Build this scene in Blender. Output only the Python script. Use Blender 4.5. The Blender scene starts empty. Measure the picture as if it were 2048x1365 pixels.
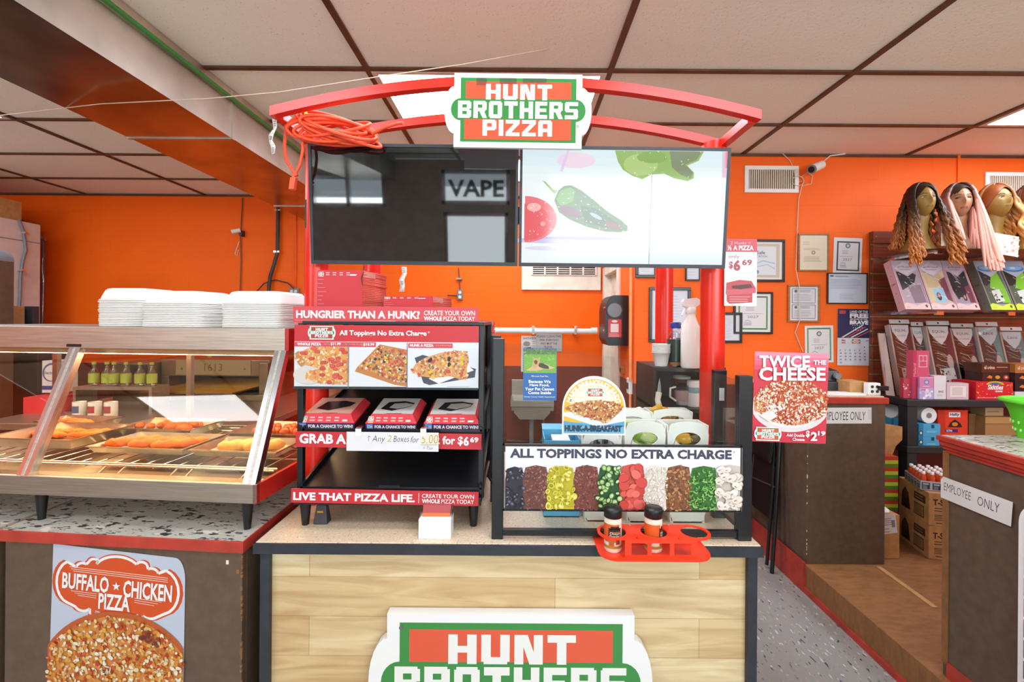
import bpy, math, random
from math import sin, cos, pi, radians
from mathutils import Vector, Matrix

COL = bpy.context.scene.collection
SC = bpy.context.scene
R = random.Random(11)

# ---------------------------------------------------------------- camera, world, exposure
F, CX, CY, CAMZ, TH = 897.0, 1036.0, 640.0, 1.56, radians(.42)   # focal length and principal point for a 2048x1365 frame
_cd = bpy.data.cameras.new('camera'); _cam = bpy.data.objects.new('camera', _cd); COL.objects.link(_cam)
_cd.sensor_width = 36.0; _cd.lens = F / 2048 * 36.0; _cd.clip_start = .02
_cd.shift_x = (1024 - CX) / 2048; _cd.shift_y = (CY - 682.5) / 2048
_cam.matrix_world = Matrix.Translation((0, 0, CAMZ)) @ Matrix.Rotation(pi/2, 4, 'X') @ Matrix.Rotation(TH, 4, 'Z')
SC.camera = _cam
SC.view_settings.view_transform = 'Standard'; SC.view_settings.look = 'None'
SC.view_settings.exposure = 0.53; SC.view_settings.gamma = 1.0
try: SC.view_settings.use_curve_mapping = False
except Exception: pass
SC.cycles.max_bounces = 8; SC.cycles.transparent_max_bounces = 16
SC.cycles.sample_clamp_indirect = 6.0
SC.cycles.use_denoising = True
_w = bpy.data.worlds.new('World'); SC.world = _w; _w.use_nodes = True
_w.node_tree.nodes['Background'].inputs[0].default_value = (.80, .90, 1.0, 1)
_w.node_tree.nodes['Background'].inputs[1].default_value = 2.2

def area(name, loc, size, power, color=(1, 1, 1), rot=(0, 0, 0), spread=pi):
    l = bpy.data.lights.new(name, 'AREA'); l.shape = 'RECTANGLE'; l.size, l.size_y = size
    l.energy = power; l.color = color; l.spread = spread
    o = bpy.data.objects.new(name, l); COL.objects.link(o); o.location = loc; o.rotation_euler = rot
    return o
# daylight through the shop front behind the photographer; two of its windows are added
area('window_daylight', (-2.25, -3.16, 2.17), (.95, .36), 12, (.93, .97, 1.0), (pi/2, 0, 0))
area('window_daylight', (-4.25, -3.16, 2.3), (2.0, .76), 40, (.95, .98, 1.0), (pi/2, 0, 0))  # window added to brighten the orange back wall and hot case
area('door_daylight', (-.57, -3.16, 1.3), (.84, 2.4), 22, (.93, .97, 1.0), (pi/2, 0, 0))
area('window_daylight', (2.32, -3.16, 2.12), (3.9, .95), 92, (.93, .97, 1.0), (pi/2, 0, 0))  # wide window added as fill from the front

# ---------------------------------------------------------------- pixel helpers (photo frame 2048x1365)
CT, ST = cos(TH), sin(TH)
def ray(px, py):
    dx, dy = px - CX, py - CY
    return (CT*dx + ST*dy) / F, -(-ST*dx + CT*dy) / F
def at(px, py, Y):
    u, v = ray(px, py); return Vector((u*Y, Y, CAMZ + v*Y))
def on_z(px, py, z):
    u, v = ray(px, py); Y = (z - CAMZ)/v; return Vector((u*Y, Y, z))
def on_x(px, py, X):
    u, v = ray(px, py); Y = X/u; return Vector((X, Y, CAMZ + v*Y))

# ---------------------------------------------------------------- materials
def lin(h):
    h = h.lstrip('#'); o = []
    for k in (0, 2, 4):
        c = int(h[k:k+2], 16)/255
        o.append(c/12.92 if c <= .04045 else ((c+.055)/1.055)**2.4)
    return tuple(o)
MATS = {}
def nodes(name):
    m = bpy.data.materials.new(name); m.use_nodes = True
    nt = m.node_tree; return m, nt, nt.nodes['Principled BSDF']
def mat(key, hexc, rough=.5, metal=0.0, var=.08, scale=9.0, bump=0.0, bscale=80.0, spec=.5, stretch=(1, 1, 1), second=None, lo=.35, hi=.65):
    m, nt, b = nodes(key); N, L = nt.nodes, nt.links
    tc = N.new('ShaderNodeTexCoord'); mp = N.new('ShaderNodeMapping'); mp.inputs['Scale'].default_value = stretch
    L.new(tc.outputs['Object'], mp.inputs[0])
    nz = N.new('ShaderNodeTexNoise'); nz.inputs['Scale'].default_value = scale; nz.inputs['Detail'].default_value = 5
    L.new(mp.outputs[0], nz.inputs['Vector'])
    cr = N.new('ShaderNodeValToRGB'); e = cr.color_ramp.elements
    c = lin(hexc); c2 = lin(second) if second else tuple(x*(1-var*2) for x in c)
    c1 = c if second else tuple(min(1, x*(1+var)) for x in c)
    e[0].position, e[1].position = lo, hi
    e[0].color = (*c2, 1); e[1].color = (*c1, 1)
    L.new(nz.outputs['Fac'], cr.inputs[0]); L.new(cr.outputs[0], b.inputs['Base Color'])
    b.inputs['Roughness'].default_value = rough; b.inputs['Metallic'].default_value = metal
    b.inputs['Specular IOR Level'].default_value = spec
    if bump:
        n2 = N.new('ShaderNodeTexNoise'); n2.inputs['Scale'].default_value = bscale; n2.inputs['Detail'].default_value = 3
        L.new(mp.outputs[0], n2.inputs['Vector'])
        bp = N.new('ShaderNodeBump'); bp.inputs['Strength'].default_value = bump; bp.inputs['Distance'].default_value = .004
        L.new(n2.outputs['Fac'], bp.inputs['Height']); L.new(bp.outputs[0], b.inputs['Normal'])
    MATS[key] = m; return m
def glass(key, hexc='#FFFFFF', gloss=.10, rough=.02):
    m, nt, b = nodes(key); N, L = nt.nodes, nt.links
    out = N['Material Output']; N.remove(b)
    tr = N.new('ShaderNodeBsdfTransparent'); tr.inputs[0].default_value = (*lin(hexc), 1)
    gl = N.new('ShaderNodeBsdfGlossy'); gl.inputs['Roughness'].default_value = rough
    lw = N.new('ShaderNodeFresnel'); ge = N.new('ShaderNodeNewGeometry'); mr = N.new('ShaderNodeMapRange'); mr.inputs['To Min'].default_value = 1.5; mr.inputs['To Max'].default_value = 1/1.5
    L.new(ge.outputs['Backfacing'], mr.inputs['Value']); L.new(mr.outputs[0], lw.inputs[0])
    ma = N.new('ShaderNodeMath'); ma.operation = 'MULTIPLY_ADD'; ma.inputs[1].default_value = .9; ma.inputs[2].default_value = gloss - .04; mx_ = 0
    mx = N.new('ShaderNodeMixShader'); L.new(lw.outputs[0], ma.inputs[0]); L.new(ma.outputs[0], mx.inputs[0])
    L.new(tr.outputs[0], mx.inputs[1]); L.new(gl.outputs[0], mx.inputs[2]); L.new(mx.outputs[0], out.inputs[0])
    MATS[key] = m
def artmat(key, rough=.45, emit=0.0, spec=.5, noise=0.0):
    m, nt, b = nodes(key); N, L = nt.nodes, nt.links
    a = N.new('ShaderNodeAttribute'); a.attribute_name = 'Col'
    L.new(a.outputs['Color'], b.inputs['Base Color']); b.inputs['Roughness'].default_value = rough
    b.inputs['Specular IOR Level'].default_value = spec
    if emit:
        b.inputs['Base Color'].default_value = (.02, .02, .02, 1)
        for l in list(L):
            if l.to_socket == b.inputs['Base Color']: L.remove(l)
        L.new(a.outputs['Color'], b.inputs['Emission Color']); b.inputs['Emission Strength'].default_value = emit
    MATS[key] = m
def emitter(key, hexc, strength):
    m, nt, b = nodes(key)
    b.inputs['Base Color'].default_value = (*lin(hexc), 1)
    b.inputs['Emission Color'].default_value = (*lin(hexc), 1); b.inputs['Emission Strength'].default_value = strength
    MATS[key] = m

# ---------------------------------------------------------------- mesh builder
class MB:
    def __init__(s): s.v, s.f, s.m, s.s, s.c = [], [], [], [], []
    def add(s, vs, fs, m, smooth=False, col=None):
        o = len(s.v); s.v += [Vector(p) for p in vs]
        for f in fs:
            s.f.append([i+o for i in f]); s.m.append(m); s.s.append(smooth); s.c.append(col)
        return s
    def box(s, x0, x1, y0, y1, z0, z1, m, col=None):
        v = [(x, y, z) for z in (z0, z1) for y in (y0, y1) for x in (x0, x1)]
        return s.add(v, [(0, 2, 3, 1), (4, 5, 7, 6), (0, 1, 5, 4), (2, 6, 7, 3), (0, 4, 6, 2), (1, 3, 7, 5)], m, False, col)
    def hexa(s, bot, top, m, col=None):          # two quads (counter-clockwise seen from above)
        return s.add(list(bot)+list(top), [(3, 2, 1, 0), (4, 5, 6, 7), (0, 1, 5, 4), (1, 2, 6, 5), (2, 3, 7, 6), (3, 0, 4, 7)], m, False, col)
    def cyl(s, a, b, r, m, n=16, r2=None, caps=True, smooth=True, col=None):
        a, b = Vector(a), Vector(b); r2 = r if r2 is None else r2
        d = (b-a).normalized(); u = d.orthogonal().normalized(); w = d.cross(u)
        vs = [a + (u*cos(2*pi*i/n) + w*sin(2*pi*i/n))*r for i in range(n)] + [b + (u*cos(2*pi*i/n) + w*sin(2*pi*i/n))*r2 for i in range(n)]
        s.add(vs, [(i, (i+1) % n, n+(i+1) % n, n+i) for i in range(n)], m, smooth, col)
        if caps: s.add(vs, [tuple(range(n-1, -1, -1)), tuple(range(n, 2*n))], m, False, col)
        return s
    def tube(s, pts, r, m, n=8, col=None, flat=1.0):
        pts = [Vector(p) for p in pts]; rs = r if isinstance(r, (list, tuple)) else [r]*len(pts)
        vs, fs, u = [], [], None
        for i, p in enumerate(pts):
            d = (pts[min(i+1, len(pts)-1)] - pts[max(i-1, 0)])
            d = d.normalized() if d.length > 1e-9 else Vector((0, 0, 1))
            if u is None: u = d.orthogonal().normalized()
            else:
                u = u - d*u.dot(d); u = u.normalized() if u.length > 1e-6 else d.orthogonal().normalized()
            w = d.cross(u)
            for k in range(n):
                vs.append(p + (u*cos(2*pi*k/n) + w*sin(2*pi*k/n)*flat)*rs[i])
        for i in range(len(pts)-1):
            for k in range(n): fs.append((i*n+k, i*n+(k+1) % n, (i+1)*n+(k+1) % n, (i+1)*n+k))
        s.add(vs, fs, m, True, col)
        s.add(vs[:n], [tuple(range(n-1, -1, -1))], m, False, col); s.add(vs[-n:], [tuple(range(n))], m, False, col)
        return s
    def lathe(s, prof, m, c=(0, 0, 0), n=24, col=None, sx=1.0, sy=1.0, power=None):
        vs, fs = [], []; k = len(prof)
        for (r, z) in prof:
            for i in range(n):
                a = 2*pi*i/n; ca, sa = cos(a), sin(a)
                if power:
                    ca = math.copysign(abs(ca)**power, ca); sa = math.copysign(abs(sa)**power, sa)
                vs.append((c[0]+r*ca*sx, c[1]+r*sa*sy, c[2]+z))
        for j in range(k-1):
            for i in range(n): fs.append((j*n+i, j*n+(i+1) % n, (j+1)*n+(i+1) % n, (j+1)*n+i))
        s.add(vs, fs, m, True, col)
        if prof[0][0] > 1e-6: s.add(vs[:n], [tuple(range(n-1, -1, -1))], m, False, col)
        if prof[-1][0] > 1e-6: s.add(vs[-n:], [tuple(range(n))], m, False, col)
        return s
    def ball(s, c, rx, ry, rz, m, n=12, col=None, fn=None):
        vs, fs = [], []; h = max(6, n//2+1)
        for j in range(h+1):
            t = pi*j/h
            for i in range(n):
                a = 2*pi*i/n; p = Vector((sin(t)*cos(a), sin(t)*sin(a), cos(t)))
                if fn: p = fn(p)
                vs.append((c[0]+p.x*rx, c[1]+p.y*ry, c[2]+p.z*rz))
        for j in range(h):
            for i in range(n): fs.append((j*n+i, (j+1)*n+i, (j+1)*n+(i+1) % n, j*n+(i+1) % n))
        return s.add(vs, fs, m, True, col)
    def prism(s, poly, y0, y1, m, col=None, smooth=False):     # poly in (x, z), extruded along y; counter-clockwise seen from -y
        n = len(poly); vs = [(x, y0, z) for x, z in poly] + [(x, y1, z) for x, z in poly]
        s.add(vs, [tuple(range(n)), tuple(range(2*n-1, n-1, -1))], m, False, col)
        return s.add(vs, [(i, n+i, n+(i+1) % n, (i+1) % n) for i in range(n)], m, smooth, col)
    def grid(s, P, m, col=None, smooth=True):                  # P[j][i] points
        h, w = len(P), len(P[0]); vs = [p for row in P for p in row]
        return s.add(vs, [(j*w+i, j*w+i+1, (j+1)*w+i+1, (j+1)*w+i) for j in range(h-1) for i in range(w-1)], m, smooth, col)
    def quad(s, a, b, c, d, m, col=None): return s.add([a, b, c, d], [(0, 1, 2, 3)], m, False, col)
    def xf(s, M): s.v = [M @ p for p in s.v]; return s
    def merge(s, o, M=None):
        k = len(s.v); s.v += [(M @ p if M else p.copy()) for p in o.v]
        s.f += [[i+k for i in f] for f in o.f]; s.m += o.m; s.s += o.s; s.c += o.c; return s
    def build(s, name, parent=None, org=None, local=False, bevel=0.0, rot=None, solid=0.0):
        """one mesh object; verts are world coordinates unless local."""
        me = bpy.data.meshes.new(name)
        if org is None:
            if parent is not None: org = Vector((0, 0, 0)) if local else Vector(parent['_o'])
            elif local: org = Vector((0, 0, 0))
            else:
                xs = [p.x for p in s.v]; ys = [p.y for p in s.v]; zs = [p.z for p in s.v]
                org = Vector(((min(xs)+max(xs))/2, (min(ys)+max(ys))/2, min(zs)))
        org = Vector(org)
        vs = s.v if local else [p-org for p in s.v]
        me.from_pydata([tuple(p) for p in vs], [], s.f)
        keys = list(dict.fromkeys(s.m))
        for k in keys: me.materials.append(MATS[k])
        me.polygons.foreach_set('material_index', [keys.index(k) for k in s.m])
        me.polygons.foreach_set('use_smooth', s.s)
        if any(c is not None for c in s.c):
            a = me.color_attributes.new('Col', 'FLOAT_COLOR', 'CORNER'); buf = []
            for f, c in zip(s.f, s.c):
                c = (*[q*(1.0 if s.m[0] == 'screen' else .77) for q in lin(c)], 1.0) if isinstance(c, str) else ((.5, .5, .5, 1.0) if c is None else (*c, 1.0))
                buf += list(c)*len(f)
            a.data.foreach_set('color', buf)
        me.update()
        o = bpy.data.objects.new(name, me); COL.objects.link(o)
        if parent is not None:
            o.parent = parent; o['_o'] = list(org) if not local else [0, 0, 0]
        else:
            o.location = org; o['_o'] = list(org) if not local else [0, 0, 0]
        if rot is not None: o.rotation_euler = rot
        if bevel:
            b = o.modifiers.new('edge', 'BEVEL'); b.width = bevel; b.segments = 2; b.limit_method = 'ANGLE'; b.angle_limit = radians(40)
        if solid:
            b = o.modifiers.new('shell', 'SOLIDIFY'); b.thickness = solid
        return o

def tag(o, label, cat, group=None, kind=None):
    o['label'] = label; o['category'] = cat
    if group: o['group'] = group
    if kind: o['kind'] = kind
    return o
def thing(name, label, cat, loc, group=None, rotz=0.0):
    o = bpy.data.objects.new(name, None); COL.objects.link(o); o.location = loc; o.empty_display_size = .05
    o.rotation_euler = (0, 0, rotz); o['_o'] = list(loc)
    return tag(o, label, cat, group)
def structure(o): o['kind'] = 'structure'; return o
def dup(root, loc, label=None, rot=None, group=None):
    r = root.copy(); COL.objects.link(r); r.location = loc
    if rot is not None: r.rotation_euler = rot
    if label: r['label'] = label
    if group: r['group'] = group
    for ch in list(root.children):
        c = ch.copy(); COL.objects.link(c); c.parent = r
        for g in list(ch.children):
            d = g.copy(); COL.objects.link(d); d.parent = c
    return r

# ---------------------------------------------------------------- flat printed work: lettering, shapes, food pictures
_TXT = {}
def text_mesh(t, bold=0.0, shear=0.0):
    k = (t, bold, shear)
    if k not in _TXT:
        cu = bpy.data.curves.new('lettering', 'FONT'); cu.body = t; cu.offset = bold; cu.shear = shear; cu.resolution_u = 2
        ob = bpy.data.objects.new('lettering', cu); me = bpy.data.meshes.new_from_object(ob)
        vs = [(p.co.x, p.co.y) for p in me.vertices]; fs = [tuple(p.vertices) for p in me.polygons]
        bpy.data.objects.remove(ob); bpy.data.curves.remove(cu); bpy.data.meshes.remove(me)
        _TXT[k] = (vs, fs)
    return _TXT[k]
BLOCK = {   # squared block capitals as boxes (x0,y0,x1,y1) and polygons on a 6 x 7 grid
 'H': (6, [(0, 0, 2, 7), (4, 0, 6, 7), (2, 2.7, 4, 4.3)]),
 'U': (6, [(0, .6, 2, 7), (4, .6, 6, 7), (.5, 0, 5.5, 1.7)]),
 'N': (6, [(0, 0, 1.9, 7), (4.1, 0, 6, 7), [(1.2, 7), (4.8, 0), (4.8, 0), (2.9, 0), (4.8, 0), (3.1, 7)][:0] or [(1.0, 7), (3.2, 0), (5.0, 0), (2.8, 7)]]),
 'T': (6, [(0, 5.2, 6, 7), (2, 0, 4, 7)]),
 'B': (6, [(0, 0, 2, 7), (2, 0, 5.4, 1.5), (2, 2.8, 5.2, 4.2), (2, 5.5, 5.4, 7), (4, .5, 6, 3.2), (4, 3.8, 6, 6.5)]),
 'R': (6, [(0, 0, 2, 7), (2, 5.5, 5.4, 7), (4, 3.4, 6, 6.5), (2, 2.8, 5.4, 4.2), [(2.6, 3), (4.2, 0), (6.2, 0), (4.8, 3)]]),
 'O': (6, [(0, .6, 2, 6.4), (4, .6, 6, 6.4), (.5, 0, 5.5, 1.6), (.5, 5.4, 5.5, 7)]),
 'E': (5.4, [(0, 0, 2, 7), (2, 0, 5.4, 1.6), (2, 2.8, 5, 4.2), (2, 5.4, 5.4, 7)]),
 'S': (6, [(.4, 5.4, 6, 7), (0, 3.3, 2, 6.5), (.4, 2.8, 5.6, 4.2), (4, .5, 6, 3.7), (0, 0, 5.6, 1.6)]),
 'P': (6, [(0, 0, 2, 7), (2, 5.5, 5.4, 7), (4, 3, 6, 6.5), (2, 2.4, 5.4, 3.9)]),
 'I': (2, [(0, 0, 2, 7)]),
 'Z': (6, [(0, 5.4, 6, 7), (0, 0, 6, 1.6), [(0, 1.6), (2.4, 1.6), (6, 5.4), (3.6, 5.4)]]),
 'A': (6, [(0, 0, 2, 6.4), (4, 0, 6, 6.4), (.5, 5.4, 5.5, 7), (2, 1.9, 4, 3.4)])}
def inside(poly, x, y):
    r = False; j = len(poly)-1
    for i in range(len(poly)):
        if (poly[i][1] > y) != (poly[j][1] > y) and x < (poly[j][0]-poly[i][0])*(y-poly[i][1])/(poly[j][1]-poly[i][1])+poly[i][0]: r = not r
        j = i
    return r
class Art:
    """flat print; shapes are given in photo pixels inside the box x0,y0,x1,y1 and laid out at px*sc metres."""
    def __init__(s, x0, y0, x1, y1, Y=None, sc=None, base='#FFFFFF', th=.0015, m='art', outline=None, step=.00012, back=None, poly=None):
        s.x0, s.y1, s.sc, s.m, s.th, s.step = x0, y1, sc if sc else Y/F, m, th, step
        s.Y = Y; s.k = th; s.mb = MB(); s.px = (x0, y0, x1, y1)
        if outline is None: outline = [(x0, y1), (x1, y1), (x1, y0), (x0, y0)]
        if base: s.mb.prism([s.p(*q) for q in outline], -th, 0, back or m, base)
    def p(s, x, y): return ((x-s.x0)*s.sc, (s.y1-y)*s.sc)
    def poly(s, pts, col, up=True, step=None):
        if up: s.k += step if step else s.step
        q = [s.p(*a) for a in pts]
        ar = sum(q[i-1][0]*q[i][1]-q[i][0]*q[i-1][1] for i in range(len(q)))
        if ar < 0: q = q[::-1]
        s.mb.add([(a, -s.k, b) for a, b in q], [tuple(range(len(q)))], s.m, False, col); return s
    def rect(s, x0, y0, x1, y1, col, up=True): return s.poly([(x0, y0), (x1, y0), (x1, y1), (x0, y1)], col, up)
    def ell(s, cx, cy, rx, ry, col, n=28, a0=0, a1=2*pi, up=True, rot=0.0, step=None):
        P = []
        for i in range(n):
            a = a0+(a1-a0)*i/(n if a1-a0 > 6.28 else n-1); ex, ey = rx*cos(a), ry*sin(a)
            P.append((cx+ex*cos(rot)-ey*sin(rot), cy+ex*sin(rot)+ey*cos(rot)))
        return s.poly(P, col, up, step)
    def ring(s, cx, cy, rx, ry, w, col, hole, n=12, rot=0):
        s.ell(cx, cy, rx, ry, col, n, rot=rot, step=4e-6); s.ell(cx, cy, rx-w, ry-w, hole, n, rot=rot, step=4e-6); return s
    def line(s, pts, w, col):
        s.k += s.step
        for (a, b), (c, d) in zip(pts, pts[1:]):
            L = math.hypot(c-a, d-b) or 1; nx, ny = -(d-b)/L*w/2, (c-a)/L*w/2
            s.poly([(a+nx, b+ny), (c+nx, d+ny), (c-nx, d-ny), (a-nx, b-ny)], col, up=False)
        return s
    def text(s, t, x0, y0, x1, y1, col, bold=.02, shear=0.0, rot=0.0, arc=None):
        vs, fs = text_mesh(t, bold, shear); s.k += s.step
        ax, bx = min(v[0] for v in vs), max(v[0] for v in vs); ay, by = min(v[1] for v in vs), max(v[1] for v in vs)
        out = []
        for (x, y) in vs:
            u = x0+(x-ax)/(bx-ax)*(x1-x0); v = y1-(y-ay)/(by-ay)*(y1-y0)
            if rot:
                mx, my = (x0+x1)/2, (y0+y1)/2; u, v = mx+(u-mx)*cos(rot)-(v-my)*sin(rot), my+(u-mx)*sin(rot)+(v-my)*cos(rot)
            if arc:                      # bend round a centre: (cx, cy)
                cx, cy, rad = arc; a = (u-cx)/rad; rr = rad + ((y0+y1)/2 - v); u, v = cx+rr*sin(a), cy-rr*cos(a)
            out.append((*s.p(u, v),))
        s.mb.add([(a, -s.k, b) for a, b in out], fs, s.m, False, col); return s
    def block(s, t, x0, y0, x1, y1, col, gap=1.0):
        s.k += s.step; W = sum(BLOCK[c][0] for c in t)+gap*(len(t)-1); x = 0
        kx, ky = (x1-x0)/W, (y1-y0)/7
        for c in t:
            w, sh = BLOCK[c]
            for i, q in enumerate(sh):
                P = q if isinstance(q, list) else [(q[0], q[1]), (q[2], q[1]), (q[2], q[3]), (q[0], q[3])]
                s.poly([(x0+(x+a)*kx, y1-b*ky) for a, b in P], col, up=False); s.k += 2e-6
            x += w+gap
        return s
    def lines(s, x0, y0, x1, y1, n, col, w=.6, ragged=.3):
        s.k += s.step
        for i in range(n):
            y = y0+(y1-y0)*i/max(1, n-1); s.poly([(x0, y-w), (x1-R.random()*ragged*(x1-x0), y-w), (x1-R.random()*.02*(x1-x0), y+w), (x0, y+w)][:1]+[(x1-R.random()*ragged*(x1-x0), y-w)]*1+[(x1-ragged*.5*(x1-x0), y+w), (x0, y+w)], col, up=False)
        return s
    def blobs(s, shape, n, r0, r1, cols, aspect=1.0, sides=6, step=3e-6):
        """irregular patches scattered inside a polygon (pictures of toppings, cheese, meat)."""
        xs = [a for a, _ in shape]; ys = [b for _, b in shape]; s.k += step; c = 0; g = 0
        while c < n and g < n*20:
            g += 1; x, y = R.uniform(min(xs), max(xs)), R.uniform(min(ys), max(ys))
            if not inside(shape, x, y): continue
            c += 1; r = R.uniform(r0, r1); t = R.random()*pi; P = []
            for i in range(sides):
                a = 2*pi*i/sides; q = r*R.uniform(.7, 1.25); ex, ey = q*cos(a), q*sin(a)*R.uniform(aspect*.8, aspect)
                P.append((x+ex*cos(t)-ey*sin(t), y+ex*sin(t)+ey*cos(t)))
            s.poly(P, R.choice(cols), True, step)
        return s
    def logo(s, x0, y0, x1, y1, white='#FFFFFF', red='#E4573A', green='#3E8E4A', plate=True):
        """block lettered three line emblem; x0..x1 spans the side bulges."""
        kx, ky = (x1-x0)/292, (y1-y0)/147
        q = lambda x, y: (x0+x*kx, y0+y*ky)
        if plate: s.poly([q(*a) for a in LOGO_OUT], white)
        s.poly([q(*a) for a in LOGO_GREEN], green)
        for a in ((42, 16, 251, 50), (40, 91, 251, 131)): s.rect(*q(a[0], a[1]), *q(a[2], a[3]), red)
        for t, a in (('HUNT', (82, 21, 213, 52)), ('BROTHERS', (27, 55, 265, 89)), ('PIZZA', (76, 92, 214, 124))):
            s.block(t, *q(a[0], a[1]), *q(a[2], a[3]), white, gap=1.0)
        return s
    def place(s, name, parent=None, loc=None, rot=None, label=None, cat=None, group=None):
        if loc is None: loc = at(s.x0, s.y1, s.Y)
        o = s.mb.build(name, local=True)
        if parent is not None:
            o.parent = parent; o.location = Vector(loc)-Vector(parent['_o'])
        else: o.location = loc
        o['_o'] = list(loc)
        if rot is not None: o.rotation_euler = rot
        if label: tag(o, label, cat, group)
        return o
def _bulge(w0, w1, t, b, cy, ry, ext):
    L = [(w0, t), (w1, t), (w1, cy-ry)]
    L += [(w1+ext*sin(pi*i/12), cy-ry*cos(pi*i/12)) for i in range(1, 12)]
    L += [(w1, cy+ry), (w1, b), (w0, b), (w0, cy+ry)]
    L += [(w0-ext*sin(pi*i/12), cy+ry*cos(pi*i/12)) for i in range(1, 12)]
    return L + [(w0, cy-ry)]
LOGO_OUT = _bulge(19, 273, 0, 147, 73, 47, 19)
LOGO_OUT = [(x, y) for x, y in LOGO_OUT]
LOGO_GREEN = _bulge(32, 261, 9, 136, 72, 22, 19)

# ---------------------------------------------------------------- the palette
artmat('art', .45); artmat('art_gloss', .18); artmat('art_matte', .8, spec=.2); artmat('screen', .1, emit=.65)
mat('red_paint', '#E02A1A', .28, var=.04); mat('black_metal', '#16181C', .35, var=.1); mat('black_plastic', '#101114', .4, var=.1)
mat('navy_edge', '#2B3038', .45, var=.12, scale=20); mat('white_plastic', '#E8E8E4', .35, var=.02); mat('cream_paint', '#E4DAC8', .5, var=.06)
mat('steel', '#BFBCB1', .42, 1.0, var=.08, scale=6, stretch=(1, 30, 30)); mat('alu', '#C9CACC', .24, 1.0, var=.05)
mat('chrome', '#DADADA', .12, 1.0, var=.03); mat('galv', '#CFC9BE', .46, 1.0, var=.12, scale=3, bump=.1, bscale=8); mat('galv_smooth', '#B5A590', .24, 1.0, var=.2, scale=2.5, bump=.06, bscale=8)
mat('brown_laminate', '#5E4C3D', .5, var=.08, scale=30); mat('red_trim', '#B23A2C', .4, var=.1, scale=14)
mat('cardboard', '#B98A55', .8, var=.08, scale=25); mat('paper', '#E6E6E3', .7, var=.02); mat('foam', '#DFDEDA', .55, var=.015)
mat('orange_cord', '#F2522A', .45, var=.05); mat('green_conduit', '#2F8A3E', .4, var=.06); mat('cream_wire', '#D8C7AE', .5, var=.05)
mat('dark_grey', '#34353A', .5, var=.1); mat('mid_grey', '#777C82', .5, var=.06); mat('gold', '#C79B3A', .35, .8)
glass('clear_glass', '#F8FBFA', .035); glass('case_glass', '#FBF3E6', .04); glass('bag_film', '#F6F6F6', .045, .05); glass('clear_plastic', '#EEF1F4', .14, .08)
# ================================================================ the room
CH = 2.824                       # ceiling height
GX = [-.772+1.2295*k for k in range(-4, 5)]; GY = [2.268+.61*k for k in range(-9, 5)]
XL, XR, YF, YB, YW, XW = -5.6, 4.9, -3.0, 4.61, 3.38, .88
def block_wall(key, up, low, zline):
    m, nt, b = nodes(key); N, L = nt.nodes, nt.links
    g = N.new('ShaderNodeNewGeometry'); sp = N.new('ShaderNodeSeparateXYZ'); L.new(g.outputs['Position'], sp.inputs[0])
    ad = N.new('ShaderNodeMath'); L.new(sp.outputs['X'], ad.inputs[0]); L.new(sp.outputs['Y'], ad.inputs[1])
    cb = N.new('ShaderNodeCombineXYZ'); L.new(ad.outputs[0], cb.inputs[0]); L.new(sp.outputs['Z'], cb.inputs[1])
    br = N.new('ShaderNodeTexBrick'); br.inputs['Scale'].default_value = 1.0
    for k, v in (('Brick Width', .406), ('Row Height', .203), ('Mortar Size', .004), ('Mortar Smooth', .6)): br.inputs[k].default_value = v
    L.new(cb.outputs[0], br.inputs['Vector'])
    nz = N.new('ShaderNodeTexNoise'); nz.inputs['Scale'].default_value = 3; nz.inputs['Detail'].default_value = 6; L.new(g.outputs['Position'], nz.inputs['Vector'])
    gt = N.new('ShaderNodeMath'); gt.operation = 'GREATER_THAN'; gt.inputs[1].default_value = zline; L.new(sp.outputs['Z'], gt.inputs[0])
    def two(c, d):
        x = N.new('ShaderNodeMix'); x.data_type = 'RGBA'; x.inputs['A'].default_value = (*lin(c), 1); x.inputs['B'].default_value = (*lin(d), 1)
        L.new(nz.outputs['Fac'], x.inputs['Factor']); return x.outputs['Result']
    mx = N.new('ShaderNodeMix'); mx.data_type = 'RGBA'; L.new(gt.outputs[0], mx.inputs['Factor']); L.new(two(*low), mx.inputs['A']); L.new(two(*up), mx.inputs['B'])
    L.new(mx.outputs['Result'], b.inputs['Base Color']); b.inputs['Roughness'].default_value = .55; b.inputs['Specular IOR Level'].default_value = .22
    n2 = N.new('ShaderNodeTexNoise'); n2.inputs['Scale'].default_value = 60; L.new(g.outputs['Position'], n2.inputs['Vector'])
    sm = N.new('ShaderNodeMath'); sm.operation = 'MULTIPLY_ADD'; sm.inputs[1].default_value = -2.0; L.new(br.outputs['Fac'], sm.inputs[0]); L.new(n2.outputs['Fac'], sm.inputs[2])
    bp = N.new('ShaderNodeBump'); bp.inputs['Strength'].default_value = .25; bp.inputs['Distance'].default_value = .003
    L.new(sm.outputs[0], bp.inputs['Height']); L.new(bp.outputs[0], b.inputs['Normal'])
    MATS[key] = m
block_wall('orange_block', ('#F4610A', '#FB6C0E'), ('#6A2F22', '#7C3A2B'), 1.085)
block_wall('orange_wall', ('#EE6018', '#F66E22'), ('#6A2F22', '#7C3A2B'), 1.085)
mat('front_wall', '#E6D8C6', .6); mat('tbar', '#5A3A26', .5, var=.15)
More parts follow.
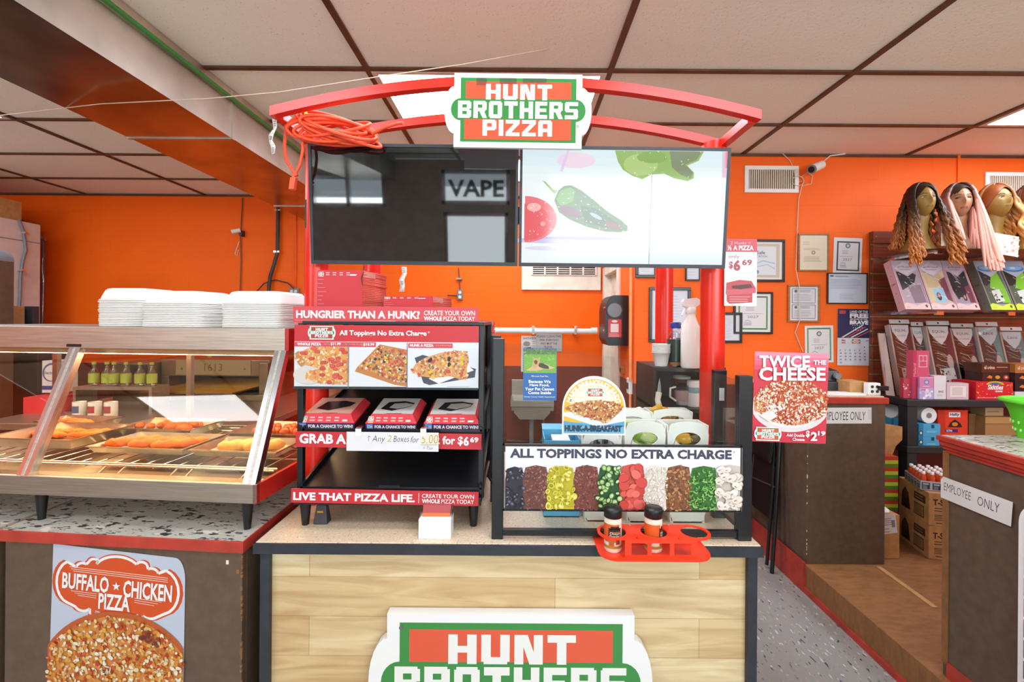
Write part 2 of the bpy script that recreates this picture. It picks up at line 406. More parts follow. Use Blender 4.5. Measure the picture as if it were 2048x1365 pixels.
def ceiling_tile():
    m, nt, b = nodes('ceiling_tile'); N, L = nt.nodes, nt.links
    tc = N.new('ShaderNodeNewGeometry')
    v = N.new('ShaderNodeTexVoronoi'); v.inputs['Scale'].default_value = 75; L.new(tc.outputs['Position'], v.inputs['Vector'])
    nz = N.new('ShaderNodeTexNoise'); nz.inputs['Scale'].default_value = 45; nz.inputs['Detail'].default_value = 3; L.new(tc.outputs['Position'], nz.inputs['Vector'])
    ml = N.new('ShaderNodeMath'); ml.operation = 'MULTIPLY'; L.new(v.outputs['Distance'], ml.inputs[0]); L.new(nz.outputs['Fac'], ml.inputs[1])
    cr = N.new('ShaderNodeValToRGB'); e = cr.color_ramp.elements; e[0].position = .03; e[1].position = .075
    e[0].color = (*lin('#BDB3A4'), 1); e[1].color = (*lin('#F1F5E8'), 1); L.new(ml.outputs[0], cr.inputs[0]); L.new(cr.outputs[0], b.inputs['Base Color'])
    b.inputs['Roughness'].default_value = .9
    bp = N.new('ShaderNodeBump'); bp.inputs['Strength'].default_value = .4; bp.inputs['Distance'].default_value = .003
    L.new(ml.outputs[0], bp.inputs['Height']); L.new(bp.outputs[0], b.inputs['Normal']); MATS['ceiling_tile'] = m
ceiling_tile()
def speckle(key, base, flecks, rough=.4, scale=60, stretch=(1, 1, 1), base2=None):
    m, nt, b = nodes(key); N, L = nt.nodes, nt.links
    tc = N.new('ShaderNodeTexCoord'); mp = N.new('ShaderNodeMapping'); mp.inputs['Scale'].default_value = stretch; L.new(tc.outputs['Object'], mp.inputs[0])
    nz = N.new('ShaderNodeTexNoise'); nz.inputs['Scale'].default_value = 5; nz.inputs['Detail'].default_value = 6; L.new(mp.outputs[0], nz.inputs['Vector'])
    x = N.new('ShaderNodeMix'); x.data_type = 'RGBA'; x.inputs['A'].default_value = (*lin(base), 1); x.inputs['B'].default_value = (*lin(base2 or base), 1)
    L.new(nz.outputs['Fac'], x.inputs['Factor']); cur = x.outputs['Result']
    for k, (c, th, sm) in enumerate(flecks):
        n = N.new('ShaderNodeTexNoise'); n.inputs['Scale'].default_value = scale*sm; n.inputs['Detail'].default_value = 2; n.noise_dimensions = '4D'; n.inputs['W'].default_value = k*3.1
        L.new(mp.outputs[0], n.inputs['Vector'])
        r = N.new('ShaderNodeValToRGB'); r.color_ramp.elements[0].position = th; r.color_ramp.elements[1].position = th+.04; L.new(n.outputs['Fac'], r.inputs[0])
        y = N.new('ShaderNodeMix'); y.data_type = 'RGBA'; L.new(r.outputs[0], y.inputs['Factor']); L.new(cur, y.inputs['A']); y.inputs['B'].default_value = (*lin(c), 1); cur = y.outputs['Result']
    L.new(cur, b.inputs['Base Color']); b.inputs['Roughness'].default_value = rough; MATS[key] = m
speckle('vinyl_tile', '#858681', [('#C2C6C8', .62, 1), ('#3F444B', .63, 1.3), ('#C8B28A', .68, 1.6)], .35, 60, (1, .35, 1), '#A3A39C')
speckle('cream_top', '#CDB698', [('#B3957A', .60, 1), ('#9A8674', .63, 1.6), ('#DCCBB4', .60, .7)], .35, 130, base2='#D9C5AB')
speckle('granite_top', '#A9A59B', [('#3B3B3A', .60, 1), ('#D8D2C4', .62, .7), ('#5A5A58', .6, 1.6)], .3, 26, (1, 2.2, 1), '#C9C3B6')
mat('plywood', '#8A5E35', .55, var=.10, scale=16, stretch=(1, 3, 1), bump=.08)

b = MB(); b.quad((XL, YF, 0), (XR, YF, 0), (XR, YB+.1, 0), (XL, YB+.1, 0), 'vinyl_tile'); structure(b.build('floor'))
b = MB(); b.quad((XL, YB+.1, CH+.005), (XR, YB+.1, CH+.005), (XR, YF, CH+.005), (XL, YF, CH+.005), 'ceiling_tile'); structure(b.build('ceiling'))
b = MB()                         # the ceiling's hanging bar grid
for x in GX: b.box(x-.014, x+.014, YF, YB, CH-.006, CH+.004, 'tbar')
for y in GY: b.box(XL, XR, y-.014, y+.014, CH-.0055, CH+.004, 'tbar')
structure(b.build('trim_1'))
b = MB(); b.box(XL, XW+.1, YB, YB+.1, 0, CH, 'orange_block'); structure(b.build('wall_back'))
b = MB(); b.box(XW, XR, YW, YW+.1, 0, CH, 'orange_wall'); structure(b.build('wall_right_front'))
DY0, DY1, DZ = 3.93, 4.52, 2.03
b = MB(); b.box(XW, XW+.1, YW+.1, DY0, 0, CH, 'orange_wall'); b.box(XW, XW+.1, DY1, YB, 0, CH, 'orange_wall'); b.box(XW, XW+.1, DY0, DY1, DZ, CH, 'orange_wall'); structure(b.build('wall_return'))
b = MB(); b.box(XL-.1, XL, YF, YB, 0, CH, 'orange_block'); structure(b.build('wall_left'))
b = MB(); b.box(XR, XR+.1, YF, YW, 0, CH, 'orange_wall'); structure(b.build('wall_right'))
b = MB()                         # shop front behind the photographer, with its door and windows, the outer two added for light
holes = [(-5.3, -3.2, 1.9, 2.7), (-2.75, -1.75, 2.22, 2.62), (-1.0, -.14, .05, 2.16), (-1.02, -.12, 2.26, 2.70), (.35, 4.3, 1.62, 2.62)]
xs = sorted({XL, XR, *[h[0] for h in holes], *[h[1] for h in holes]})
for x0, x1 in zip(xs, xs[1:]):
    z = 0
    for h in sorted([h for h in holes if h[0] <= x0 and h[1] >= x1], key=lambda h: h[2]):
        b.box(x0, x1, YF-.12, YF, z, h[2], 'front_wall'); z = h[3]
    b.box(x0, x1, YF-.12, YF, z, CH, 'front_wall')
structure(b.build('wall_front'))
for i, h in enumerate(holes):
    b = MB()
    for x in ([h[0], h[1]-.05] if i in (2, 3) else [h[0], (h[0]+h[1])/2-.025, h[1]-.05]): b.box(x, x+.05, YF-.09, YF-.03, h[2], h[3], 'alu')
    for z in (h[2], h[3]-.05): b.box(h[0], h[1], YF-.09, YF-.03, z, z+.05, 'alu')
    o = structure(b.build(('window_%d' if i != 2 else 'door_%d') % (i+1)))
    if i == 3: Art(0, 0, 90, 44, sc=.01, base=None).text('VAPE', 8, 12, 82, 34, '#20242A', .03).mb.xf(Matrix.Translation((-1.02, YF-.066, 2.26)) @ Matrix.Scale(1, 4)).build('lettering', o)
    g = MB(); g.box(h[0]+.04, h[1]-.04, YF-.064, YF-.058, h[2]+.04, h[3]-.04, 'clear_glass'); g.build('glass_pane', o)
# doorway in the return wall
b = MB()
for y0, y1 in ((DY0-.07, DY0+.02), (DY1-.02, DY1+.07)): b.box(XW-.018, XW+.1, y0, y1, 0, DZ+.06, 'cream_paint')
b.box(XW-.018, XW+.1, DY0, DY1, DZ-.02, DZ+.06, 'cream_paint'); b.box(XW+.05, XW+.09, DY0, DY1, 0, DZ, 'cream_paint')
structure(b.build('door_9', bevel=.004))
# seam in the far wall
b = MB(); b.box(3.295, 3.315, YW-.012, YW, 0, CH, 'orange_wall'); structure(b.build('trim_2'))
b = MB(); b.box(XW, XR, YW-.006, YW, CH-.02, CH-.002, 'tbar'); b.box(XL, XW, YB-.006, YB, CH-.02, CH-.002, 'tbar'); structure(b.build('trim_3'))

# ---- fluorescent ceiling lights
mat('lamp_frame', '#D9CDBF', .5)
emitter('lamp_diffuser', '#EEF4FF', 10.0)
def ceiling_light(ix, iy, label):
    x0, x1, y0, y1 = GX[ix]+.014, GX[ix+1]-.014, GY[iy]+.014, GY[iy+1]-.014
    t = thing('ceiling_light', label, 'ceiling light', ((x0+x1)/2, (y0+y1)/2, CH-.004), 'fluorescent ceiling panels')
    f = MB()
    for a in ((x0, x1, y0, y0+.025), (x0, x1, y1-.025, y1), (x0, x0+.03, y0+.025, y1-.025), (x1-.03, x1, y0+.025, y1-.025)): f.box(*a, CH-.008, CH+.003, 'lamp_frame')
    f.build('frame', t)
    d = MB(); d.quad((x0+.03, y1-.025, CH-.004), (x1-.03, y1-.025, CH-.004), (x1-.03, y0+.025, CH-.004), (x0+.03, y0+.025, CH-.004), 'lamp_diffuser'); d.build('diffuser', t)
IY = GY.index(min(GY, key=lambda v: abs(v-2.268))); IX = GX.index(min(GX, key=lambda v: abs(v+.772)))
ceiling_light(IX, IY, 'bright ceiling light panel behind the emblem sign above the pizza counter')
ceiling_light(IX+3, IY, 'ceiling light panel at the ceiling edge above the wigs')
ceiling_light(IX-3, IY, 'small glimpse of a ceiling light panel beyond the metal duct')
ceiling_light(IX, IY+2, 'added ceiling light panel hidden behind the screens over the sink area')  # unseen panel added to light the back wall and sink
for k in (-3, 3): ceiling_light(IX+k, IY-6, 'ceiling light panel over the shop floor behind the photographer, not in the picture')  # one panel mirrors in the case glass, the opposite one is added for light
for k in (-1, 1): ceiling_light(IX+k, IY-4, 'added unseen ceiling light panel just behind and above the photographer')  # out of view pair added to light the room
for k in (-3, 0, 3): ceiling_light(IX+k, IY-2, 'added ceiling light panel over the shop floor just out of the picture')  # unseen overhead row added to brighten the shop

# ---- air duct with its green conduit
b = MB(); b.box(-2.17, -1.596, YF, YB-.003, 2.557, CH+.002, 'galv')
t = thing('air_duct', 'boxy galvanized metal air duct running under the ceiling', 'duct', (-1.88, 2.0, 2.557))
b.quad((-2.17, YB-.003, 2.5565), (-1.596, YB-.003, 2.5565), (-1.596, YF, 2.5565), (-2.17, YF, 2.5565), 'galv_smooth'); b.build('duct_body', t)
for y in (2.485, 3.98, .9):
    b = MB(); b.box(-2.176, -1.590, y, y+.022, 2.551, CH-.007, 'galv'); b.build('duct_seam', t)
b = MB(); b.tube([(-1.575, y, 2.762) for y in (YF, 0, 1, 2, 3, 4, YB-.005)], .011, 'green_conduit', 10)
tag(b.build('conduit'), 'thin green conduit pipe fixed along the side of the metal duct', 'pipe')
b = MB(); b.tube([on_z(0, 213, 2.72)+Vector((0, 0, -.05)), at(200, 208, 2.0), at(420, 197, 1.9), at(560, 184, 1.9), at(760, 153, 1.95), at(930, 128, 2.0), at(1100, 97, 2.1), at(1246, 66, 2.0)], .0022, 'cream_wire', 6)
tag(b.build('ceiling_string'), 'thin pale string stretched across below the ceiling tiles', 'string')
# ================================================================ the pizza kiosk
KH = .90; KX0, KX1, KY0, KY1 = -.7715, .7245, 1.316, 2.24
RED, PINK, DK = '#D2303A', '#DE4C55', '#3A3D4A'
def planks():
    m, nt, b = nodes('maple_planks'); N, L = nt.nodes, nt.links
    tc = N.new('ShaderNodeTexCoord'); sp = N.new('ShaderNodeSeparateXYZ'); L.new(tc.outputs['Object'], sp.inputs[0])
    cb = N.new('ShaderNodeCombineXYZ'); L.new(sp.outputs['X'], cb.inputs[0]); L.new(sp.outputs['Z'], cb.inputs[1])
    mp = N.new('ShaderNodeMapping'); mp.inputs['Location'].default_value = (.62, .045, 0); L.new(cb.outputs[0], mp.inputs[0])
    br = N.new('ShaderNodeTexBrick'); br.inputs['Scale'].default_value = 1
    for k, v in (('Brick Width', 1.17), ('Row Height', .1185), ('Mortar Size', .0008), ('Mortar Smooth', .1), ('Bias', .0)): br.inputs[k].default_value = v
    br.offset = .37; br.inputs['Color1'].default_value = (*lin('#E2D4B0'), 1); br.inputs['Color2'].default_value = (*lin('#CBAF82'), 1); br.inputs['Mortar'].default_value = (*lin('#B08C5C'), 1)
    L.new(mp.outputs[0], br.inputs['Vector'])
    m2 = N.new('ShaderNodeMapping'); m2.inputs['Scale'].default_value = (1.6, 1, 14); L.new(tc.outputs['Object'], m2.inputs[0])
    nz = N.new('ShaderNodeTexNoise'); nz.inputs['Scale'].default_value = 2.0; nz.inputs['Detail'].default_value = 6; nz.inputs['Distortion'].default_value = 1.2; L.new(m2.outputs[0], nz.inputs['Vector'])
    cr = N.new('ShaderNodeValToRGB'); e = cr.color_ramp.elements; e[0].position, e[1].position = .34, .66; e[0].color = (*lin('#C9A67A'), 1); e[1].color = (*lin('#FFFDF4'), 1); L.new(nz.outputs['Fac'], cr.inputs[0])
    x = N.new('ShaderNodeMix'); x.data_type = 'RGBA'; x.blend_type = 'MULTIPLY'; x.inputs['Factor'].default_value = .55; L.new(br.outputs['Color'], x.inputs['A']); L.new(cr.outputs[0], x.inputs['B'])
    L.new(x.outputs['Result'], b.inputs['Base Color']); b.inputs['Roughness'].default_value = .38; MATS['maple_planks'] = m
planks()
t = thing('pizza_counter', 'long pizza counter with pale maple plank front and speckled cream top', 'counter', (0, 1.78, 0))
b = MB(); b.box(KX0+.004, KX1-.004, KY0+.004, KY1, KH-.03, KH, 'cream_top'); b.build('worktop', t, bevel=.002)
b = MB(); b.box(KX0, KX1, KY0-.003, KY0+.004, KH-.032, KH-.002, 'navy_edge'); b.box(KX0, KX0+.004, KY0, KY1, KH-.032, KH-.002, 'navy_edge'); b.box(KX1-.004, KX1, KY0, KY1, KH-.032, KH-.002, 'navy_edge'); b.build('edge_band', t)
b = MB(); b.box(-.732, .688, KY0+.030, KY0+.05, .0, KH-.032, 'maple_planks'); b.build('front_panel', t)
for x0, x1 in ((-.760, -.732), (.688, .716)):
    b = MB(); b.box(x0, x1, KY0+.012, KY0+.06, 0, KH-.032, 'navy_edge'); b.build('corner_post', t, bevel=.003)
for x0, x1 in ((-.757, -.735), (.690, .712)):
    b = MB(); b.box(x0, x1, KY0+.06, KY1-.03, 0, KH-.032, 'navy_edge'); b.build('side_panel', t)
# illuminated-looking emblem plate on the counter front
def emblem(x0, y0, x1, y1, Y, th, step=.00015):
    kx, ky = (x1-x0)/292, (y1-y0)/147
    out = [(x0+x*kx, y0+y*ky) for x, y in LOGO_OUT]
    a = Art(x0, y0, x1, y1, Y, outline=out, th=th, m='art_gloss', step=step)
    a.logo(x0, y0, x1, y1, white='#FBFBF7', red='#EE6243', green='#41964A', plate=False); return a
a = emblem(742, 1215, 1298, 1489, KY0+.024, .03)
a.ell(806, 1242, 4.5, 4.5, '#6E7276', 12); a.text('HEART OF EVERY SLICE'[:0] or '®', 1208, 1440, 1216, 1448, '#41964A', 0)
a.place('emblem_plate', label='large white emblem plate with green and red block lettering on the maple counter front', cat='sign')

# ---- poles and red arch over the counter
t = thing('sign_arch', 'bright red metal poles and curved arch rising from the pizza counter', 'arch', (0, 1.62, KH))
PX, PR = .702, .042
for x in (-.7265, .702):
    b = MB(); b.cyl((x, 1.62, KH), (x, 1.62, 2.20), PR, 'red_paint', 28); b.cyl((x, 1.62, KH), (x, 1.62, KH+.012), .0445, 'red_paint', 28); b.build('pole', t)
for x in (-.70, .70):
    b = MB(); b.cyl((x, 2.15, KH), (x, 2.15, 2.0), .041, 'red_paint', 24); b.cyl((x, 2.15, KH), (x, 2.15, KH+.012), .06, 'red_paint', 24); b.build('pole', t)
def arch(Y):
    m = MB(); n = 26; P = []
    for i in range(n+1):
        s = -1+2*i/n; x = -.012+s*.752; z = 2.308-.100*s*s
        P.append((x, z))
    rows = [[(x, Y, z) for x, z in P], [(x, Y, z-.029) for x, z in P], [(x, Y+.027, z-.029) for x, z in P], [(x, Y+.027, z) for x, z in P], [(x, Y, z) for x, z in P]]
    for j in range(4): m.grid([rows[j], rows[j+1]], 'red_paint', smooth=False)
    for i in (0, -1): m.quad(rows[0][i], rows[1][i], rows[2][i], rows[3][i], 'red_paint')
    return m
arch(1.37).build('front_beam', t); arch(1.607).build('rear_beam', t)
for x in (-.764+.002, .740-.029):
    b = MB(); b.box(x, x+.027, 1.397, 1.607, 2.208-.029, 2.207, 'red_paint'); b.build('side_beam', t)
b = MB(); b.box(-.72, .71, 1.588, 1.602, 1.90, 1.96, 'black_metal')
for x in (-.7265, .702): b.box(x-.03, x+.03, 1.586, 1.60, 1.88, 1.98, 'black_metal')
b.build('screen_rail', t)
a = emblem(889, 150, 1181, 297, 1.366, .012); a.text('®', 1151, 250, 1157, 256, '#41964A', 0)
a.place('emblem_sign', rot=(0, TH*.9, 0), label='white edged emblem sign with three block lettered lines at the top of the red arch', cat='sign')
b = MB()
for i in range(3): b.box(-.13+i*.07, -.10+i*.07+.02*i, 1.3525, 1.3535, 2.268+.004*i, 2.290, 'clear_plastic')
tag(b.build('tape_strip'), 'clear tape strips stuck along the upper edge of the arch sign', 'tape', kind='stuff')

# ---- two wall screens
TILT = radians(5.2); TW, TH_ = .6985, .397
def tv(cx, label, dz):
    t = thing('menu_screen', label, 'screen', (cx, 1.522, 1.742+dz)); t.rotation_euler = (TILT, radians(.26), 0)
    b = MB(); b.box(-TW/2+.03, TW/2-.03, .012, .05, .05, TH_-.05, 'black_plastic'); b.build('housing', t, local=True, bevel=.01)
    b = MB()
    for a in ((-TW/2, TW/2, 0, .012), (-TW/2, TW/2, TH_-.010, TH_), (-TW/2, -TW/2+.009, .012, TH_-.010), (TW/2-.009, TW/2, .012, TH_-.010)):
        b.box(a[0], a[1], -.004, .014, a[2], a[3], 'navy_edge')
    b.build('bezel', t, local=True); return t
m, nt, bs = nodes('dark_screen'); bs.inputs['Base Color'].default_value = (.006, .007, .008, 1); bs.inputs['Roughness'].default_value = .06; bs.inputs['Specular IOR Level'].default_value = .9
_n = nt.nodes.new('ShaderNodeTexNoise'); _n.inputs['Scale'].default_value = 6; _r = nt.nodes.new('ShaderNodeMapRange'); _r.inputs['To Min'].default_value = .015; _r.inputs['To Max'].default_value = .045
nt.links.new(_n.outputs['Fac'], _r.inputs[0]); nt.links.new(_r.outputs[0], bs.inputs['Roughness']); MATS['dark_screen'] = m
t = tv(-.3525, 'switched off black screen reflecting the shop windows', .0016)
b = MB(); b.box(-TW/2+.009, TW/2-.009, 0, .012, .012, TH_-.010, 'dark_screen'); b.build('screen', t, local=True)
t = tv(.3500, 'lit screen showing a green pepper and tomato on a white background', -.0016)
a = Art(1044, 296, 1449, 531, sc=(TW-.018)/405, base='#EDF7FA', th=.001, m='screen', step=.00004)
sy = (TH_-.022)/(235*a.sc)
for i, c in enumerate(('#DCEFF5', '#E2F2F6', '#E9F6F8', '#F0FAFB')): a.rect(1044, 296+i*17, 1449, 296+(i+1)*17, c)
a.rect(1044, 364, 1300, 531, '#F3FBFC'); a.rect(1300, 364, 1449, 531, '#EAF7FA')
a.ell(1128, 484, 120, 6, '#CDC9EE', 30); a.ell(1160, 478, 90, 3.4, '#BDB5E4', 30); a.ell(1110, 500, 60, 5, '#E2DEF4', 24)
a.ell(1150, 318, 38, 16, '#F2DCEB'); a.poly([(1118, 340), (1132, 297), (1137, 297), (1124, 342)], '#E6CFF0')
gp = [(1226, 297), (1233, 320), (1243, 336), (1262, 348), (1282, 355), (1300, 345), (1325, 343), (1345, 352), (1372, 358), (1384, 352), (1384, 340), (1370, 326), (1392, 316), (1402, 297)]
a.poly(gp, '#93B85C'); a.poly([(1334, 297), (1340, 330), (1358, 345), (1378, 352), (1382, 340), (1366, 324), (1388, 314), (1399, 297)], '#7C8B66'); a.ell(1278, 325, 34, 22, '#AECB76'); a.ell(1300, 310, 30, 12, '#86AD4E')
a.blobs(gp, 26, .6, 2.4, ['#E8F2D8', '#FFFFFF'], .4)
tom = [(1044+max(0, 70*cos(t_*pi/24)) if False else 1044+max(0, 6+64*cos(t_*pi/30-pi/2)), 440-48*sin(t_*pi/30-pi/2)) for t_ in range(31)]
a.poly(tom, '#F0747A'); a.poly([(1044+.82*(x-1044), 446+.8*(y-440)) for x, y in tom], '#EE5D66'); a.ell(1086, 449, 5, 5, '#F7A3A0', 14); a.ell(1068, 415, 14, 9, '#FAB4B2', 16); a.blobs(tom, 26, .7, 2.2, ['#FFE7E2', '#FFFFFF'], .5)
pep = [(1108, 400), (1116, 380), (1127, 370), (1142, 369), (1160, 378), (1185, 397), (1215, 422), (1243, 440), (1256, 452), (1256, 462), (1240, 465), (1212, 464), (1176, 455), (1140, 440), (1118, 425)]
a.poly([(1084, 360), (1090, 362), (1106, 378), (1116, 380), (1108, 388)], '#9BC07A'); a.poly(pep, '#5E7A48'); a.poly([(1112, 398), (1120, 380), (1140, 373), (1150, 380), (1145, 402), (1122, 412)], '#6FA043')
a.poly([(1114, 410), (1150, 414), (1165, 436), (1130, 432)], '#7D4E5E'); a.poly([(1160, 410), (1190, 415), (1240, 448), (1232, 460), (1170, 446)], '#4A5E44'); a.poly([(1210, 440), (1240, 448), (1244, 460), (1216, 456)], '#8A4E3F'); a.ell(1192, 432, 14, 4, '#A9AEC4', 14, rot=.5)
a.blobs(pep, 46, .6, 2.2, ['#FFFFFF', '#DDE6D8', '#E7EFF8'], .45)
a.poly([(1300, 345), (1301.2, 345), (1302, 531), (1300.6, 531)], '#97A4C0'); a.poly([(1438, 297), (1449, 297), (1449, 350), (1440, 350)], '#E4C2DE'); a.poly([(1444, 297), (1449, 297), (1449, 330), (1446, 330)], '#EE8F96')
o = a.mb.build('screen', local=True); o.parent = t; o.location = (-TW/2+.009, .002, .012); o.scale = (1, 1, sy)
bpy.context.view_layer.update()

# ---- sneeze guard with its glass
t = thing('sneeze_guard', 'black framed glass sneeze guard standing on the pizza counter', 'glass guard', (.31, 1.40, KH))
def post(px0, px1, Y, ztop, d=.030, w=None):
    x0 = (px0-CX)/F*Y; x1 = (px1-CX)/F*Y
    b = MB(); b.box(x0, x1, Y, Y+d, KH, ztop, 'black_metal'); b.build('post', t, bevel=.002); return x0, x1
lx0, lx1 = post(986, 1009, 1.345, 1.503); rx0, rx1 = post(1480, 1507, 1.345, 1.396)
post(983, 1002, 1.62, 1.503); post(1430, 1455, 1.50, 1.396, .026)
b = MB(); b.box(lx1, rx0, 1.352, 1.368, .908, .926, 'black_metal'); b.build('bottom_rail', t)
b = MB(); b.box(rx0+.012, rx0+.03, 1.375, 1.50, .922, .94, 'black_metal'); b.build('side_rail', t)
b = MB(); b.box(lx0+.008, lx1-.008, 1.375, 1.62, .922, .94, 'black_metal'); b.build('side_rail', t)
n = 10; top = [(lx1+(rx0-lx1)*i/n, 1.503-.012-.1*(i/n)**1.15) for i in range(n+1)]
b = MB(); b.prism([(lx1, .926), (rx0, .926)]+top[::-1], 1.357, 1.3615, 'clear_glass'); b.build('glass_front', t)
b = MB(); b.box(rx0+.008, rx0+.012, 1.376, 1.50, .94, 1.38, 'clear_glass'); b.build('glass_side', t)

# ---- toppings board between the posts
t = thing('toppings_board', 'wide white board picturing ten pizza toppings across the sneeze guard', 'sign', (.31, 1.340, 1.0))
a = Art(1010, 893, 1483, 1020, 1.338, base='#F4F4F9', th=.002, m='art')
a.text('ALL TOPPINGS NO EXTRA CHARGE', 1019, 897, 1462, 916, '#41465A', .043); a.text('®', 1464, 899, 1469, 904, '#8A8FA0', 0)
cx = [1010, 1047, 1095, 1148, 1196, 1240, 1288, 1332, 1380, 1432, 1483]; tops = [933, 930, 931, 929, 929, 926, 929, 928, 929, 926]
def col(i, grow=2):
    x0, x1 = cx[i], cx[i+1]; h = tops[i]
    return [(x0, 1020), (x0-(grow if i else 0), 960), (x0+3, h+5), ((x0+x1)/2, h), (x1-3, h+4), (x1+(grow if i < 9 else 0), 960), (x1, 1020)]
base = ['#2E2F3B', '#6E4138', '#C9BE2E', '#7A4238', '#2F5A30', '#D9564C', '#E9E4D8', '#8A5B3C', '#3E7A34', '#D9CDBF']
for i, c in enumerate(base): a.poly(col(i), c, step=6e-6)
BR = ['#8A5248', '#A3665A', '#5A342E', '#B77C6E', '#6B3F38']
a.blobs(col(1), 260, 1.6, 3.4, BR, .6, 5); a.blobs(col(3), 240, 1.6, 3.8, BR+['#8F3F3A', '#A04A44'], .5, 5)
a.blobs(col(7), 200, 2.2, 4.0, ['#B07C50', '#8C5A38', '#C79266', '#6F452A', '#A06A42'], .7, 6)
a.blobs(col(6), 260, 1.5, 3.6, ['#FFFFFF', '#F6F1E6', '#D9D0BC', '#EFE6D2'], .7, 5)
def inpoly(i, m=3):
    while True:
        x, y = R.uniform(cx[i]-1, cx[i+1]), R.uniform(tops[i]+m, 1017)
        if inside(col(i), x, y): return x, y
for k in range(46):
    x, y = inpoly(0); r = R.uniform(3, 5); y = min(y, 1018-r); x = max(x, 1010+r); a.ring(x, y, r, r*R.uniform(.6, 1), r*.45, R.choice(['#1E1F2A', '#3B3C4A', '#24252F']), R.choice(['#77788A', '#15161C', '#8E8F9E']), 12, R.random()*3)
for k in range(60):
    x, y = inpoly(2); r = R.uniform(4, 7); y = min(y, 1018-r); a.ring(x, y, r, r*R.uniform(.5, .95), r*.35, R.choice(['#E3DC3C', '#D8CC2A', '#C6B62A', '#F0EA62']), R.choice(['#9E9422', '#F3F0A0', '#B8AC2A']), 12, R.random()*3)
for k in range(44):
    x, y = inpoly(4); r = R.uniform(4.5, 7); y = min(y, 1018-r); a.ring(x, y, r, r*R.uniform(.7, 1), r*.28, R.choice(['#2E6B30', '#3F8638', '#24552A']), R.choice(['#B9D48A', '#A3C772', '#CFE0A6']), 14, R.random()*3)
    for q in range(4): a.ell(x+R.uniform(-2, 2), y+R.uniform(-2, 2), .9, .6, '#F2F4D8', 6, step=3e-6)
for k in range(34):
    x, y = inpoly(5, 8); r = R.uniform(8, 12); x = min(max(x, cx[5]+7), cx[6]-6); y = min(y, 1018-r); c = R.choice(['#E8645A', '#DD5048', '#F0786C', '#D4483E', '#EC7063'])
    a.ell(x, y, r, r*R.uniform(.6, 1), '#B83A32', 18, rot=R.random()*3, step=4e-6); a.ell(x-.4, y-.5, r*.93, r*R.uniform(.6, .9), c, 18, rot=R.random()*3, step=4e-6)
for k in range(110):
    x, y = inpoly(8); y = min(y, 1010); L_ = R.uniform(5, 14); r = R.random()*3; w = R.uniform(1.6, 3)
    a.line([(x+L_*cos(r+i*.35)*(i/5), y+min(L_, 9)*sin(r+i*.35)*(i/5)) for i in range(5)], w, R.choice(['#4E9A3C', '#7CC25A', '#2F7030', '#A2D67A'])); a.k -= a.step-5e-6
for k in range(26):
    x, y = inpoly(9, 8); r = R.uniform(8, 12); t_ = R.uniform(-1, 1); x = min(max(x, cx[9]+6), cx[10]-11); y = min(y, 1018-r)
    a.ell(x, y, r, r*.72, '#B9A795', 16, rot=t_, step=4e-6); a.ell(x-.5, y-.6, r*.92, r*.62, R.choice(['#F3EBE0', '#E9DDCF', '#FBF6EE']), 16, rot=t_, step=4e-6); a.ell(x, y+r*.35, r*.25, r*.6, '#EDE3D6', 10, rot=t_, step=4e-6); a.ell(x-r*.35, y+r*.1, r*.3, r*.12, '#A48C78', 8, rot=t_, step=4e-6)
a.rect(1010, 1019.4, 1483, 1020, '#3A3D4A')
a.place('print', t)
x0, x1 = (1008-CX)/F*1.338, (1485-CX)/F*1.338; z0, z1 = at(1247, 1023.5, 1.338).z, at(1247, 890, 1.338).z
b = MB()
for q in ((x0, x1, z0, z0+.006), (x0, x1, z1-.005, z1), (x0, x0+.004, z0, z1), (x1-.004, x1, z0, z1)): b.box(q[0], q[1], 1.335, 1.344, q[2], q[3], 'black_metal')
b.build('frame', t)

# ---- breakfast sign and dog notice stuck to the glass
def dome(x0, y0, x1, y1, yc, ry):
    return [(x0, y1), (x1, y1), (x1, yc)] + [((x0+x1)/2+(x1-x0)/2*cos(pi*i/24), yc-ry*sin(pi*i/24)) for i in range(1, 24)] + [(x0, yc)]
def pizza_cheese(a, shape, n, cols, r0=1.5, r1=3.2): a.blobs(shape, n, r0, r1, cols, .8)
a = Art(1124, 752, 1251, 870, 1.352, outline=dome(1124, 752, 1251, 870, 818, 66), th=.0015)
a.poly(dome(1127, 756, 1248, 867, 818, 60), '#F6C53C'); a.poly([(1127, 845), (1248, 845), (1248, 867), (1127, 867)], '#7CC0E4')
a.ell(1187, 806, 47, 40, '#FBEBB8'); a.ell(1187, 806, 40, 34, '#FDF6DC'); a.poly([(1127, 825), (1248, 815), (1248, 846), (1210, 858), (1127, 832)], '#EEF2F4')
a.text('MAKE BREAKFAST EASY!', 1118, 762, 1256, 773, '#FFFFFF', .05, arc=(1187, 816, 51)); a.logo(1171, 776, 1208, 794)
a.poly([(1127, 842), (1200, 852), (1248, 842), (1248, 852), (1127, 852)], '#5FA9D6')
sh = [(1128, 816), (1150, 806), (1175, 801), (1200, 800), (1225, 803), (1246, 812), (1240, 822), (1225, 836), (1212, 845), (1185, 838), (1150, 828)]
a.poly(sh, '#C98A4E'); pizza_cheese(a, sh, 240, ['#E0B070', '#B4703A', '#F0D49A', '#8E4A30', '#D99E54', '#C2503A', '#F3E2B4', '#7A4430'])
a.text('HUNK-A-BREAKFAST', 1129, 850, 1243, 863, '#1F4460', .06); a.text('®', 1244, 850, 1247, 853, '#1F4460', 0)
a.place('breakfast_sign', label='round topped yellow and blue breakfast pizza sign on the sneeze guard glass', cat='sign')
a = Art(1046, 697, 1113, 801, 1.355, base='#2F6DB5', th=.0012)
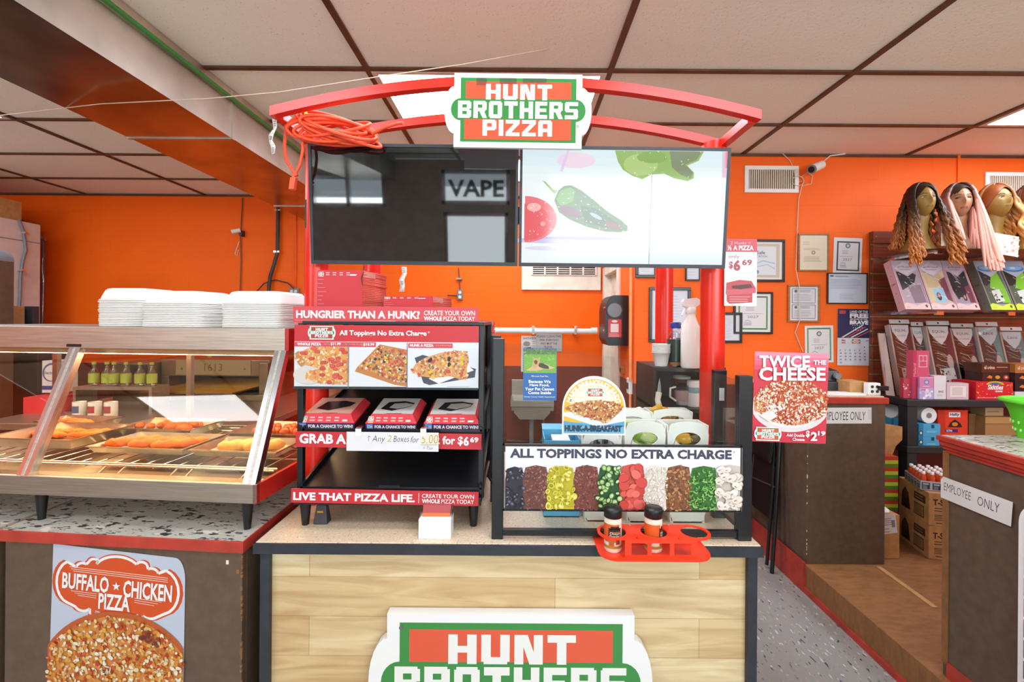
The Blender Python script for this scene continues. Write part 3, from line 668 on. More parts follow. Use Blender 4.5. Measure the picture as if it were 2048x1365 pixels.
a.rect(1047, 699, 1112, 746, '#7CB648'); a.rect(1047, 699, 1112, 709, '#5B7F4A'); a.blobs([(1047, 698), (1112, 698), (1112, 708), (1047, 710)], 60, 1, 2.4, ['#46683A', '#7FA564', '#6A8E52']); a.blobs([(1047, 710), (1112, 710), (1112, 746), (1047, 746)], 60, 1.5, 4, ['#86C04E', '#74AC42', '#92CB58'], .4)
a.poly([(1051, 741), (1062, 734), (1066, 728), (1078, 726), (1092, 728), (1102, 733), (1110, 736), (1098, 739), (1088, 738), (1074, 742), (1060, 742)], '#D9B98A'); a.poly([(1074, 727), (1084, 726), (1096, 732), (1098, 738), (1086, 737), (1078, 734)], '#4B4640'); a.poly([(1064, 733), (1066, 722), (1065, 713), (1069, 717), (1074, 718), (1080, 713), (1079, 722), (1076, 732), (1070, 738)], '#D2AC78'); a.poly([(1067, 722), (1071, 720), (1075, 723), (1073, 729), (1069, 728)], '#6B4C34')
a.text('We Love Your Pet,', 1062, 751, 1096, 754.5, '#FFFFFF', .01)
for i, (s_, u0, u1) in enumerate((('Because We', 1057, 1101), ('Have Food,', 1059, 1098), ('Your Pet Cannot', 1050, 1108), ('Come Inside', 1056, 1102))): a.text(s_, u0, 760+i*7.4, u1, 766.3+i*7.4, '#FFFFFF', .03)
a.text('Graves County Health Department', 1048, 792, 1110, 796, '#DDE9F6', .01)
a.place('dog_notice', label='blue notice with a resting dog photo stuck on the sneeze guard glass', cat='notice')

# ---- hanging and taped posters
a = Art(1503, 703, 1651, 883, 1.35, base='#D93448', th=.001)
for i, c in enumerate(('#F08CA8', '#EC7692', '#E8607E', '#E24C66')): a.rect(1503, 703+i*9, 1651, 703+(i+1)*9+.5, c)
plate = [(1577+77*cos(t_), 812+50*sin(t_)) for t_ in [i*2*pi/40 for i in range(40)]]; clampx = lambda P: [(min(1651, max(1503, x)), y) for x, y in P]
a.poly(clampx(plate), '#EADFE0'); a.poly(clampx([(1577+72*cos(i*2*pi/40), 808+45*sin(i*2*pi/40)) for i in range(40)]), '#F6F0EE')
pz = clampx([(1581+76*cos(i*2*pi/40), 802+45*sin(i*2*pi/40)) for i in range(40)]); a.poly(pz, '#C65A34'); a.poly([(1503+.5, 800), (1522, 792), (1545, 806), (1540, 822), (1525, 828), (1506, 822)], '#E0A060')
pizza_cheese(a, pz, 1000, ['#F0C8A0', '#FBEBD8', '#E69A6A', '#C2462E', '#D86A42', '#F6DDBE', '#FFF6EA', '#B53A28'], 1.4, 3.4)
a.poly([(1515, 830), (1536, 818), (1552, 830), (1534, 842)], '#F2E6E4'); a.blobs([(1525, 812), (1562, 800), (1570, 815), (1540, 826)], 60, 1, 2.5, ['#FFF8EC', '#FFFFFF', '#F6DDBE'])
a.text('TWICE', 1511, 709, 1612, 733, '#FFFFFF', .034, rot=-.03); a.text('THE', 1619, 716, 1644, 725, '#FFFFFF', .03, rot=-.03); a.text('CHEESE', 1511, 732, 1644, 759, '#FFFFFF', .034, rot=-.03)
a.logo(1506, 853, 1560, 880); a.text('Add Double', 1570, 864, 1606, 870, '#FFFFFF', .02); a.text('Cheese', 1582, 872, 1606, 878, '#FFFFFF', .02); a.text('$', 1608, 857, 1616, 871, '#FFFFFF', .04); a.text('2', 1618, 859, 1631, 877, '#FFFFFF', .04); a.text('19', 1632, 857, 1647, 866, '#FFFFFF', .04)
a.place('cheese_poster', rot=(0, radians(1.6), 0), label='red double cheese pizza poster fixed to the end post of the sneeze guard', cat='poster')
a = Art(1448, 478, 1513, 612, 1.575, base='#FBFAFB', th=.001)
a.rect(1448, 478, 1513, 504, '#DB5560'); a.text('2 Hunks =', 1460, 483, 1500, 489, '#F6C8CC', .0); a.text('½ A PIZZA', 1454, 491, 1506, 501, '#FFFFFF', .03); a.text('only', 1456, 509, 1478, 519, '#B07880', 0); a.text('$', 1457, 523, 1465, 539, '#B8505C', .03); a.text('6', 1466, 520, 1480, 542, '#B8505C', .05); a.text('69', 1483, 519, 1503, 531, '#B8505C', .03)
a.poly([(1452, 566), (1478, 560), (1502, 562), (1511, 577), (1511, 585), (1504, 586), (1504, 605), (1458, 608), (1453, 602), (1453, 590), (1451, 588)], '#C94A54'); a.poly([(1451, 580), (1511, 577), (1511, 586), (1453, 591)], '#D8606A'); a.poly([(1462, 572), (1500, 568), (1504, 575), (1480, 579), (1464, 577)], '#5A3230'); a.lines(1458, 594, 1502, 603, 3, '#E89CA0', .8)
a.rect(1448, 545, 1513, 546, '#F0EEF2')
a.place('slice_poster', label='narrow white slice price poster hanging beside the lit screen and red pole', cat='poster')

# ---- red shaker holder and the two shakers
t = thing('shaker_holder', 'red acrylic shaker rack overhanging the counter edge', 'holder', (.39, 1.30, KH))
def roundrect(x0, x1, y0, y1, r, n=6, rb=None):
    P = []
    for cx_, cy_, a0, rr in ((x1-r, y0+r, -pi/2, r), (x1-(rb or r), y1-(rb or r), 0, rb or r), (x0+(rb or r), y1-(rb or r), pi/2, rb or r), (x0+r, y0+r, pi, r)):
        P += [(cx_+rr*cos(a0+pi/2*i/n), cy_+rr*sin(a0+pi/2*i/n)) for i in range(n+1)]
    return P
mat('red_acrylic', '#F23A1C', .15, var=.03)
HX = [.276, .393, .508]; HY = 1.285
b = MB(); P = roundrect(.232, .548, 1.225, 1.375, .05, rb=.004); b.prism([(x, -y) for x, y in P], 0, .004, 'red_acrylic'); b.xf(Matrix(((1, 0, 0, 0), (0, 0, -1, 0), (0, 1, 0, KH+.0005), (0, 0, 0, 1)))); b.build('base_plate', t)
b = MB(); zt, hr = .952, .0365
def holed(mb, x0, x1, y0, y1, z0, z1, cx_, cy_, r, endx, m, n=32):
    O, I = [], []
    for i in range(n):
        a_ = 2*pi*i/n+pi/n; dx, dy = cos(a_), sin(a_)
        k = min(((x1-cx_) if dx > 0 else (cx_-x0))/max(1e-6, abs(dx)), ((y1-cy_) if dy > 0 else (cy_-y0))/max(1e-6, abs(dy)))
        if endx and dx*endx > 0: k = min(k, (y1-cy_))
        O.append((cx_+dx*k, cy_+dy*k)); I.append((cx_+dx*r, cy_+dy*r))
    for i in range(n):
        j = (i+1) % n
        mb.quad((*O[i], z1), (*O[j], z1), (*I[j], z1), (*I[i], z1), m); mb.quad((*I[i], z0), (*I[j], z0), (*O[j], z0), (*O[i], z0), m)
        mb.quad((*I[i], z1), (*I[j], z1), (*I[j], z0), (*I[i], z0), m); mb.quad((*O[i], z0), (*O[j], z0), (*O[j], z1), (*O[i], z1), m)
mid = [.232, (HX[0]+HX[1])/2, (HX[1]+HX[2])/2, .553]
for i, x in enumerate(HX): holed(b, mid[i], mid[i+1], HY-.045, HY+.045, zt, zt+.004, x, HY, hr, (-1, 0, 1)[i], 'red_acrylic')
b.build('top_plate', t)
b = MB(); ys = (1.2375, 1.2405)
for q in ((.30, .50, .945, .956), (.30, .50, KH+.004, KH+.012), (.30, .318, KH+.012, .945), (.362, .374, KH+.012, .945), (.424, .436, KH+.012, .945), (.482, .50, KH+.012, .945)): b.box(q[0], q[1], *ys, q[2], q[3], 'red_acrylic')
b.build('front_band', t)
def shaker(x, y, label, words, turn):
    t = thing('seasoning_shaker', label, 'shaker', (x, y, KH+.0045), 'seasoning shakers in the red rack')
    b = MB(); b.lathe([(.022, 0), (.0245, .003), (.0245, .088), (.023, .094)], 'cream_paint', (x, y, KH+.0045), 28); b.build('bottle', t)
    b = MB(); b.lathe([(.0235, .0945), (.0258, .0955), (.0258, .1175), (.024, .121), (.0, .1225)], 'black_plastic', (x, y, KH+.0045), 28); b.build('lid', t)
    b = MB(); r = .0249; z0 = KH+.0045
    def band(a0, a1, za, zb, c, rr):
        n = max(2, int((a1-a0)/.12)); P = [[(x+rr*sin(a0+(a1-a0)*i/n), y-rr*cos(a0+(a1-a0)*i/n), z0+z) for i in range(n+1)] for z in (za, zb)]
        b.grid(P, 'art_gloss', c)
    band(-2.6, 2.6, .012, .080, '#F1E9DC', r); band(-2.6, 2.6, .012, .020, '#C98A3C', r+.0002)
    if turn: band(-2.6, .55, .030, .080, '#E8662A', r+.0003)
    a0 = turn
    band(a0-.75, a0+.75, .044, .070, '#2A2620', r+.0005); band(a0-.5, a0+.5, .066, .075, '#2A2620', r+.0005); band(a0-.62, a0+.62, .058, .060, '#C98A3C', r+.0008)
    band(a0-.7, a0-.1, .020, .036, '#D8693A', r+.0006); band(a0+.1, a0+.6, .024, .038, '#B9402E', r+.0006)
    for w, h, zc in words:
        vs, fs = text_mesh(w, .02); ax = min(v[0] for v in vs); bx = max(v[0] for v in vs); ay = min(v[1] for v in vs); by = max(v[1] for v in vs)
        b.add([(x+(r+.001)*sin(a0-.6+1.2*(u-ax)/(bx-ax)), y-(r+.001)*cos(a0-.6+1.2*(u-ax)/(bx-ax)), z0+zc+h*(v-ay)/(by-ay)) for u, v in vs], fs, 'art_gloss', False, '#F4ECDD')
    b.build('wrap_label', t)
shaker(HX[0], HY, 'seasoning shaker with black lid and dark label facing the front of the red rack', [('Onion', .006, .0525), ('Powder', .006, .0455)], .05)
shaker(HX[1]-.001, HY, 'seasoning shaker with black lid and mostly plain orange side turned forward', [('Onion', .006, .0525), ('Powder', .006, .0455)], 1.15)

# ---- card holder, cowbell, cable
t = thing('card_holder', 'small white and clear card box on the speckled counter below the warming rack', 'card holder', (-.244, 1.345, KH))
x0, x1 = (840-CX)/F*1.345, (905-CX)/F*1.345
b = MB(); b.box(x0, x1, 1.345, 1.400, KH, KH+.058, 'white_plastic'); b.build('body', t, bevel=.001)
b = MB(); b.box(x0, x1, 1.400, 1.402, KH, KH+.088, 'clear_plastic'); b.box(x0, x0+.002, 1.36, 1.40, KH+.058, KH+.08, 'clear_plastic'); b.box(x1-.002, x1, 1.36, 1.40, KH+.058, KH+.08, 'clear_plastic'); b.build('backrest', t)
b = MB(); b.hexa([(x0+.006, 1.372, KH+.058), (x1-.006, 1.372, KH+.058), (x1-.006, 1.392, KH+.058), (x0+.006, 1.392, KH+.058)], [(x0+.006, 1.385, KH+.085), (x1-.006, 1.385, KH+.085), (x1-.006, 1.398, KH+.085), (x0+.006, 1.398, KH+.085)], 'art', '#B84A50')
b.hexa([(x0+.006, 1.366, KH+.058), (x1-.006, 1.366, KH+.058), (x1-.006, 1.371, KH+.058), (x0+.006, 1.371, KH+.058)], [(x0+.006, 1.370, KH+.067), (x1-.006, 1.370, KH+.067), (x1-.006, 1.375, KH+.067), (x0+.006, 1.375, KH+.067)], 'art', '#E8743C')
tag(b.build('coupon_cards'), 'stack of red and orange cards standing in the white card box', 'cards')
t = thing('cowbell', 'dark grey metal cowbell standing under the warming rack', 'bell', (-.628, 1.45, KH))
X, Yc = -.628, 1.45
b = MB(); b.hexa([(X-.023, Yc-.018, KH), (X+.023, Yc-.018, KH), (X+.023, Yc+.018, KH), (X-.023, Yc+.018, KH)], [(X-.015, Yc-.010, KH+.060), (X+.016, Yc-.010, KH+.060), (X+.016, Yc+.010, KH+.060), (X-.015, Yc+.010, KH+.060)], 'dark_grey'); b.build('body', t, bevel=.003)
b = MB(); b.tube([(X-.010, Yc, KH+.060), (X-.010, Yc, KH+.074), (X+.012, Yc, KH+.074), (X+.012, Yc, KH+.060)], .004, 'mid_grey', 8); b.build('handle', t)
b = MB(); b.quad((X-.010, Yc-.0152, KH+.037), (X+.009, Yc-.0152, KH+.037), (X+.009, Yc-.0142, KH+.043), (X-.010, Yc-.0142, KH+.043), 'gold'); b.build('badge', t)
b = MB(); b.tube([(-.100, 1.60, 1.0), (-.088, 1.59, .985), (-.062, 1.56, .955), (-.055, 1.60, .91), (-.06, 1.75, .908), (-.08, 2.0, .907)], .005, 'black_plastic', 8)
tag(b.build('power_cable'), 'black power cable curling from the warming rack across the counter', 'cable')
# ================================================================ heated display rack and its boxes
t = thing('warming_rack', 'black heated pizza display rack with red slogan strips', 'display rack', (-.42, 1.62, KH))
RX0, RX1 = -.680, -.112
LEGS = [(-.676, 1.437), (-.138, 1.437), (-.66, 1.80), (-.138, 1.80)]
for x, y in LEGS:
    b = MB(); b.cyl((x, y, KH), (x, y, .99), .011, 'black_plastic', 14, .019); b.build('leg', t)
b = MB(); b.box(RX0-.02, RX1, 1.405, 1.56, .975, 1.0, 'black_metal'); b.box(RX0, RX1, 1.56, 1.84, .975, 1.0, 'black_metal'); b.build('base_tray', t, bevel=.002)
def shelf(y0, z0, y1, z1, nm):
    b = MB(); b.hexa([(RX0, y0, z0-.012), (RX1, y0, z0-.012), (RX1, y1, z1-.012), (RX0, y1, z1-.012)], [(RX0, y0, z0), (RX1, y0, z0), (RX1, y1, z1), (RX0, y1, z1)], 'black_metal')
    for x in (RX0, RX1-.006): b.hexa([(x, y0, z0), (x+.006, y0, z0), (x+.006, y1, z1), (x, y1, z1)], [(x, y0, z0+.014), (x+.006, y0, z0+.014), (x+.006, y1, z1+.014), (x, y1, z1+.014)], 'black_metal')
    b.box(RX0, RX1, y0, y0+.004, z0, z0+.006, 'black_metal'); b.build(nm, t)
shelf(1.412, 1.024, 1.83, 1.115, 'heated_shelf'); shelf(1.424, 1.204, 1.83, 1.292, 'heated_shelf')
for x in (RX0-.022, RX1-.012):
    for y in (1.43, 1.80):
        b = MB(); b.box(x, x+.018, y, y+.022, .99, 1.545, 'black_metal'); b.build('post', t, bevel=.002)
b = MB(); b.box(RX0-.005, RX1+.004, 1.424, 1.84, 1.540, 1.552, 'black_metal'); b.box(RX0+.01, RX1-.01, 1.45, 1.82, 1.36, 1.372, 'black_metal'); b.build('top_deck', t, bevel=.002)
b = MB(); b.box(RX0+.012, RX1-.012, 1.826, 1.834, 1.10, 1.54, 'dark_grey'); b.build('back_panel', t)
a = Art(587, 612, 957, 645, 1.432, base=PINK, th=.003)
a.text('HUNGRIER THAN A HUNK?', 593, 620, 840, 636, '#FFFFFF', .038); a.text('CREATE YOUR OWN', 848, 619, 950, 628.5, '#FFFFFF', .01); a.text('WHOLE', 848, 630.5, 884, 639, '#FFFFFF', .04); a.text('PIZZA TODAY', 887, 630.5, 950, 639, '#FFFFFF', .01)
a.rect(740, 640, 792, 645, '#E7B9A8'); a.lines(590, 640, 640, 641, 1, '#E98D92', .6); a.place('slogan_strip', t, loc=at(587, 645, 1.432)+Vector((0, 0, -.001)))
a = Art(589, 650, 957, 775, 1.416, base='#E9EEF2', th=.003)
a.rect(589, 650, 957, 683, RED); a.logo(616, 652, 671, 679, red='#C23038'); a.text('All Toppings No Extra Charge', 679, 660, 853, 673, '#FFFFFF', .03); a.text('®', 855, 661, 859, 665, '#FFFFFF', 0)
a.rect(589, 684, 752, 693, PINK); a.text('WHOLE PIZZA', 595, 685.5, 643, 691, '#FFFFFF', .04); a.text('Original Crust', 648, 686.5, 661, 690, '#F2B6BA', 0); a.text('$11.99', 662, 685, 682, 691, '#FFFFFF', .03); a.text('Thin Available for only', 690, 686.5, 726, 690, '#F2B6BA', 0); a.text('$10.99', 727, 685.5, 749, 691.5, '#FFFFFF', .03)
a.rect(817, 685, 905, 694, PINK); a.text('HUNK A PIZZA', 820, 686.5, 867, 692, '#FFFFFF', .04); a.text('(1/4 of Whole Pizza)', 872, 687.5, 902, 691, '#F2B6BA', 0)
a.ell(618, 750, 30, 18, '#DED8D2', 24); w1 = [(596, 703), (606, 702), (622, 694), (697, 694), (697, 768), (640, 766), (612, 756), (614, 744), (640, 737), (604, 727), (592, 716)]
a.poly(w1, '#E7A45A'); a.poly([(591, 707), (598, 702), (612, 726), (604, 734), (597, 727)], '#C98A4A'); a.blobs(w1, 230, 1.4, 3.4, ['#F0C888', '#F6DCA6', '#E59A58', '#F9E8C6', '#DB7848'])
for k in range(27):
    while True:
        x, y = R.uniform(600, 692), R.uniform(697, 764)
        if inside(w1, x, y): break
    a.ell(x, y, R.uniform(4.5, 6.5), R.uniform(3, 4.2), '#B93B34', 12, step=4e-6); a.ell(x-.3, y-.4, R.uniform(4, 5.6), R.uniform(2.6, 3.6), R.choice(['#D8544A', '#E0625A']), 12, step=4e-6)
a.text('Original Crust', 672, 759, 694, 763, '#FFFFFF', 0)
a.rect(699, 694, 814.5, 772, '#E6EBF0'); w2 = [(760, 688), (814, 698), (814, 771), (790, 768), (711, 742), (716, 733)]
a.poly(w2, '#C9854A'); w3 = [(762, 691), (814, 701), (814, 762), (790, 760), (718, 734)]; a.poly(w3, '#D58E52')
a.blobs(w3, 330, 1.3, 3.2, ['#E8CFA0', '#B4553E', '#8A6A4A', '#D8A868', '#6A5A3A', '#C8504A', '#E6C43C', '#3E3A30', '#F0DDB6', '#A88A5C']); a.blobs(w3, 22, 3, 4.6, ['#E8C83A', '#D05048', '#E0563F'], .7, 10); a.text('Thin Crust', 793, 759, 811, 763, '#FFFFFF', 0)
a.rect(816.2, 694.5, 957, 773, '#E4EAF0'); a.poly([(830, 714), (846, 708), (952, 735), (950, 752), (860, 768), (848, 764)], '#4A4C5C'); a.poly([(858, 755), (935, 728), (948, 738), (878, 765)], '#F3F2F2')
w4 = [(824, 740), (832, 726), (850, 714), (880, 704), (912, 699), (934, 700), (938, 715), (934, 735), (936, 752), (926, 757), (900, 750), (868, 754), (840, 750), (826, 744)]
a.poly(w4, '#DFA262'); a.blobs(w4, 220, 1.4, 3.4, ['#E9C08A', '#C8643F', '#F2DDB0', '#B0703E', '#8E7A5A', '#D88A50']); a.blobs(w4, 15, 3.6, 5.4, ['#E6C63A', '#2F2B30', '#D2503F', '#D2503F'], .8, 12)
a.rect(697.6, 684, 699, 775, '#7C8088'); a.rect(814.6, 684, 816, 775, '#7C8088'); a.lines(895, 770.5, 945, 770.5, 1, '#B4B8BE', .5)
a.place('photo_panel', t)
b = MB(); b.box((589-CX)/F*1.416, (957-CX)/F*1.416, 1.411, 1.420, at(773, 779, 1.416).z, at(773, 774, 1.416).z, 'navy_edge'); b.build('panel_lip', t)
a = Art(592, 863, 963, 894, 1.412, base=RED, th=.003)
a.text('GRAB A', 599, 867, 693, 887, '#FFFFFF', .038); a.text('HUNK', 700, 867, 800, 887, '#FFFFFF', .038); a.text('2 for $', 870, 868, 926, 887, '#FFFFFF', .03); a.text('6', 927, 868, 938, 887, '#FFFFFF', .038); a.text('69', 940, 869, 957, 880, '#FFFFFF', .04); a.place('price_strip', t, rot=(0, TH, 0))
a = Art(583, 977, 957, 1005, 1.402, base=RED, th=.003)
a.text('LIVE THAT PIZZA LIFE.', 587, 984, 830, 1000, '#FFFFFF', .038); a.rect(837.3, 981, 838.3, 1001, '#FFFFFF'); a.text('CREATE YOUR OWN', 844, 982.5, 948, 990.5, '#FFFFFF', .01); a.text('WHOLE', 844, 992.5, 880, 1001, '#FFFFFF', .04); a.text('PIZZA TODAY', 883, 992.5, 948, 1001, '#FFFFFF', .01)
a.place('slogan_strip', t, rot=(0, radians(.7), 0))
b = MB(); b.box((760-CX)/F*1.41, (802-CX)/F*1.41, 1.409, 1.4115, 1.027, 1.036, 'black_plastic'); b.build('maker_plate', t)

# second cabinet behind, with a box pile
b = MB(); b.box(-.235, -.108, 1.87, 2.12, KH+.05, 1.37, 'black_metal')
t2 = thing('holding_cabinet', 'narrow black holding cabinet behind the warming rack', 'cabinet', (-.17, 2.0, KH)); b.build('body', t2, bevel=.003)
for x in (-.225, -.12):
    for y in (1.885, 2.10):
        b = MB(); b.cyl((x, y, KH), (x, y, KH+.05), .009, 'black_plastic', 10); b.build('leg', t2)
b = MB(); b.box(-.109, -.105, 1.875, 1.90, KH+.07, 1.36, 'alu'); b.build('trim_strip', t2)

# ---- piles of flattened red boxes
mat('box_red', '#DB3840', .6, var=.05); mat('box_edge', '#E86A5C', .7, var=.08)
def blank(w, d, h, ch, first):
    b = MB(); P = [(-w/2, 0), (w/2, 0), (w/2+ch, d*.35), (w/2+ch, d), (-w/2-ch, d), (-w/2-ch, d*.35)]
    n = len(P); vs = [(x, y, 0) for x, y in P]+[(x+(0.0015 if i % 2 else -.001), y, h) for i, (x, y) in enumerate(P)]
    b.add(vs, [tuple(range(n-1, -1, -1)), tuple(range(n, 2*n))], 'box_red'); b.add(vs, [(i, (i+1) % n, n+(i+1) % n, n+i) for i in range(n)], 'box_edge')
    return b
def pile(x, y, z, w, d, ch, n, h, where, group, rz, flap):
    o = blank(w, d, h*.86, ch, True).build('pizza_box', local=True, org=(0, 0, 0))
    for i in range(n):
        q = o if i == 0 else o.copy()
        if i: COL.objects.link(q)
        q.location = (x+R.uniform(-.0015, .0015), y+R.uniform(-.002, .002), z+i*h); q.rotation_euler = (0, 0, rz+R.uniform(-.012, .012))
        tag(q, 'flattened red cardboard pizza box in the '+where, 'box', group)
    tp = thing('pizza_box', 'uppermost red pizza box with printed front flap on the '+where, 'box', (x, y, z+n*h), None, rz)
    m = MB(); m.merge(blank(w, d, h*.86, ch, False)); m.build('body', tp, local=True)
    a = Art(0, 0, 100, 80, sc=w/100, base='#D8343E', th=.0012)
    a.logo(2, 3, 14, 11); 
    for k in range(4): a.lines(19+k*15, 4.5, 28+k*15, 8, 2, '#F6C9C9', .8)
    a.lines(72, 8, 88, 8, 1, '#FFFFFF', 1.2)
    for k in range(9): a.lines(2, 16+k*7, 10+R.random()*14, 16+k*7, 1, '#EE8E90', .45)
    fl = a.mb; k = flap/(80*a.sc)
    fl.v = [Vector((p.x-w/2, p.y-.004, (p.z-80*a.sc)*k+h*.8)) for p in fl.v]; fl.build('front_flap', tp, local=True)
    m = MB(); m.add([(w/2+.0005, 0, h*.4), (w/2+ch+.001, d*.34, h*.4), (w/2+ch+.001, d*.34, h*.4-.020), (w/2+.0005, 0, h*.4-.020)], [(0, 3, 2, 1)], 'art', False, '#F0A79A'); m.build('side_flap', tp, local=True)
pile(-.590, 1.49, 1.553, .150, .20, .018, 27, .0060, 'taller pile on the warming rack', 'flattened boxes in the taller rack pile', 0.0, .155)
pile(-.365, 1.49, 1.553, .165, .20, .018, 13, .0060, 'shorter pile on the warming rack', 'flattened boxes in the shorter rack pile', -.07, .075)
pile(-.168, 1.885, 1.371, .095, .20, .012, 28, .0064, 'pile on the narrow black cabinet', 'flattened boxes on the narrow cabinet', 0.0, .17)

# ---- three slice boxes on the middle shelf
def slice_box(pxl, pxr, label, win):
    w = (pxr-pxl)/F*1.44; x = ((pxl+pxr)/2-CX)/F*1.44; slope = math.atan2(.088, .406)
    t = thing('slice_box', label, 'box', (x, 1.438, 1.2086), 'slice boxes on the middle heated shelf'); t.rotation_euler = (slope, 0, 0)
    d, h = .160, .042; b = MB(); f = .010
    b.hexa([(-w/2+f, 0, 0), (w/2-f, 0, 0), (w/2-f, d, 0), (-w/2+f, d, 0)], [(-w/2, -.004, h*.45), (w/2, -.004, h*.45), (w/2, d, h*.45), (-w/2, d, h*.45)], 'box_red'); b.build('tray', t, local=True)
    l = MB(); l.hexa([(-w/2, -.004, h*.46), (w/2, -.004, h*.46), (w/2, d, h*.46), (-w/2, d, h*.46)], [(-w/2+.016, .016, h), (w/2-.016, .016, h), (w/2-.016, d-.012, h), (-w/2+.016, d-.012, h)], 'box_red')
    top = '#FBF7F2' if win else '#F3B9A8'
    l.quad((-w/2+.017, .017, h+.0004), (w/2-.017, .017, h+.0004), (w/2-.017, d-.013, h+.0004), (-w/2+.017, d-.013, h+.0004), 'art', top)
    l.quad((-.02, .0175, h+.0008), (.03, .0175, h+.0008), (.03, .021, h+.0008), (-.02, .021, h+.0008), 'art', '#B22A32'); l.build('lid', t, local=True)
    m = MB(); P = [(-w*.30, .055), (-w*.05, .040), (w*.28, .075), (w*.33, .105), (w*.1, .122), (-w*.22, .112)]
    m.add([(p, q, h+.0008) for p, q in P], [tuple(range(6))], 'art_gloss', False, '#3B3036' if win < 2 else '#4B4448')
    if win: m.add([(p*.72+.012, .03+q*.62, h+.0012) for p, q in P], [tuple(range(6))], 'art_gloss', False, '#E9E3DE')
    m.build('window', t, local=True)
    a = Art(0, 0, 110, 40, sc=w/110, base=None, th=0)
    a.logo(5, 3, 17, 12)
    for k in range(4): a.lines(22+k*16, 5, 33+k*16, 9, 2, '#F6C9C9', .9)
    a.lines(86, 9, 98, 9, 1, '#FFFFFF', 1.3); g = a.mb; g.v = [Vector((p.x-w/2, -.0032+p.y*.2+.018*((p.z-28*a.sc)/(12*a.sc)), h*.46+.0012+(h*.50)*((p.z-28*a.sc)/(12*a.sc)))) for p in g.v]; g.build('lid_print', t, local=True)
    a = Art(0, 0, 110, 12, sc=w/110, base='#4A2B62', th=.0006)
    a.rect(3, 0, 16, 12, '#4F8EDB'); a.text('FOR A CHANCE TO WIN!', 20, 3, 107, 11, '#FFFFFF', .04); a.text('SCAN', 4, 3, 15, 11, '#D9EBFF', .03); g = a.mb; g.v = [Vector((p.x-w/2, p.y-.0045, p.z*.9+.001)) for p in g.v]; g.build('promo_band', t, local=True)
slice_box(600, 712, 'red slice box with pink lid beside the rack post', 0)
slice_box(734, 836, 'white lidded slice box in the middle of the three', 1)
slice_box(850, 962, 'white lidded red slice box with a darker window next to the plain one', 2)

# ---- handwritten price paper clipped to the strip
a = Art(693, 864, 877, 902, 1.398, base='#F2F2F6', th=.0006, m='art_matte')
a.line([(737, 883), (738, 872), (735, 875)], .7, '#3A3A42'); a.line([(738, 872), (741, 874.5)], .7, '#3A3A42'); a.text('Any', 744, 871, 770, 887, '#3A3A42', -.012, .25); a.text('2', 774, 870, 783, 883, '#D9B44A', -.01, .2); a.text('Boxes', 787, 871, 818, 883, '#3A3A42', -.012, .2); a.text('for', 821, 872, 838, 884, '#3A3A42', -.012, .3)
a.rect(840+1, 866, 877, 888, '#F3F0DF'); a.text('5.00', 843, 868, 876, 886, '#D2B04A', -.008, .1); a.line([(842, 888.5), (874, 888)], .5, '#8A8E9A'); a.text('+ Tax', 846, 891, 866, 898, '#9AA0AE', -.01, .2)
a.place('price_paper', rot=(0, radians(.2), 0), label='strip of white paper with handwritten box price clipped to the rack shelf', cat='paper')
for px in (716, 846):
    p = at(px, 864, 1.396); b = MB(); b.box(p.x-.008, p.x+.010, 1.3955, 1.3968, p.z-.014, p.z+.010, 'white_plastic'); b.box(p.x-.006, p.x+.008, 1.3955, 1.43, p.z+.009, p.z+.013, 'chrome')
    tag(b.build('paper_clip'), 'small metal clip over the %s end of the handwritten price paper' % ('GRAB' if px < 800 else 'yellow price'), 'clip')
b = MB(); b.tube([at(728, 534, 1.51), at(727, 545, 1.49), at(723, 556, 1.475), at(725, 570, 1.470)], .0016, 'black_plastic', 6); tag(b.build('thin_cable'), 'short thin black cable dangling below the dark screen over red boxes', 'cable')
# ================================================================ counter and hot food case on the near side
LA = radians(-4.5); LO = Vector((-.803, 1.318, 0))
def lw(x, y, z): return LO + Matrix.Rotation(LA, 3, 'Z') @ Vector((x, y, z))
def lthing(name, label, cat, x, y, z, group=None, rz=0.0):
    t = thing(name, label, cat, lw(x, y, z), group, LA+rz); return t
def sh(mb):
    mb.v = [Vector((p.x-p.y*math.tan(-LA), p.y, p.z)) for p in mb.v]; return mb
t = lthing('snack_counter', 'brown panelled counter with red edged stone top carrying the hot food case', 'counter', 0, 0, 0)
b = MB(); b.box(-.792, -.004, .004, .92, KH-.008, KH, 'granite_top'); sh(b).build('worktop', t, local=True)
b = MB()
for q in ((-.796, 0, 0, .008), (-.796, -.786, .008, .92), (-.008, 0, .008, .92)): b.box(q[0], q[1], q[2], q[3], KH-.034, KH-.0002, 'red_trim')
sh(b).build('edge_trim', t, local=True, bevel=.001)
b = MB(); b.box(-.785, -.010, .012, .035, 0, KH-.034, 'brown_laminate'); b.box(-.032, -.010, .035, .90, 0, KH-.034, 'brown_laminate'); b.box(-.785, -.765, .035, .90, 0, KH-.034, 'brown_laminate'); sh(b).build('body', t, local=True, bevel=.0015)
b = MB()
for i in range(26):
    z = R.uniform(.45, .86); b.box(-.0125-R.uniform(0, .004), -.0095, .0112, .016, z, z+R.uniform(.003, .016), 'plywood')
for x, z in ((-.057, .826), (-.024, .80), (-.013, .75)): b.box(x-.004, x+.004, .0108, .0125, z, z+.012, 'cream_paint' if x < -.05 else 'plywood')
w = b.build('edge_wear', t, local=True); w['kind'] = 'stuff'
t = lthing('corner_counter', 'end of a second stone topped counter past the red strip under the hot case', 'counter', -1.2, 0, 0)
b = MB(); b.box(-.75+.35, -.404+.79, .004, .92, KH-.008, KH-.001, 'granite_top'); sh(b).build('worktop', t, local=True)
b = MB(); b.box(-.40, .39, 0, .008, KH-.034, KH, 'red_trim'); sh(b).build('edge_trim', t, local=True)
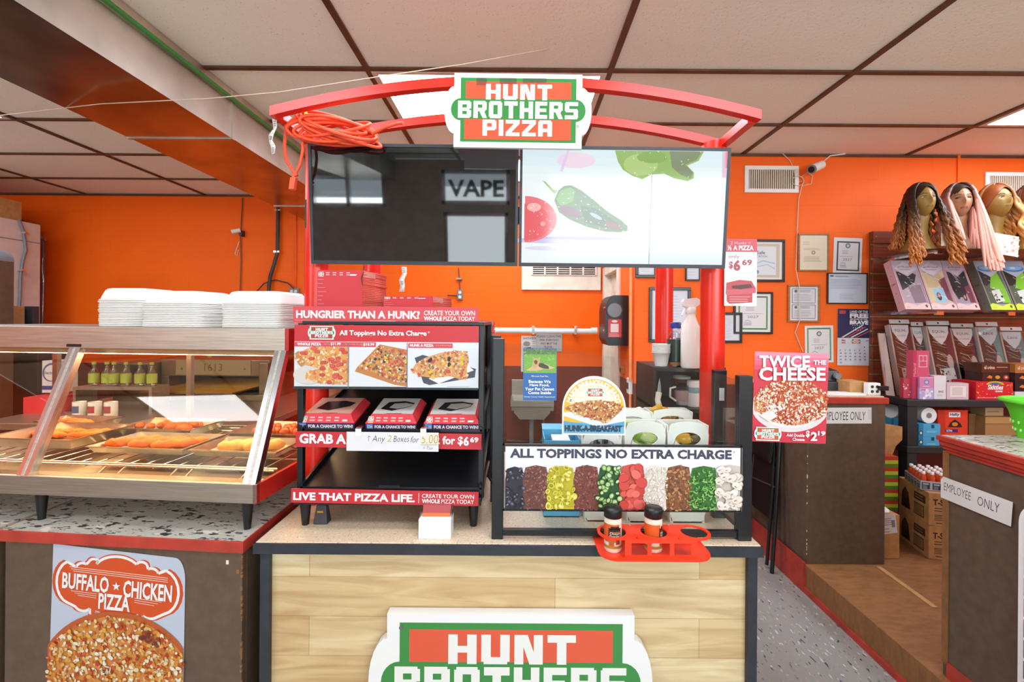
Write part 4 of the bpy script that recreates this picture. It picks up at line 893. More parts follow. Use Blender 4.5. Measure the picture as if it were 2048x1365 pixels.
b = MB(); b.box(-.40, .39, .012, .88, 0, KH-.034, 'brown_laminate'); sh(b).build('body', t, local=True)
# poster on the counter front
a = Art(88, 1093, 380, 1480, sc=1.36/F, base='#CBD5E8', th=.001, outline=[(88, 1480), (380, 1480), (380, 1150)]+[(380-22*(1-cos(i*pi/12)), 1150-44*sin(i*pi/12)) for i in range(1, 7)]+[(95, 1093)])
cloud = []
for cx_, cy_, rx, ry, a0, a1 in ((131, 1168, 32, 44, 100, 255), (158, 1140, 16, 14, 200, 300), (184, 1128, 14, 12, 200, 310), (236, 1140, 52, 32, 205, 325), (290, 1128, 14, 12, 220, 330), (312, 1142, 16, 14, 240, 340), (334, 1175, 38, 46, 285, 440), (310, 1222, 18, 10, 40, 150), (282, 1230, 14, 10, 30, 160), (236, 1214, 56, 24, 30, 150), (188, 1226, 14, 10, 20, 150), (160, 1214, 18, 12, 30, 160)):
    cloud += [(cx_+rx*cos(radians(a0+(a1-a0)*i/8)), cy_+ry*sin(radians(a0+(a1-a0)*i/8))) for i in range(9)]
sc_ = lambda P, k, c=(233, 1180): [(c[0]+(x-c[0])*k, c[1]+(y-c[1])*k) for x, y in P]
a.poly(sc_(cloud, 1.035), '#D9542A'); a.poly(cloud, '#E2561F'); cl_ = sc_(cloud, .965); a.line(cl_+cl_[:1], 5.5, '#FFFFFF')
for y in (1138, 1142, 1146): a.line([(132+(y-1138), y-1), (344, y+9)], 1.4, '#F8D8C6')
for y in (1187, 1191, 1195): a.line([(136+(y-1187)*2, y-2), (192, y+1)], 1.3, '#F8D8C6'); a.line([(274, y+4), (332-(y-1187)*2, y+8)], 1.3, '#F8D8C6')
a.text('BUFFALO', 117, 1150, 219, 1183, '#FFFFFF', .03, rot=.04); a.text('CHICKEN', 250, 1158, 354, 1192, '#FFFFFF', .03, rot=.04); a.text('PIZZA', 197, 1186, 265, 1218, '#FFFFFF', .03, rot=.03)
st = [(235+(9 if k % 2 == 0 else 3.8)*sin(k*pi/5), 1170-(9 if k % 2 == 0 else 3.8)*cos(k*pi/5)) for k in range(10)]; a.poly(st, '#FFFFFF')
a.ell(236, 1390, 170, 164, '#4A3C3C', 40, a0=pi, a1=2*pi) if False else None
disc = [(min(380, max(88, 240+176*cos(i*2*pi/60))), min(1480, 1376+156*sin(i*2*pi/60))) for i in range(60)]
a.poly([(88, 1330), (88, 1480), (150, 1480), (110, 1400)], '#3E3638'); a.poly(disc, '#C8622E'); d2 = [(min(380, max(90, 240+168*cos(i*2*pi/60))), min(1480, 1380+149*sin(i*2*pi/60))) for i in range(60)]
a.poly(d2, '#DE9448'); a.blobs(d2, 2000, 2.6, 6.5, ['#F3D9A4', '#F8EBCB', '#E69A3C', '#D9682E', '#C2481F', '#F0B24E', '#FBF4E2', '#E98A3A', '#EFC678'], .75)
a.blobs([(300, 1250), (345, 1270), (330, 1285), (290, 1268)], 26, 3, 6, ['#8E3A22', '#A6482A', '#70301C']); a.blobs([(200, 1330), (240, 1320), (232, 1340), (196, 1352)], 16, 3, 6, ['#3A2A28', '#FFFFFF', '#E8DCC8'], .3)
o = a.place('pizza_poster', loc=lw(-.637, .0105, .862-387*1.36/F), rot=(0, radians(.6), LA), label='tall buffalo chicken pizza poster on the brown counter front', cat='poster')

# ---- hot food case
CL, CD = -1.50, .68
t = lthing('hot_food_case', 'stainless steel hot food case with slanted glass on the stone counter', 'food case', 0, .06, KH)
z0 = KH
b = MB()
for q in ((CL, 0, .0, .014), (CL, 0, CD-.014, CD), (CL, CL+.014, .014, CD-.014)): b.box(q[0], q[1], q[2], q[3], .087, .147, 'steel')
b.box(CL+.014, -.014, .014, CD-.014, .090, .100, 'steel'); b.box(CL+.01, -.012, .012, .05, .140, .147, 'alu'); b.build('base_frame', t, local=True, bevel=.0015)
mat('red_side', '#B5221C', .3, var=.05)
b = MB(); b.box(-.013, 0, .0, CD, .088, .146, 'red_side'); b.build('side_band', t, local=True)
b = MB(); b.box(CL, -.014, .16, CD, .547, .624, 'steel'); b.build('top_hood', t, local=True, bevel=.002)
b = MB(); b.box(-.0135, 0, .16, CD, .547, .624, 'red_side'); b.build('hood_end', t, local=True, bevel=.001)
for x in (-.028, -.795, CL+.02):
    b = MB(); w = .021
    b.hexa([(x-w, .002, .147), (x+w, .002, .147), (x+w, .030, .147), (x-w, .030, .147)], [(x-w, .158, .549), (x+w, .158, .549), (x+w, .180, .549), (x-w, .180, .549)], 'alu')
    b.hexa([(x-.004, .0005, .148), (x+.004, .0005, .148), (x+.004, .003, .148), (x-.004, .003, .148)], [(x-.004, .1565, .548), (x+.004, .1565, .548), (x+.004, .159, .548), (x-.004, .159, .548)], 'steel'); b.build('post', t, local=True)
for x0, x1 in ((-.772, -.051), (CL+.043, -.818)):
    b = MB(); b.hexa([(x0, .012, .147), (x1, .012, .147), (x1, .016, .147), (x0, .016, .147)], [(x0, .164, .548), (x1, .164, .548), (x1, .168, .548), (x0, .168, .548)], 'case_glass'); b.build('glass_front', t, local=True)
b = MB(); b.prism([(.03, .148), (CD-.03, .148), (CD-.03, .546), (.18, .546)], -.009, -.005, 'case_glass'); b.xf(Matrix(((0, 1, 0, 0), (1, 0, 0, 0), (0, 0, 1, 0), (0, 0, 0, 1)))); b.build('glass_end', t, local=True)
for x in (-.004, -.795, CL+.02):
    b = MB(); b.box(x-.012 if x < -.1 else x-.018, x+.012 if x < -.1 else x, CD-.02, CD, .147, .547, 'alu'); b.build('post', t, local=True)
b = MB(); b.box(-.80-.028, -.80+.028, .1585, .160, .552, .562, 'black_plastic'); b.build('maker_plate', t, local=True)
for x in (-.045, -.75, CL+.05):
    for y in (.022, CD-.03):
        x = x-.05 if y > .1 else x
        b = MB(); b.cyl((x, y, 0), (x, y, .088), .010, 'black_plastic', 14, .017); b.build('leg', t, local=True)
b = MB()
for y in (.115, .135, .36, .40, .60, .65): b.tube([(CL+.03, y, .150), (-.02, y, .150)], .0035, 'chrome', 6)
for i in range(23): 
    x = CL+.06+i*.062; b.tube([(x, .11, .146), (x, .655, .146)], .002, 'chrome', 5)
for x in (-.36, -.305, -.55, -.11, -.62, -1.1): b.tube([(x, .118, .150), (x-.012, .07, .112), (x-.012, .055, .106)], .0035, 'chrome', 6)
b.build('wire_rack', t, local=True)
b = MB(); b.box(CL+.05, -.05, .22, .30, .525, .546, 'steel'); b.box(CL+.05, -.05, .5, .58, .525, .546, 'steel'); b.build('heater_housing', t, local=True)
emitter('heat_glow', '#FFD9A8', 42.0)
b = MB()
for y in (.24, .52): b.box(CL+.08, -.08, y, y+.04, .522, .5245, 'heat_glow')
b.build('heat_lamp', t, local=True)
# pans and food
mat('pan_metal', '#B5B1A8', .32, 1.0, var=.1); mat('crust_orange', '#D9702A', .7, second='#B4501C', scale=40, bump=.4, bscale=120); mat('crust_pale', '#E8BE7A', .65, second='#D79C54', scale=25, bump=.2, bscale=90); mat('crust_brown', '#A8501E', .7, second='#7E3614', scale=50, bump=.5, bscale=140); mat('sausage', '#B4562C', .4, second='#8C3A1E', scale=20); mat('liner', '#F1E4C4', .6, var=.04)
def pan(x, y, w, d, h, label, zb=.154, rz=0.0):
    t = lthing('sheet_pan', label, 'pan', x, y+.06, KH+zb, 'pans in the hot food case', rz); b = MB(); i = .018; m = .006
    O = [(-w/2, 0), (w/2, 0), (w/2, d), (-w/2, d)]; I = [(-w/2+i, i), (w/2-i, i), (w/2-i, d-i), (-w/2+i, d-i)]; RI = [(-w/2+m, m), (w/2-m, m), (w/2-m, d-m), (-w/2+m, d-m)]
    for k in range(4):
        j = (k+1) % 4
        b.quad((*O[k], h), (*O[j], h), (*RI[j], h), (*RI[k], h), 'pan_metal'); b.quad((*RI[k], h), (*RI[j], h), (*I[j], .002), (*I[k], .002), 'pan_metal')
        b.quad((*O[k], h-.004), (*O[j], h-.004), (*O[j], h), (*O[k], h), 'pan_metal'); b.quad((*I[k], 0), (*I[j], 0), (*RI[j], h-.004), (*RI[k], h-.004), 'pan_metal'); b.quad((*RI[k], h-.004), (*RI[j], h-.004), (*O[j], h-.004), (*O[k], h-.004), 'pan_metal')
    b.quad((*I[0], .002), (*I[1], .002), (*I[2], .002), (*I[3], .002), 'pan_metal'); b.quad((*I[3], 0), (*I[2], 0), (*I[1], 0), (*I[0], 0), 'pan_metal'); b.build('tray', t, local=True); return t
PA = pan(-.625, .215, .385, .225, .026, 'shallow pan of orange breaded sticks in the front row of the hot case')
PB = pan(-.785, .452, .36, .215, .034, 'deep pan of small brown fried pieces in the back row of the hot case')
PC = pan(-.245, .215, .335, .195, .026, 'shallow pan of pale egg rolls behind the end post of the hot case')
PD = pan(-.265, .43, .33, .225, .034, 'pan of round brown bites behind the egg rolls')
PE = pan(-1.09, .245, .36, .27, .038, 'pan of orange strips beyond the slanted middle post')
PF = pan(-1.27, .525, .30, .14, .034, 'far pan of orange fried food at the end of the hot case')
def roll(x, y, z, L, r, rz, m, name, label, cat, group, taper=.8, n=12):
    b = MB(); pts = [(-L/2+L*i/8, .003*sin(i*1.7), .002*sin(i*2.1)) for i in range(9)]; rs = [r*(.55 if i in (0, 8) else (1.0-.05*((i*7) % 3))) for i in range(9)]
    b.tube([(-L/2-.004, 0, 0)]+pts+[(L/2+.004, 0, 0)], [r*.2]+rs+[r*.2], m, n)
    o = b.build(name, local=True); o.location = lw(x, y+.06, KH+z); o.rotation_euler = (0, 0, LA+rz); return tag(o, label, cat, group)
zA = .156
for i, (x, y, L, rz) in enumerate(((-.745, .305, .12, .5), (-.695, .330, .125, .52), (-.645, .300, .12, .55), (-.595, .325, .125, .55), (-.545, .300, .13, .58), (-.50, .335, .10, .5))):
    roll(x, y, zA+.019, L, .0175, rz, 'crust_orange', 'corn_dog', 'orange breaded corn dog lying in the shallow front pan of the hot case', 'fried food', 'breaded sticks in the front pan')
for i, (x, y, L, rz) in enumerate(((-.275, .29, .125, .5), (-.175, .295, .13, .55))):
    roll(x, y, zA+.023, L, .022, rz, 'crust_pale', 'egg_roll', 'pale golden egg roll in the hot case, %s' % ('nearer the breaded sticks' if i == 0 else 'partly behind the end post'), 'egg roll', None)
for i, (x, y) in enumerate(((-.335, .505), (-.275, .50), (-.215, .505), (-.16, .51), (-.31, .56), (-.24, .565))):
    roll(x, y, .172+.006, .05, .020, .9, 'sausage', 'fried_bite', 'round brown bite in the pan behind the egg rolls', 'fried food', 'brown bites behind the egg rolls')
for i in range(17):
    x, y = -.80+R.uniform(-.11, .13), .56+R.uniform(-.055, .05); s = R.uniform(.015, .022)
    b = MB(); b.ball((0, 0, 0), s*1.2, s, s*.9, 'crust_brown', 10, fn=lambda p: p*(1+.14*sin(p.x*7+i)+.1*cos(p.y*9))); o = b.build('fried_bite', local=True); o.location = lw(x, y+.06, KH+.156+s*.9+(.012 if i % 3 == 0 else 0)); o.rotation_euler = (0, 0, R.random()*6)
    tag(o, 'small brown fried piece in the deep back pan of the hot case', 'fried food', 'fried pieces in the back pan')
for i in range(7):
    roll(-1.13+R.uniform(-.09, .12), .38+R.uniform(-.07, .08), .156+.014, .12, .012, R.uniform(-.2, .6), 'crust_orange', 'potato_wedge', 'orange fried strip in the pan past the slanted middle post', 'fried food', 'fried strips beyond the middle post')
for i in range(6):
    roll(-1.27+R.uniform(-.08, .08), .59+R.uniform(-.02, .02), .160+.014, .09, .013, R.uniform(-.4, .6), 'crust_orange', 'potato_wedge', 'orange fried strip in the farthest pan of the hot case', 'fried food', 'fried strips in the farthest pan')
# ---- foam clamshell piles on the hood
def foam_shell(w, d, dome):
    b = MB(); r = .03; h = .0060
    P = roundrect(-w/2, w/2, -d/2, d/2, r, 5)
    Q = [(x*.985, y*.985) for x, y in P]
    n = len(P); vs = [(x, y, .0006) for x, y in Q]+[(x, y, .0016) for x, y in P]+[(x, y, h) for x, y in P]+[(x*.97, y*.97, h+.0003) for x, y in P]
    for k in range(3): b.add(vs, [(k*n+i, k*n+(i+1) % n, (k+1)*n+(i+1) % n, (k+1)*n+i) for i in range(n)], 'foam', k == 1)
    b.add(vs, [tuple(range(n-1, -1, -1))], 'foam')
    if not dome: b.add(vs, [tuple(range(3*n, 4*n))], 'foam')
    else:
        rings = [(0.965, h+.0006), (.93, h+.012), (.86, h+.032), (.80, h+.040), (.70, h+.043)]
        vs = [(x*k, y*k, z+(.0025*sin(8*math.atan2(y, x)) if 0 < q < 3 else 0)) for q, (k, z) in enumerate(rings) for x, y in P]
        for k in range(len(rings)-1): b.add(vs, [(k*n+i, k*n+(i+1) % n, (k+1)*n+(i+1) % n, (k+1)*n+i) for i in range(n)], 'foam', True)
        b.add(vs, [tuple(range((len(rings)-1)*n, len(rings)*n))], 'foam')
    return b
def foam_pile(x, y, w, d, n, rz, where, group):
    base = foam_shell(w, d, False).build('foam_container', local=True)
    for i in range(n):
        o = base if i == 0 else base.copy()
        if i: COL.objects.link(o)
        o.location = lw(x+R.uniform(-.002, .002), y+R.uniform(-.002, .002), KH+.6245+i*.0064); o.rotation_euler = (0, 0, LA+rz+R.uniform(-.01, .01)); tag(o, 'nested white foam takeout container in the '+where, 'container', group)
    top = foam_shell(w, d, True).build('foam_container', local=True); top.location = lw(x, y, KH+.6245+n*.0064); top.rotation_euler = (0, 0, LA+rz); tag(top, 'topmost lidded white foam container on the '+where, 'container')
foam_pile(-.715, .40, .195, .20, 15, .03, 'tallest foam pile, farthest from the pizza rack', 'foam containers of the tallest pile')
foam_pile(-.478, .365, .235, .21, 13, .0, 'middle foam pile on the hot case', 'foam containers of the middle pile')
foam_pile(-.170, .365, .235, .21, 13, -.02, 'foam pile next to the pizza rack', 'foam containers of the pile by the rack')
foam_pile(-.452, .60, .22, .20, 13, .0, 'hidden foam pile behind the middle one', 'foam containers of the rear pile')

# ================================================================ far side: oven, fridge, pipes on the orange wall
t = thing('steel_table', 'long stainless table along the orange wall behind the hot case', 'table', (-2.45, 3.5, 0))
b = MB(); b.box(-3.34, -1.60, 2.75, 4.55, .86, .90, 'steel'); b.build('tabletop', t, bevel=.003)
for x in (-3.3, -1.66):
    for y in (2.8, 4.5):
        b = MB(); b.cyl((x, y, 0), (x, y, .86), .02, 'steel', 12); b.build('leg', t)
t = thing('conveyor_oven', 'stainless conveyor pizza oven seen through the hot case glass', 'oven', (-2.5, 3.9, .90))
mat('oven_steel', '#8C7E68', .35, 1.0, var=.15, scale=5)
b = MB(); b.box(-2.86, -1.99, 3.55, 4.25, .90, .95, 'oven_steel'); b.box(-2.86, -1.99, 3.60, 4.25, 1.09, 1.22, 'oven_steel'); b.box(-2.86, -2.80, 3.60, 4.25, .95, 1.09, 'oven_steel'); b.box(-2.06, -1.99, 3.57, 4.25, .95, 1.20, 'oven_steel'); b.box(-2.80, -2.06, 4.1, 4.2, .95, 1.09, 'black_metal'); b.build('body', t, bevel=.004)
b = MB(); b.box(-3.16, -2.87, 3.50, 4.2, .90, 1.20, 'oven_steel'); b.build('control_housing', t, bevel=.005)
b = MB(); b.box(-3.02, -2.89, 3.494, 3.50, 1.11, 1.185, 'black_plastic'); b.build('control_panel', t)
b = MB(); b.box(-2.78, -2.10, 3.30, 4.1, .995, 1.005, 'oven_steel')
for i in range(26): b.box(-2.78, -2.10, 3.31+i*.03, 3.314+i*.03, 1.005, 1.010, 'gold')
b.build('conveyor_belt', t)
a = Art(0, 0, 100, 20, sc=.006, base='#A08C66', th=.003); a.text('1613', 38, 5, 62, 15, '#5C5040', 0)
for x in (8, 92): a.ell(x, 12, 1.5, 1.5, '#5A4C3A', 8)
a.ell(45, -6, 3.4, 3, '#C98A50', 12)
for k in range(4): a.rect(12+k*18, -13, 26+k*18, -10, '#EDE6D2')
a.place('number_plate', t, loc=(-2.74, 3.598, 1.10))
a = Art(84, 722, 122, 786, 3.15, base='#EDEBEE', th=.12); a.ell(102, 745, 17, 19, '#5A64A8', 30, rot=.4); a.ell(103, 746, 15, 16, '#EDEBEE', 30, rot=.4); a.text('Electrolic', 87, 743, 116, 749, '#3C4A9E', .02); a.rect(84, 772, 122, 780, '#3D4AA4')
a.place('beverage_carton', loc=at(84, 786, 3.15)+Vector((0, .12, 0)), label='white and blue drink carton seen through the far glass of the hot case', cat='carton')
p = at(84, 790, 3.15); b = MB(); b.box(p.x-.01, p.x+.19, 3.04, 3.30, .9005, p.z, 'box_red'); tag(b.build('red_crate'), 'red crate under the white and blue drink carton', 'crate')
mat('bottle_green', '#A9B84A', .3); mat('mug_white', '#E4E0D6', .35)
for i, (px, py) in enumerate(((188, 742), (214, 746), (228, 742), (252, 738), (280, 734), (304, 738))):
    p = at(px, py, 3.2); b = MB(); b.lathe([(.028, 0), (.03, .01), (.03, .09), (.012, .125), (.012, .15)], 'clear_plastic', (0, 0, 0), 14); z = .9005 if False else p.z-.08
    t = thing('drink_bottle', 'clear drink bottle with green label among the row behind the case glass', 'bottle', (p.x, 3.2, z), 'green labelled bottles behind the hot case')
    b.build('bottle', t, local=True); b = MB(); b.cyl((0, 0, .02), (0, 0, .085), .031, 'bottle_green', 14); b.build('label_band', t, local=True); b = MB(); b.cyl((0, 0, .15), (0, 0, .168), .013, 'bottle_green', 12); b.build('cap', t, local=True)
zs = min(at(px, py, 3.2).z for px, py in ((188, 742), (280, 734)))-.081
x0, x1 = at(168, 745, 3.2).x, at(322, 745, 3.2).x
for i, (px, py) in enumerate(((188, 742), (214, 746), (228, 742), (252, 738), (280, 734), (304, 738))): pass
for o in [o for o in COL.objects if o.name.startswith('drink_bottle')]: o.location.z = 1.07
b = MB(); b.box(x0, x1, 3.12, 3.28, 1.05, 1.069, 'steel'); b.box(x0, x0+.02, 3.12, 3.28, .9005, 1.05, 'steel'); b.box(x1-.02, x1, 3.12, 3.28, .9005, 1.05, 'steel'); tag(b.build('bottle_riser'), 'low steel riser carrying the green labelled bottles', 'riser')
for i, px in enumerate((159, 190, 222)):
    p = at(px, 812, 2.95); t = thing('mug', 'white mug with a printed picture in the row behind the case glass', 'mug', (p.x, 2.95, .9005), 'mugs on the steel table')
    b = MB(); b.lathe([(.034, 0), (.036, .004), (.036, .10), (.032, .10), (.032, .01)], 'mug_white', n=20); b.build('cup', t, local=True); b = MB(); b.tube([(-.022, .025, .085), (-.035, .046, .08), (-.037, .048, .05), (-.03, .04, .025), (-.022, .025, .02)], .005, 'mug_white', 8); b.build('handle', t, local=True)
    b = MB(); b.grid([[(.0366*sin(a_/6), -.0366*cos(a_/6), z) for a_ in range(-4, 5)] for z in (.03, .075)], 'art', ['#5F6FA0', '#C8404A', '#B85060', '#6A8A5A'][i]); b.build('picture', t, local=True)
# tall white cooler and things by it
t = thing('walk_in_cooler', 'tall white cooler side panel at the picture edge', 'cooler', (-5.0, 3.8, 0))
mat('cooler_white', '#D6C8C0', .45, var=.03)
b = MB(); b.box(-5.55, -4.55, 2.6, 4.27, 0, 2.43, 'cooler_white'); b.build('body', t, bevel=.006)
b = MB(); b.box(-4.552, -4.546, 2.6, 4.27, 2.25, 2.256, 'mid_grey'); b.build('panel_seam', t)
b = MB(); b.box(-5.2, -4.62, 3.75, 4.17, 2.4305, 2.62, 'cardboard'); b.build('carton_body', tc_ := thing('carton', 'cardboard carton with white label on top of the white cooler', 'carton', (-4.9, 3.95, 2.43)), bevel=.004)
b = MB(); b.quad((-4.6185, 3.80, 2.48), (-4.6185, 3.98, 2.48), (-4.6185, 3.98, 2.59), (-4.6185, 3.80, 2.59), 'art', '#F2EEE8')
b.quad((-4.618, 3.82, 2.545), (-4.618, 3.95, 2.545), (-4.618, 3.95, 2.58), (-4.618, 3.82, 2.58), 'art', '#3A3634'); b.build('shipping_label', tc_)
t = thing('brown_cabinet', 'tall brown cabinet with rounded grey top beside the white cooler', 'cabinet', (-3.9, 3.05, 0))
b = MB(); b.box(-4.25, -3.652, 2.95, 3.25, 0, 1.95, 'brown_laminate'); b.build('body', t, bevel=.004)
b = MB(); b.prism([(-3.652, 1.95)]+[(-3.652-.1+.1*cos(i*pi/16), 1.95+.09*sin(i*pi/16)) for i in range(1, 9)]+[(-4.25, 2.04), (-4.25, 1.95)], 2.95, 3.25, 'mid_grey'); b.build('rounded_top', t)
t = thing('dark_cabinet', 'dark grey cabinet between the brown cabinet and the orange wall', 'cabinet', (-3.95, 3.54, 0)); b = MB(); b.box(-4.3, -3.66, 3.42, 3.66, 0, 1.40, 'dark_grey'); b.box(-4.3, -3.97, 3.61, 3.66, 1.40, 1.58, 'dark_grey'); b.box(-3.99, -3.905, 3.61, 3.66, 1.40, 1.64, 'dark_grey'); b.build('body', t, bevel=.004)
p0, p1 = at(28, 613, 3.62), at(58, 613, 3.62)
t = thing('carton', 'brown cardboard carton with curved mark standing on the dark grey cabinet', 'carton', ((p0.x+p1.x)/2, 3.5, 1.40)); b = MB(); b.box(p0.x, p1.x, 3.44, 3.59, 1.4005, p0.z, 'cardboard'); b.build('body', t, bevel=.003)
b = MB(); b.tube([(p0.x+.02, 3.4395, p0.z-.10), (p0.x+.05, 3.4395, p0.z-.05), (p0.x+.075, 3.4395, p0.z-.07), (p0.x+.085, 3.4395, p0.z-.13)], .003, 'brown_laminate', 5); b.build('printed_mark', t)
def hose(pts, r, m, label, clips=(), cat='hose'):
    t = thing({'hose': 'wall_hose', 'cord': 'power_cable'}.get(cat, 'wall_'+cat), label, cat, pts[0]); b = MB(); b.tube(pts, r, m, 8); b.build('tube', t)
    for p in clips:
        b = MB(); b.box(p.x-.03, p.x+.03, p.y-.016, p.y+.012, p.z-.009, p.z+.009, 'chrome'); b.build('clip', t)
    return t
FX = -4.535
hose([on_x(38, 440, FX), on_x(46, 460, FX), on_x(49, 478, FX), on_x(52, 500, FX), on_x(45, 525, FX), on_x(41, 555, FX), on_x(40, 595, FX), on_x(38, 620, FX)], .011, 'mid_grey', 'grey hose hanging down the face of the white cooler', [on_x(48, 466, FX), on_x(42, 541, FX)])
hose([at(40, 441, 4.58), at(60, 448, 4.585), at(78, 465, 4.585), at(86, 485, 4.585), at(87, 520, 4.585), at(85, 560, 4.585), at(83, 650, 4.585)], .012, 'mid_grey', 'grey hose clipped to the orange wall beside the cooler', [at(86, 480, 4.58), at(81, 566, 4.58)])
hose([at(86, 516, 4.565), at(84, 540, 4.565), at(87, 560, 4.565), at(85, 652, 4.565)], .010, 'clear_plastic', 'clear plastic tube running down the orange wall beside the grey hose')
hose([at(485, 396, 4.595), at(484, 420, 4.595), at(481, 470, 4.595), at(482, 520, 4.595), at(480, 590, 4.595), at(480, 640, 4.595)], .005, 'brown_laminate', 'thin dark wire running down the orange wall past the small camera', [], 'wire')
hose([at(556, 414, 4.57), at(556, 440, 4.57), at(555, 505, 4.57), at(548, 530, 4.57), at(540, 555, 4.57), at(537, 585, 4.57), at(537, 650, 4.57)], .018, 'dark_grey', 'thick dark conduit dropping from the duct along the orange wall', [at(556, 421, 4.57), at(554, 504, 4.57)], 'conduit')
hose([at(592, 430, 4.597), at(592, 500, 4.597), at(591, 575, 4.597)], .006, 'orange_cord', 'thin orange painted conduit above the wall outlet', [], 'conduit')
hose([at(512, 585, 4.58), at(528, 567, 4.58), at(550, 560, 4.58), at(575, 566, 4.58), at(588, 578, 4.58)], .006, 'dark_grey', 'dark cord arching into the outlet above the foam boxes', [], 'cord')
hose([at(917, 536, 4.59), at(919, 560, 4.59), at(920, 580, 4.59)], .006, 'brown_laminate', 'short dark conduit above the outlet behind the pizza counter', [at(919, 558, 4.59)], 'conduit')
hose([at(895, 591, 4.59), at(914, 592, 4.59)], .006, 'dark_grey', 'short dark cord running sideways into the outlet behind the red boxes', [], 'cord')
t = thing('wall_camera', 'small silver camera on the orange wall beside the thin wire', 'camera', at(474, 463, 4.59)); p = at(474, 463, 4.55)
b = MB(); b.cyl(p+Vector((-.035, -.03, -.012)), p+Vector((.035, .0, .012)), .022, 'white_plastic', 14); b.build('body', t); b = MB(); b.box(p.x+.02, p.x+.045, 4.55, 4.609, p.z-.045, p.z+.01, 'dark_grey'); b.build('bracket', t)
hose([at(478, 484, 4.6), at(474, 496, 4.6), at(470, 508, 4.6), at(474, 512, 4.6), at(477, 500, 4.6)], .003, 'white_plastic', 'loose white wire hanging below the small wall camera', [], 'wire')
def outlet(px0, py0, px1, py1, Y, label, m='mid_grey', four=True):
    p, q = at(px0, py1, Y), at(px1, py0, Y); t = thing('wall_outlet', label, 'outlet', ((p.x+q.x)/2, Y, p.z)); b = MB(); b.box(p.x, q.x, Y-.03, Y, p.z, q.z, m); b.build('box', t, bevel=.004); w, h = q.x-p.x, q.z-p.z
    for u in ((.3, .7) if four else (.5,)):
        for v in (.28, .72): b = MB(); b.cyl((p.x+w*u, Y-.0315, p.z+h*v), (p.x+w*u, Y-.029, p.z+h*v), w*(.15 if four else .28), 'cream_paint', 12); b.build('socket', t)
    return t
outlet(580, 577, 600, 600, YB-.001, 'square four socket outlet box on the orange wall above the foam containers'); outlet(915, 580, 926, 600, YB-.001, 'narrow outlet box on the orange wall right of the red pizza boxes'.replace('right of', 'beside'), four=False)
# ================================================================ behind the glass: sink wall, towel dispenser, bins, black shelf
# wall vent grille over the sink
t = thing('return_air_grille', 'large white air grille on the orange wall under the lit screen', 'vent', at(1120, 580, YB))
p, q = at(1043, 580, YB-.02), at(1202, 470, YB-.02)
b = MB(); b.box(p.x, q.x, YB-.03, YB-.001, p.z, q.z, 'cream_paint'); b.build('frame', t, bevel=.004)
b = MB(); g0, g1 = at(1064, 550, YB-.03), at(1192, 480, YB-.03); b.box(g0.x, g1.x, YB-.034, YB-.03, g0.z, g1.z, 'dark_grey')
for i in range(6): x = g0.x+(g1.x-g0.x)*i/5; b.box(x-.008, x+.008, YB-.044, YB-.034, g0.z, g1.z, 'cream_paint')
for i in range(18): z = g0.z+(g1.z-g0.z)*i/17; b.box(g0.x, g1.x, YB-.042, YB-.034, z-.004, z+.004, 'cream_paint')
b.build('louvre', t)
b = MB(); p, q = at(985, 661, 4.5), at(1194, 663, 4.5); b.tube([p, q], .028, 'white_plastic', 14)
for px in (985, 1066, 1188):
    c = at(px, 662, 4.5); b.tube([c+Vector((-.03, 0, 0)), c+Vector((.03, 0, 0))], .033, 'white_plastic', 14)
t = thing('drain_pipe', 'white plastic pipe running level along the orange wall above the sink', 'pipe', p); b.build('tube', t)
for px in (1066, 1150):
    c = at(px, 662, 4.5); b = MB(); b.box(c.x-.012, c.x+.012, 4.46, YB-.001, c.z-.036, c.z-.030, 'chrome'); b.box(c.x-.012, c.x+.012, 4.462, 4.468, c.z-.036, c.z+.05, 'chrome'); b.box(c.x-.012, c.x+.012, 4.468, YB-.001, c.z+.034, c.z+.040, 'chrome'); b.build('hanger', t)
# notices on the wall
a = Art(1042, 672, 1075, 744, YB-.004, base='#ECECEA', th=.001); a.text('SANITATION', 1045, 675, 1073, 679, '#2A2A2A', .01); a.ell(1053, 688, 7, 5, '#9A9A98', 14); a.lines(1064, 684, 1073, 700, 5, '#8A8A8A', .5); a.poly([(1046, 696), (1062, 694), (1062, 704), (1046, 702)], '#6A6E72'); a.lines(1045, 712, 1072, 740, 7, '#9C9C9C', .5)
a.place('sanitation_notice', label='white sanitation notice partly behind the typed sink notice on the wall', cat='notice')
a = Art(1072, 661, 1124, 703, YB-.012, base='#C9C8C6', th=.001)
for i, (s_, u0, u1) in enumerate((('PLEASE CLEAN THIS', 1074, 1122), ('SINK EVERYDAY', 1079, 1117), ('AND MOP THE', 1081, 1114), ('FLOOR.', 1089, 1105))): a.text(s_, u0, 671+i*7, u1, 675.5+i*7, '#2E2E30', .005)
a.place('sink_notice', label='grey typed paper asking to clean the sink, on the orange wall', cat='notice')
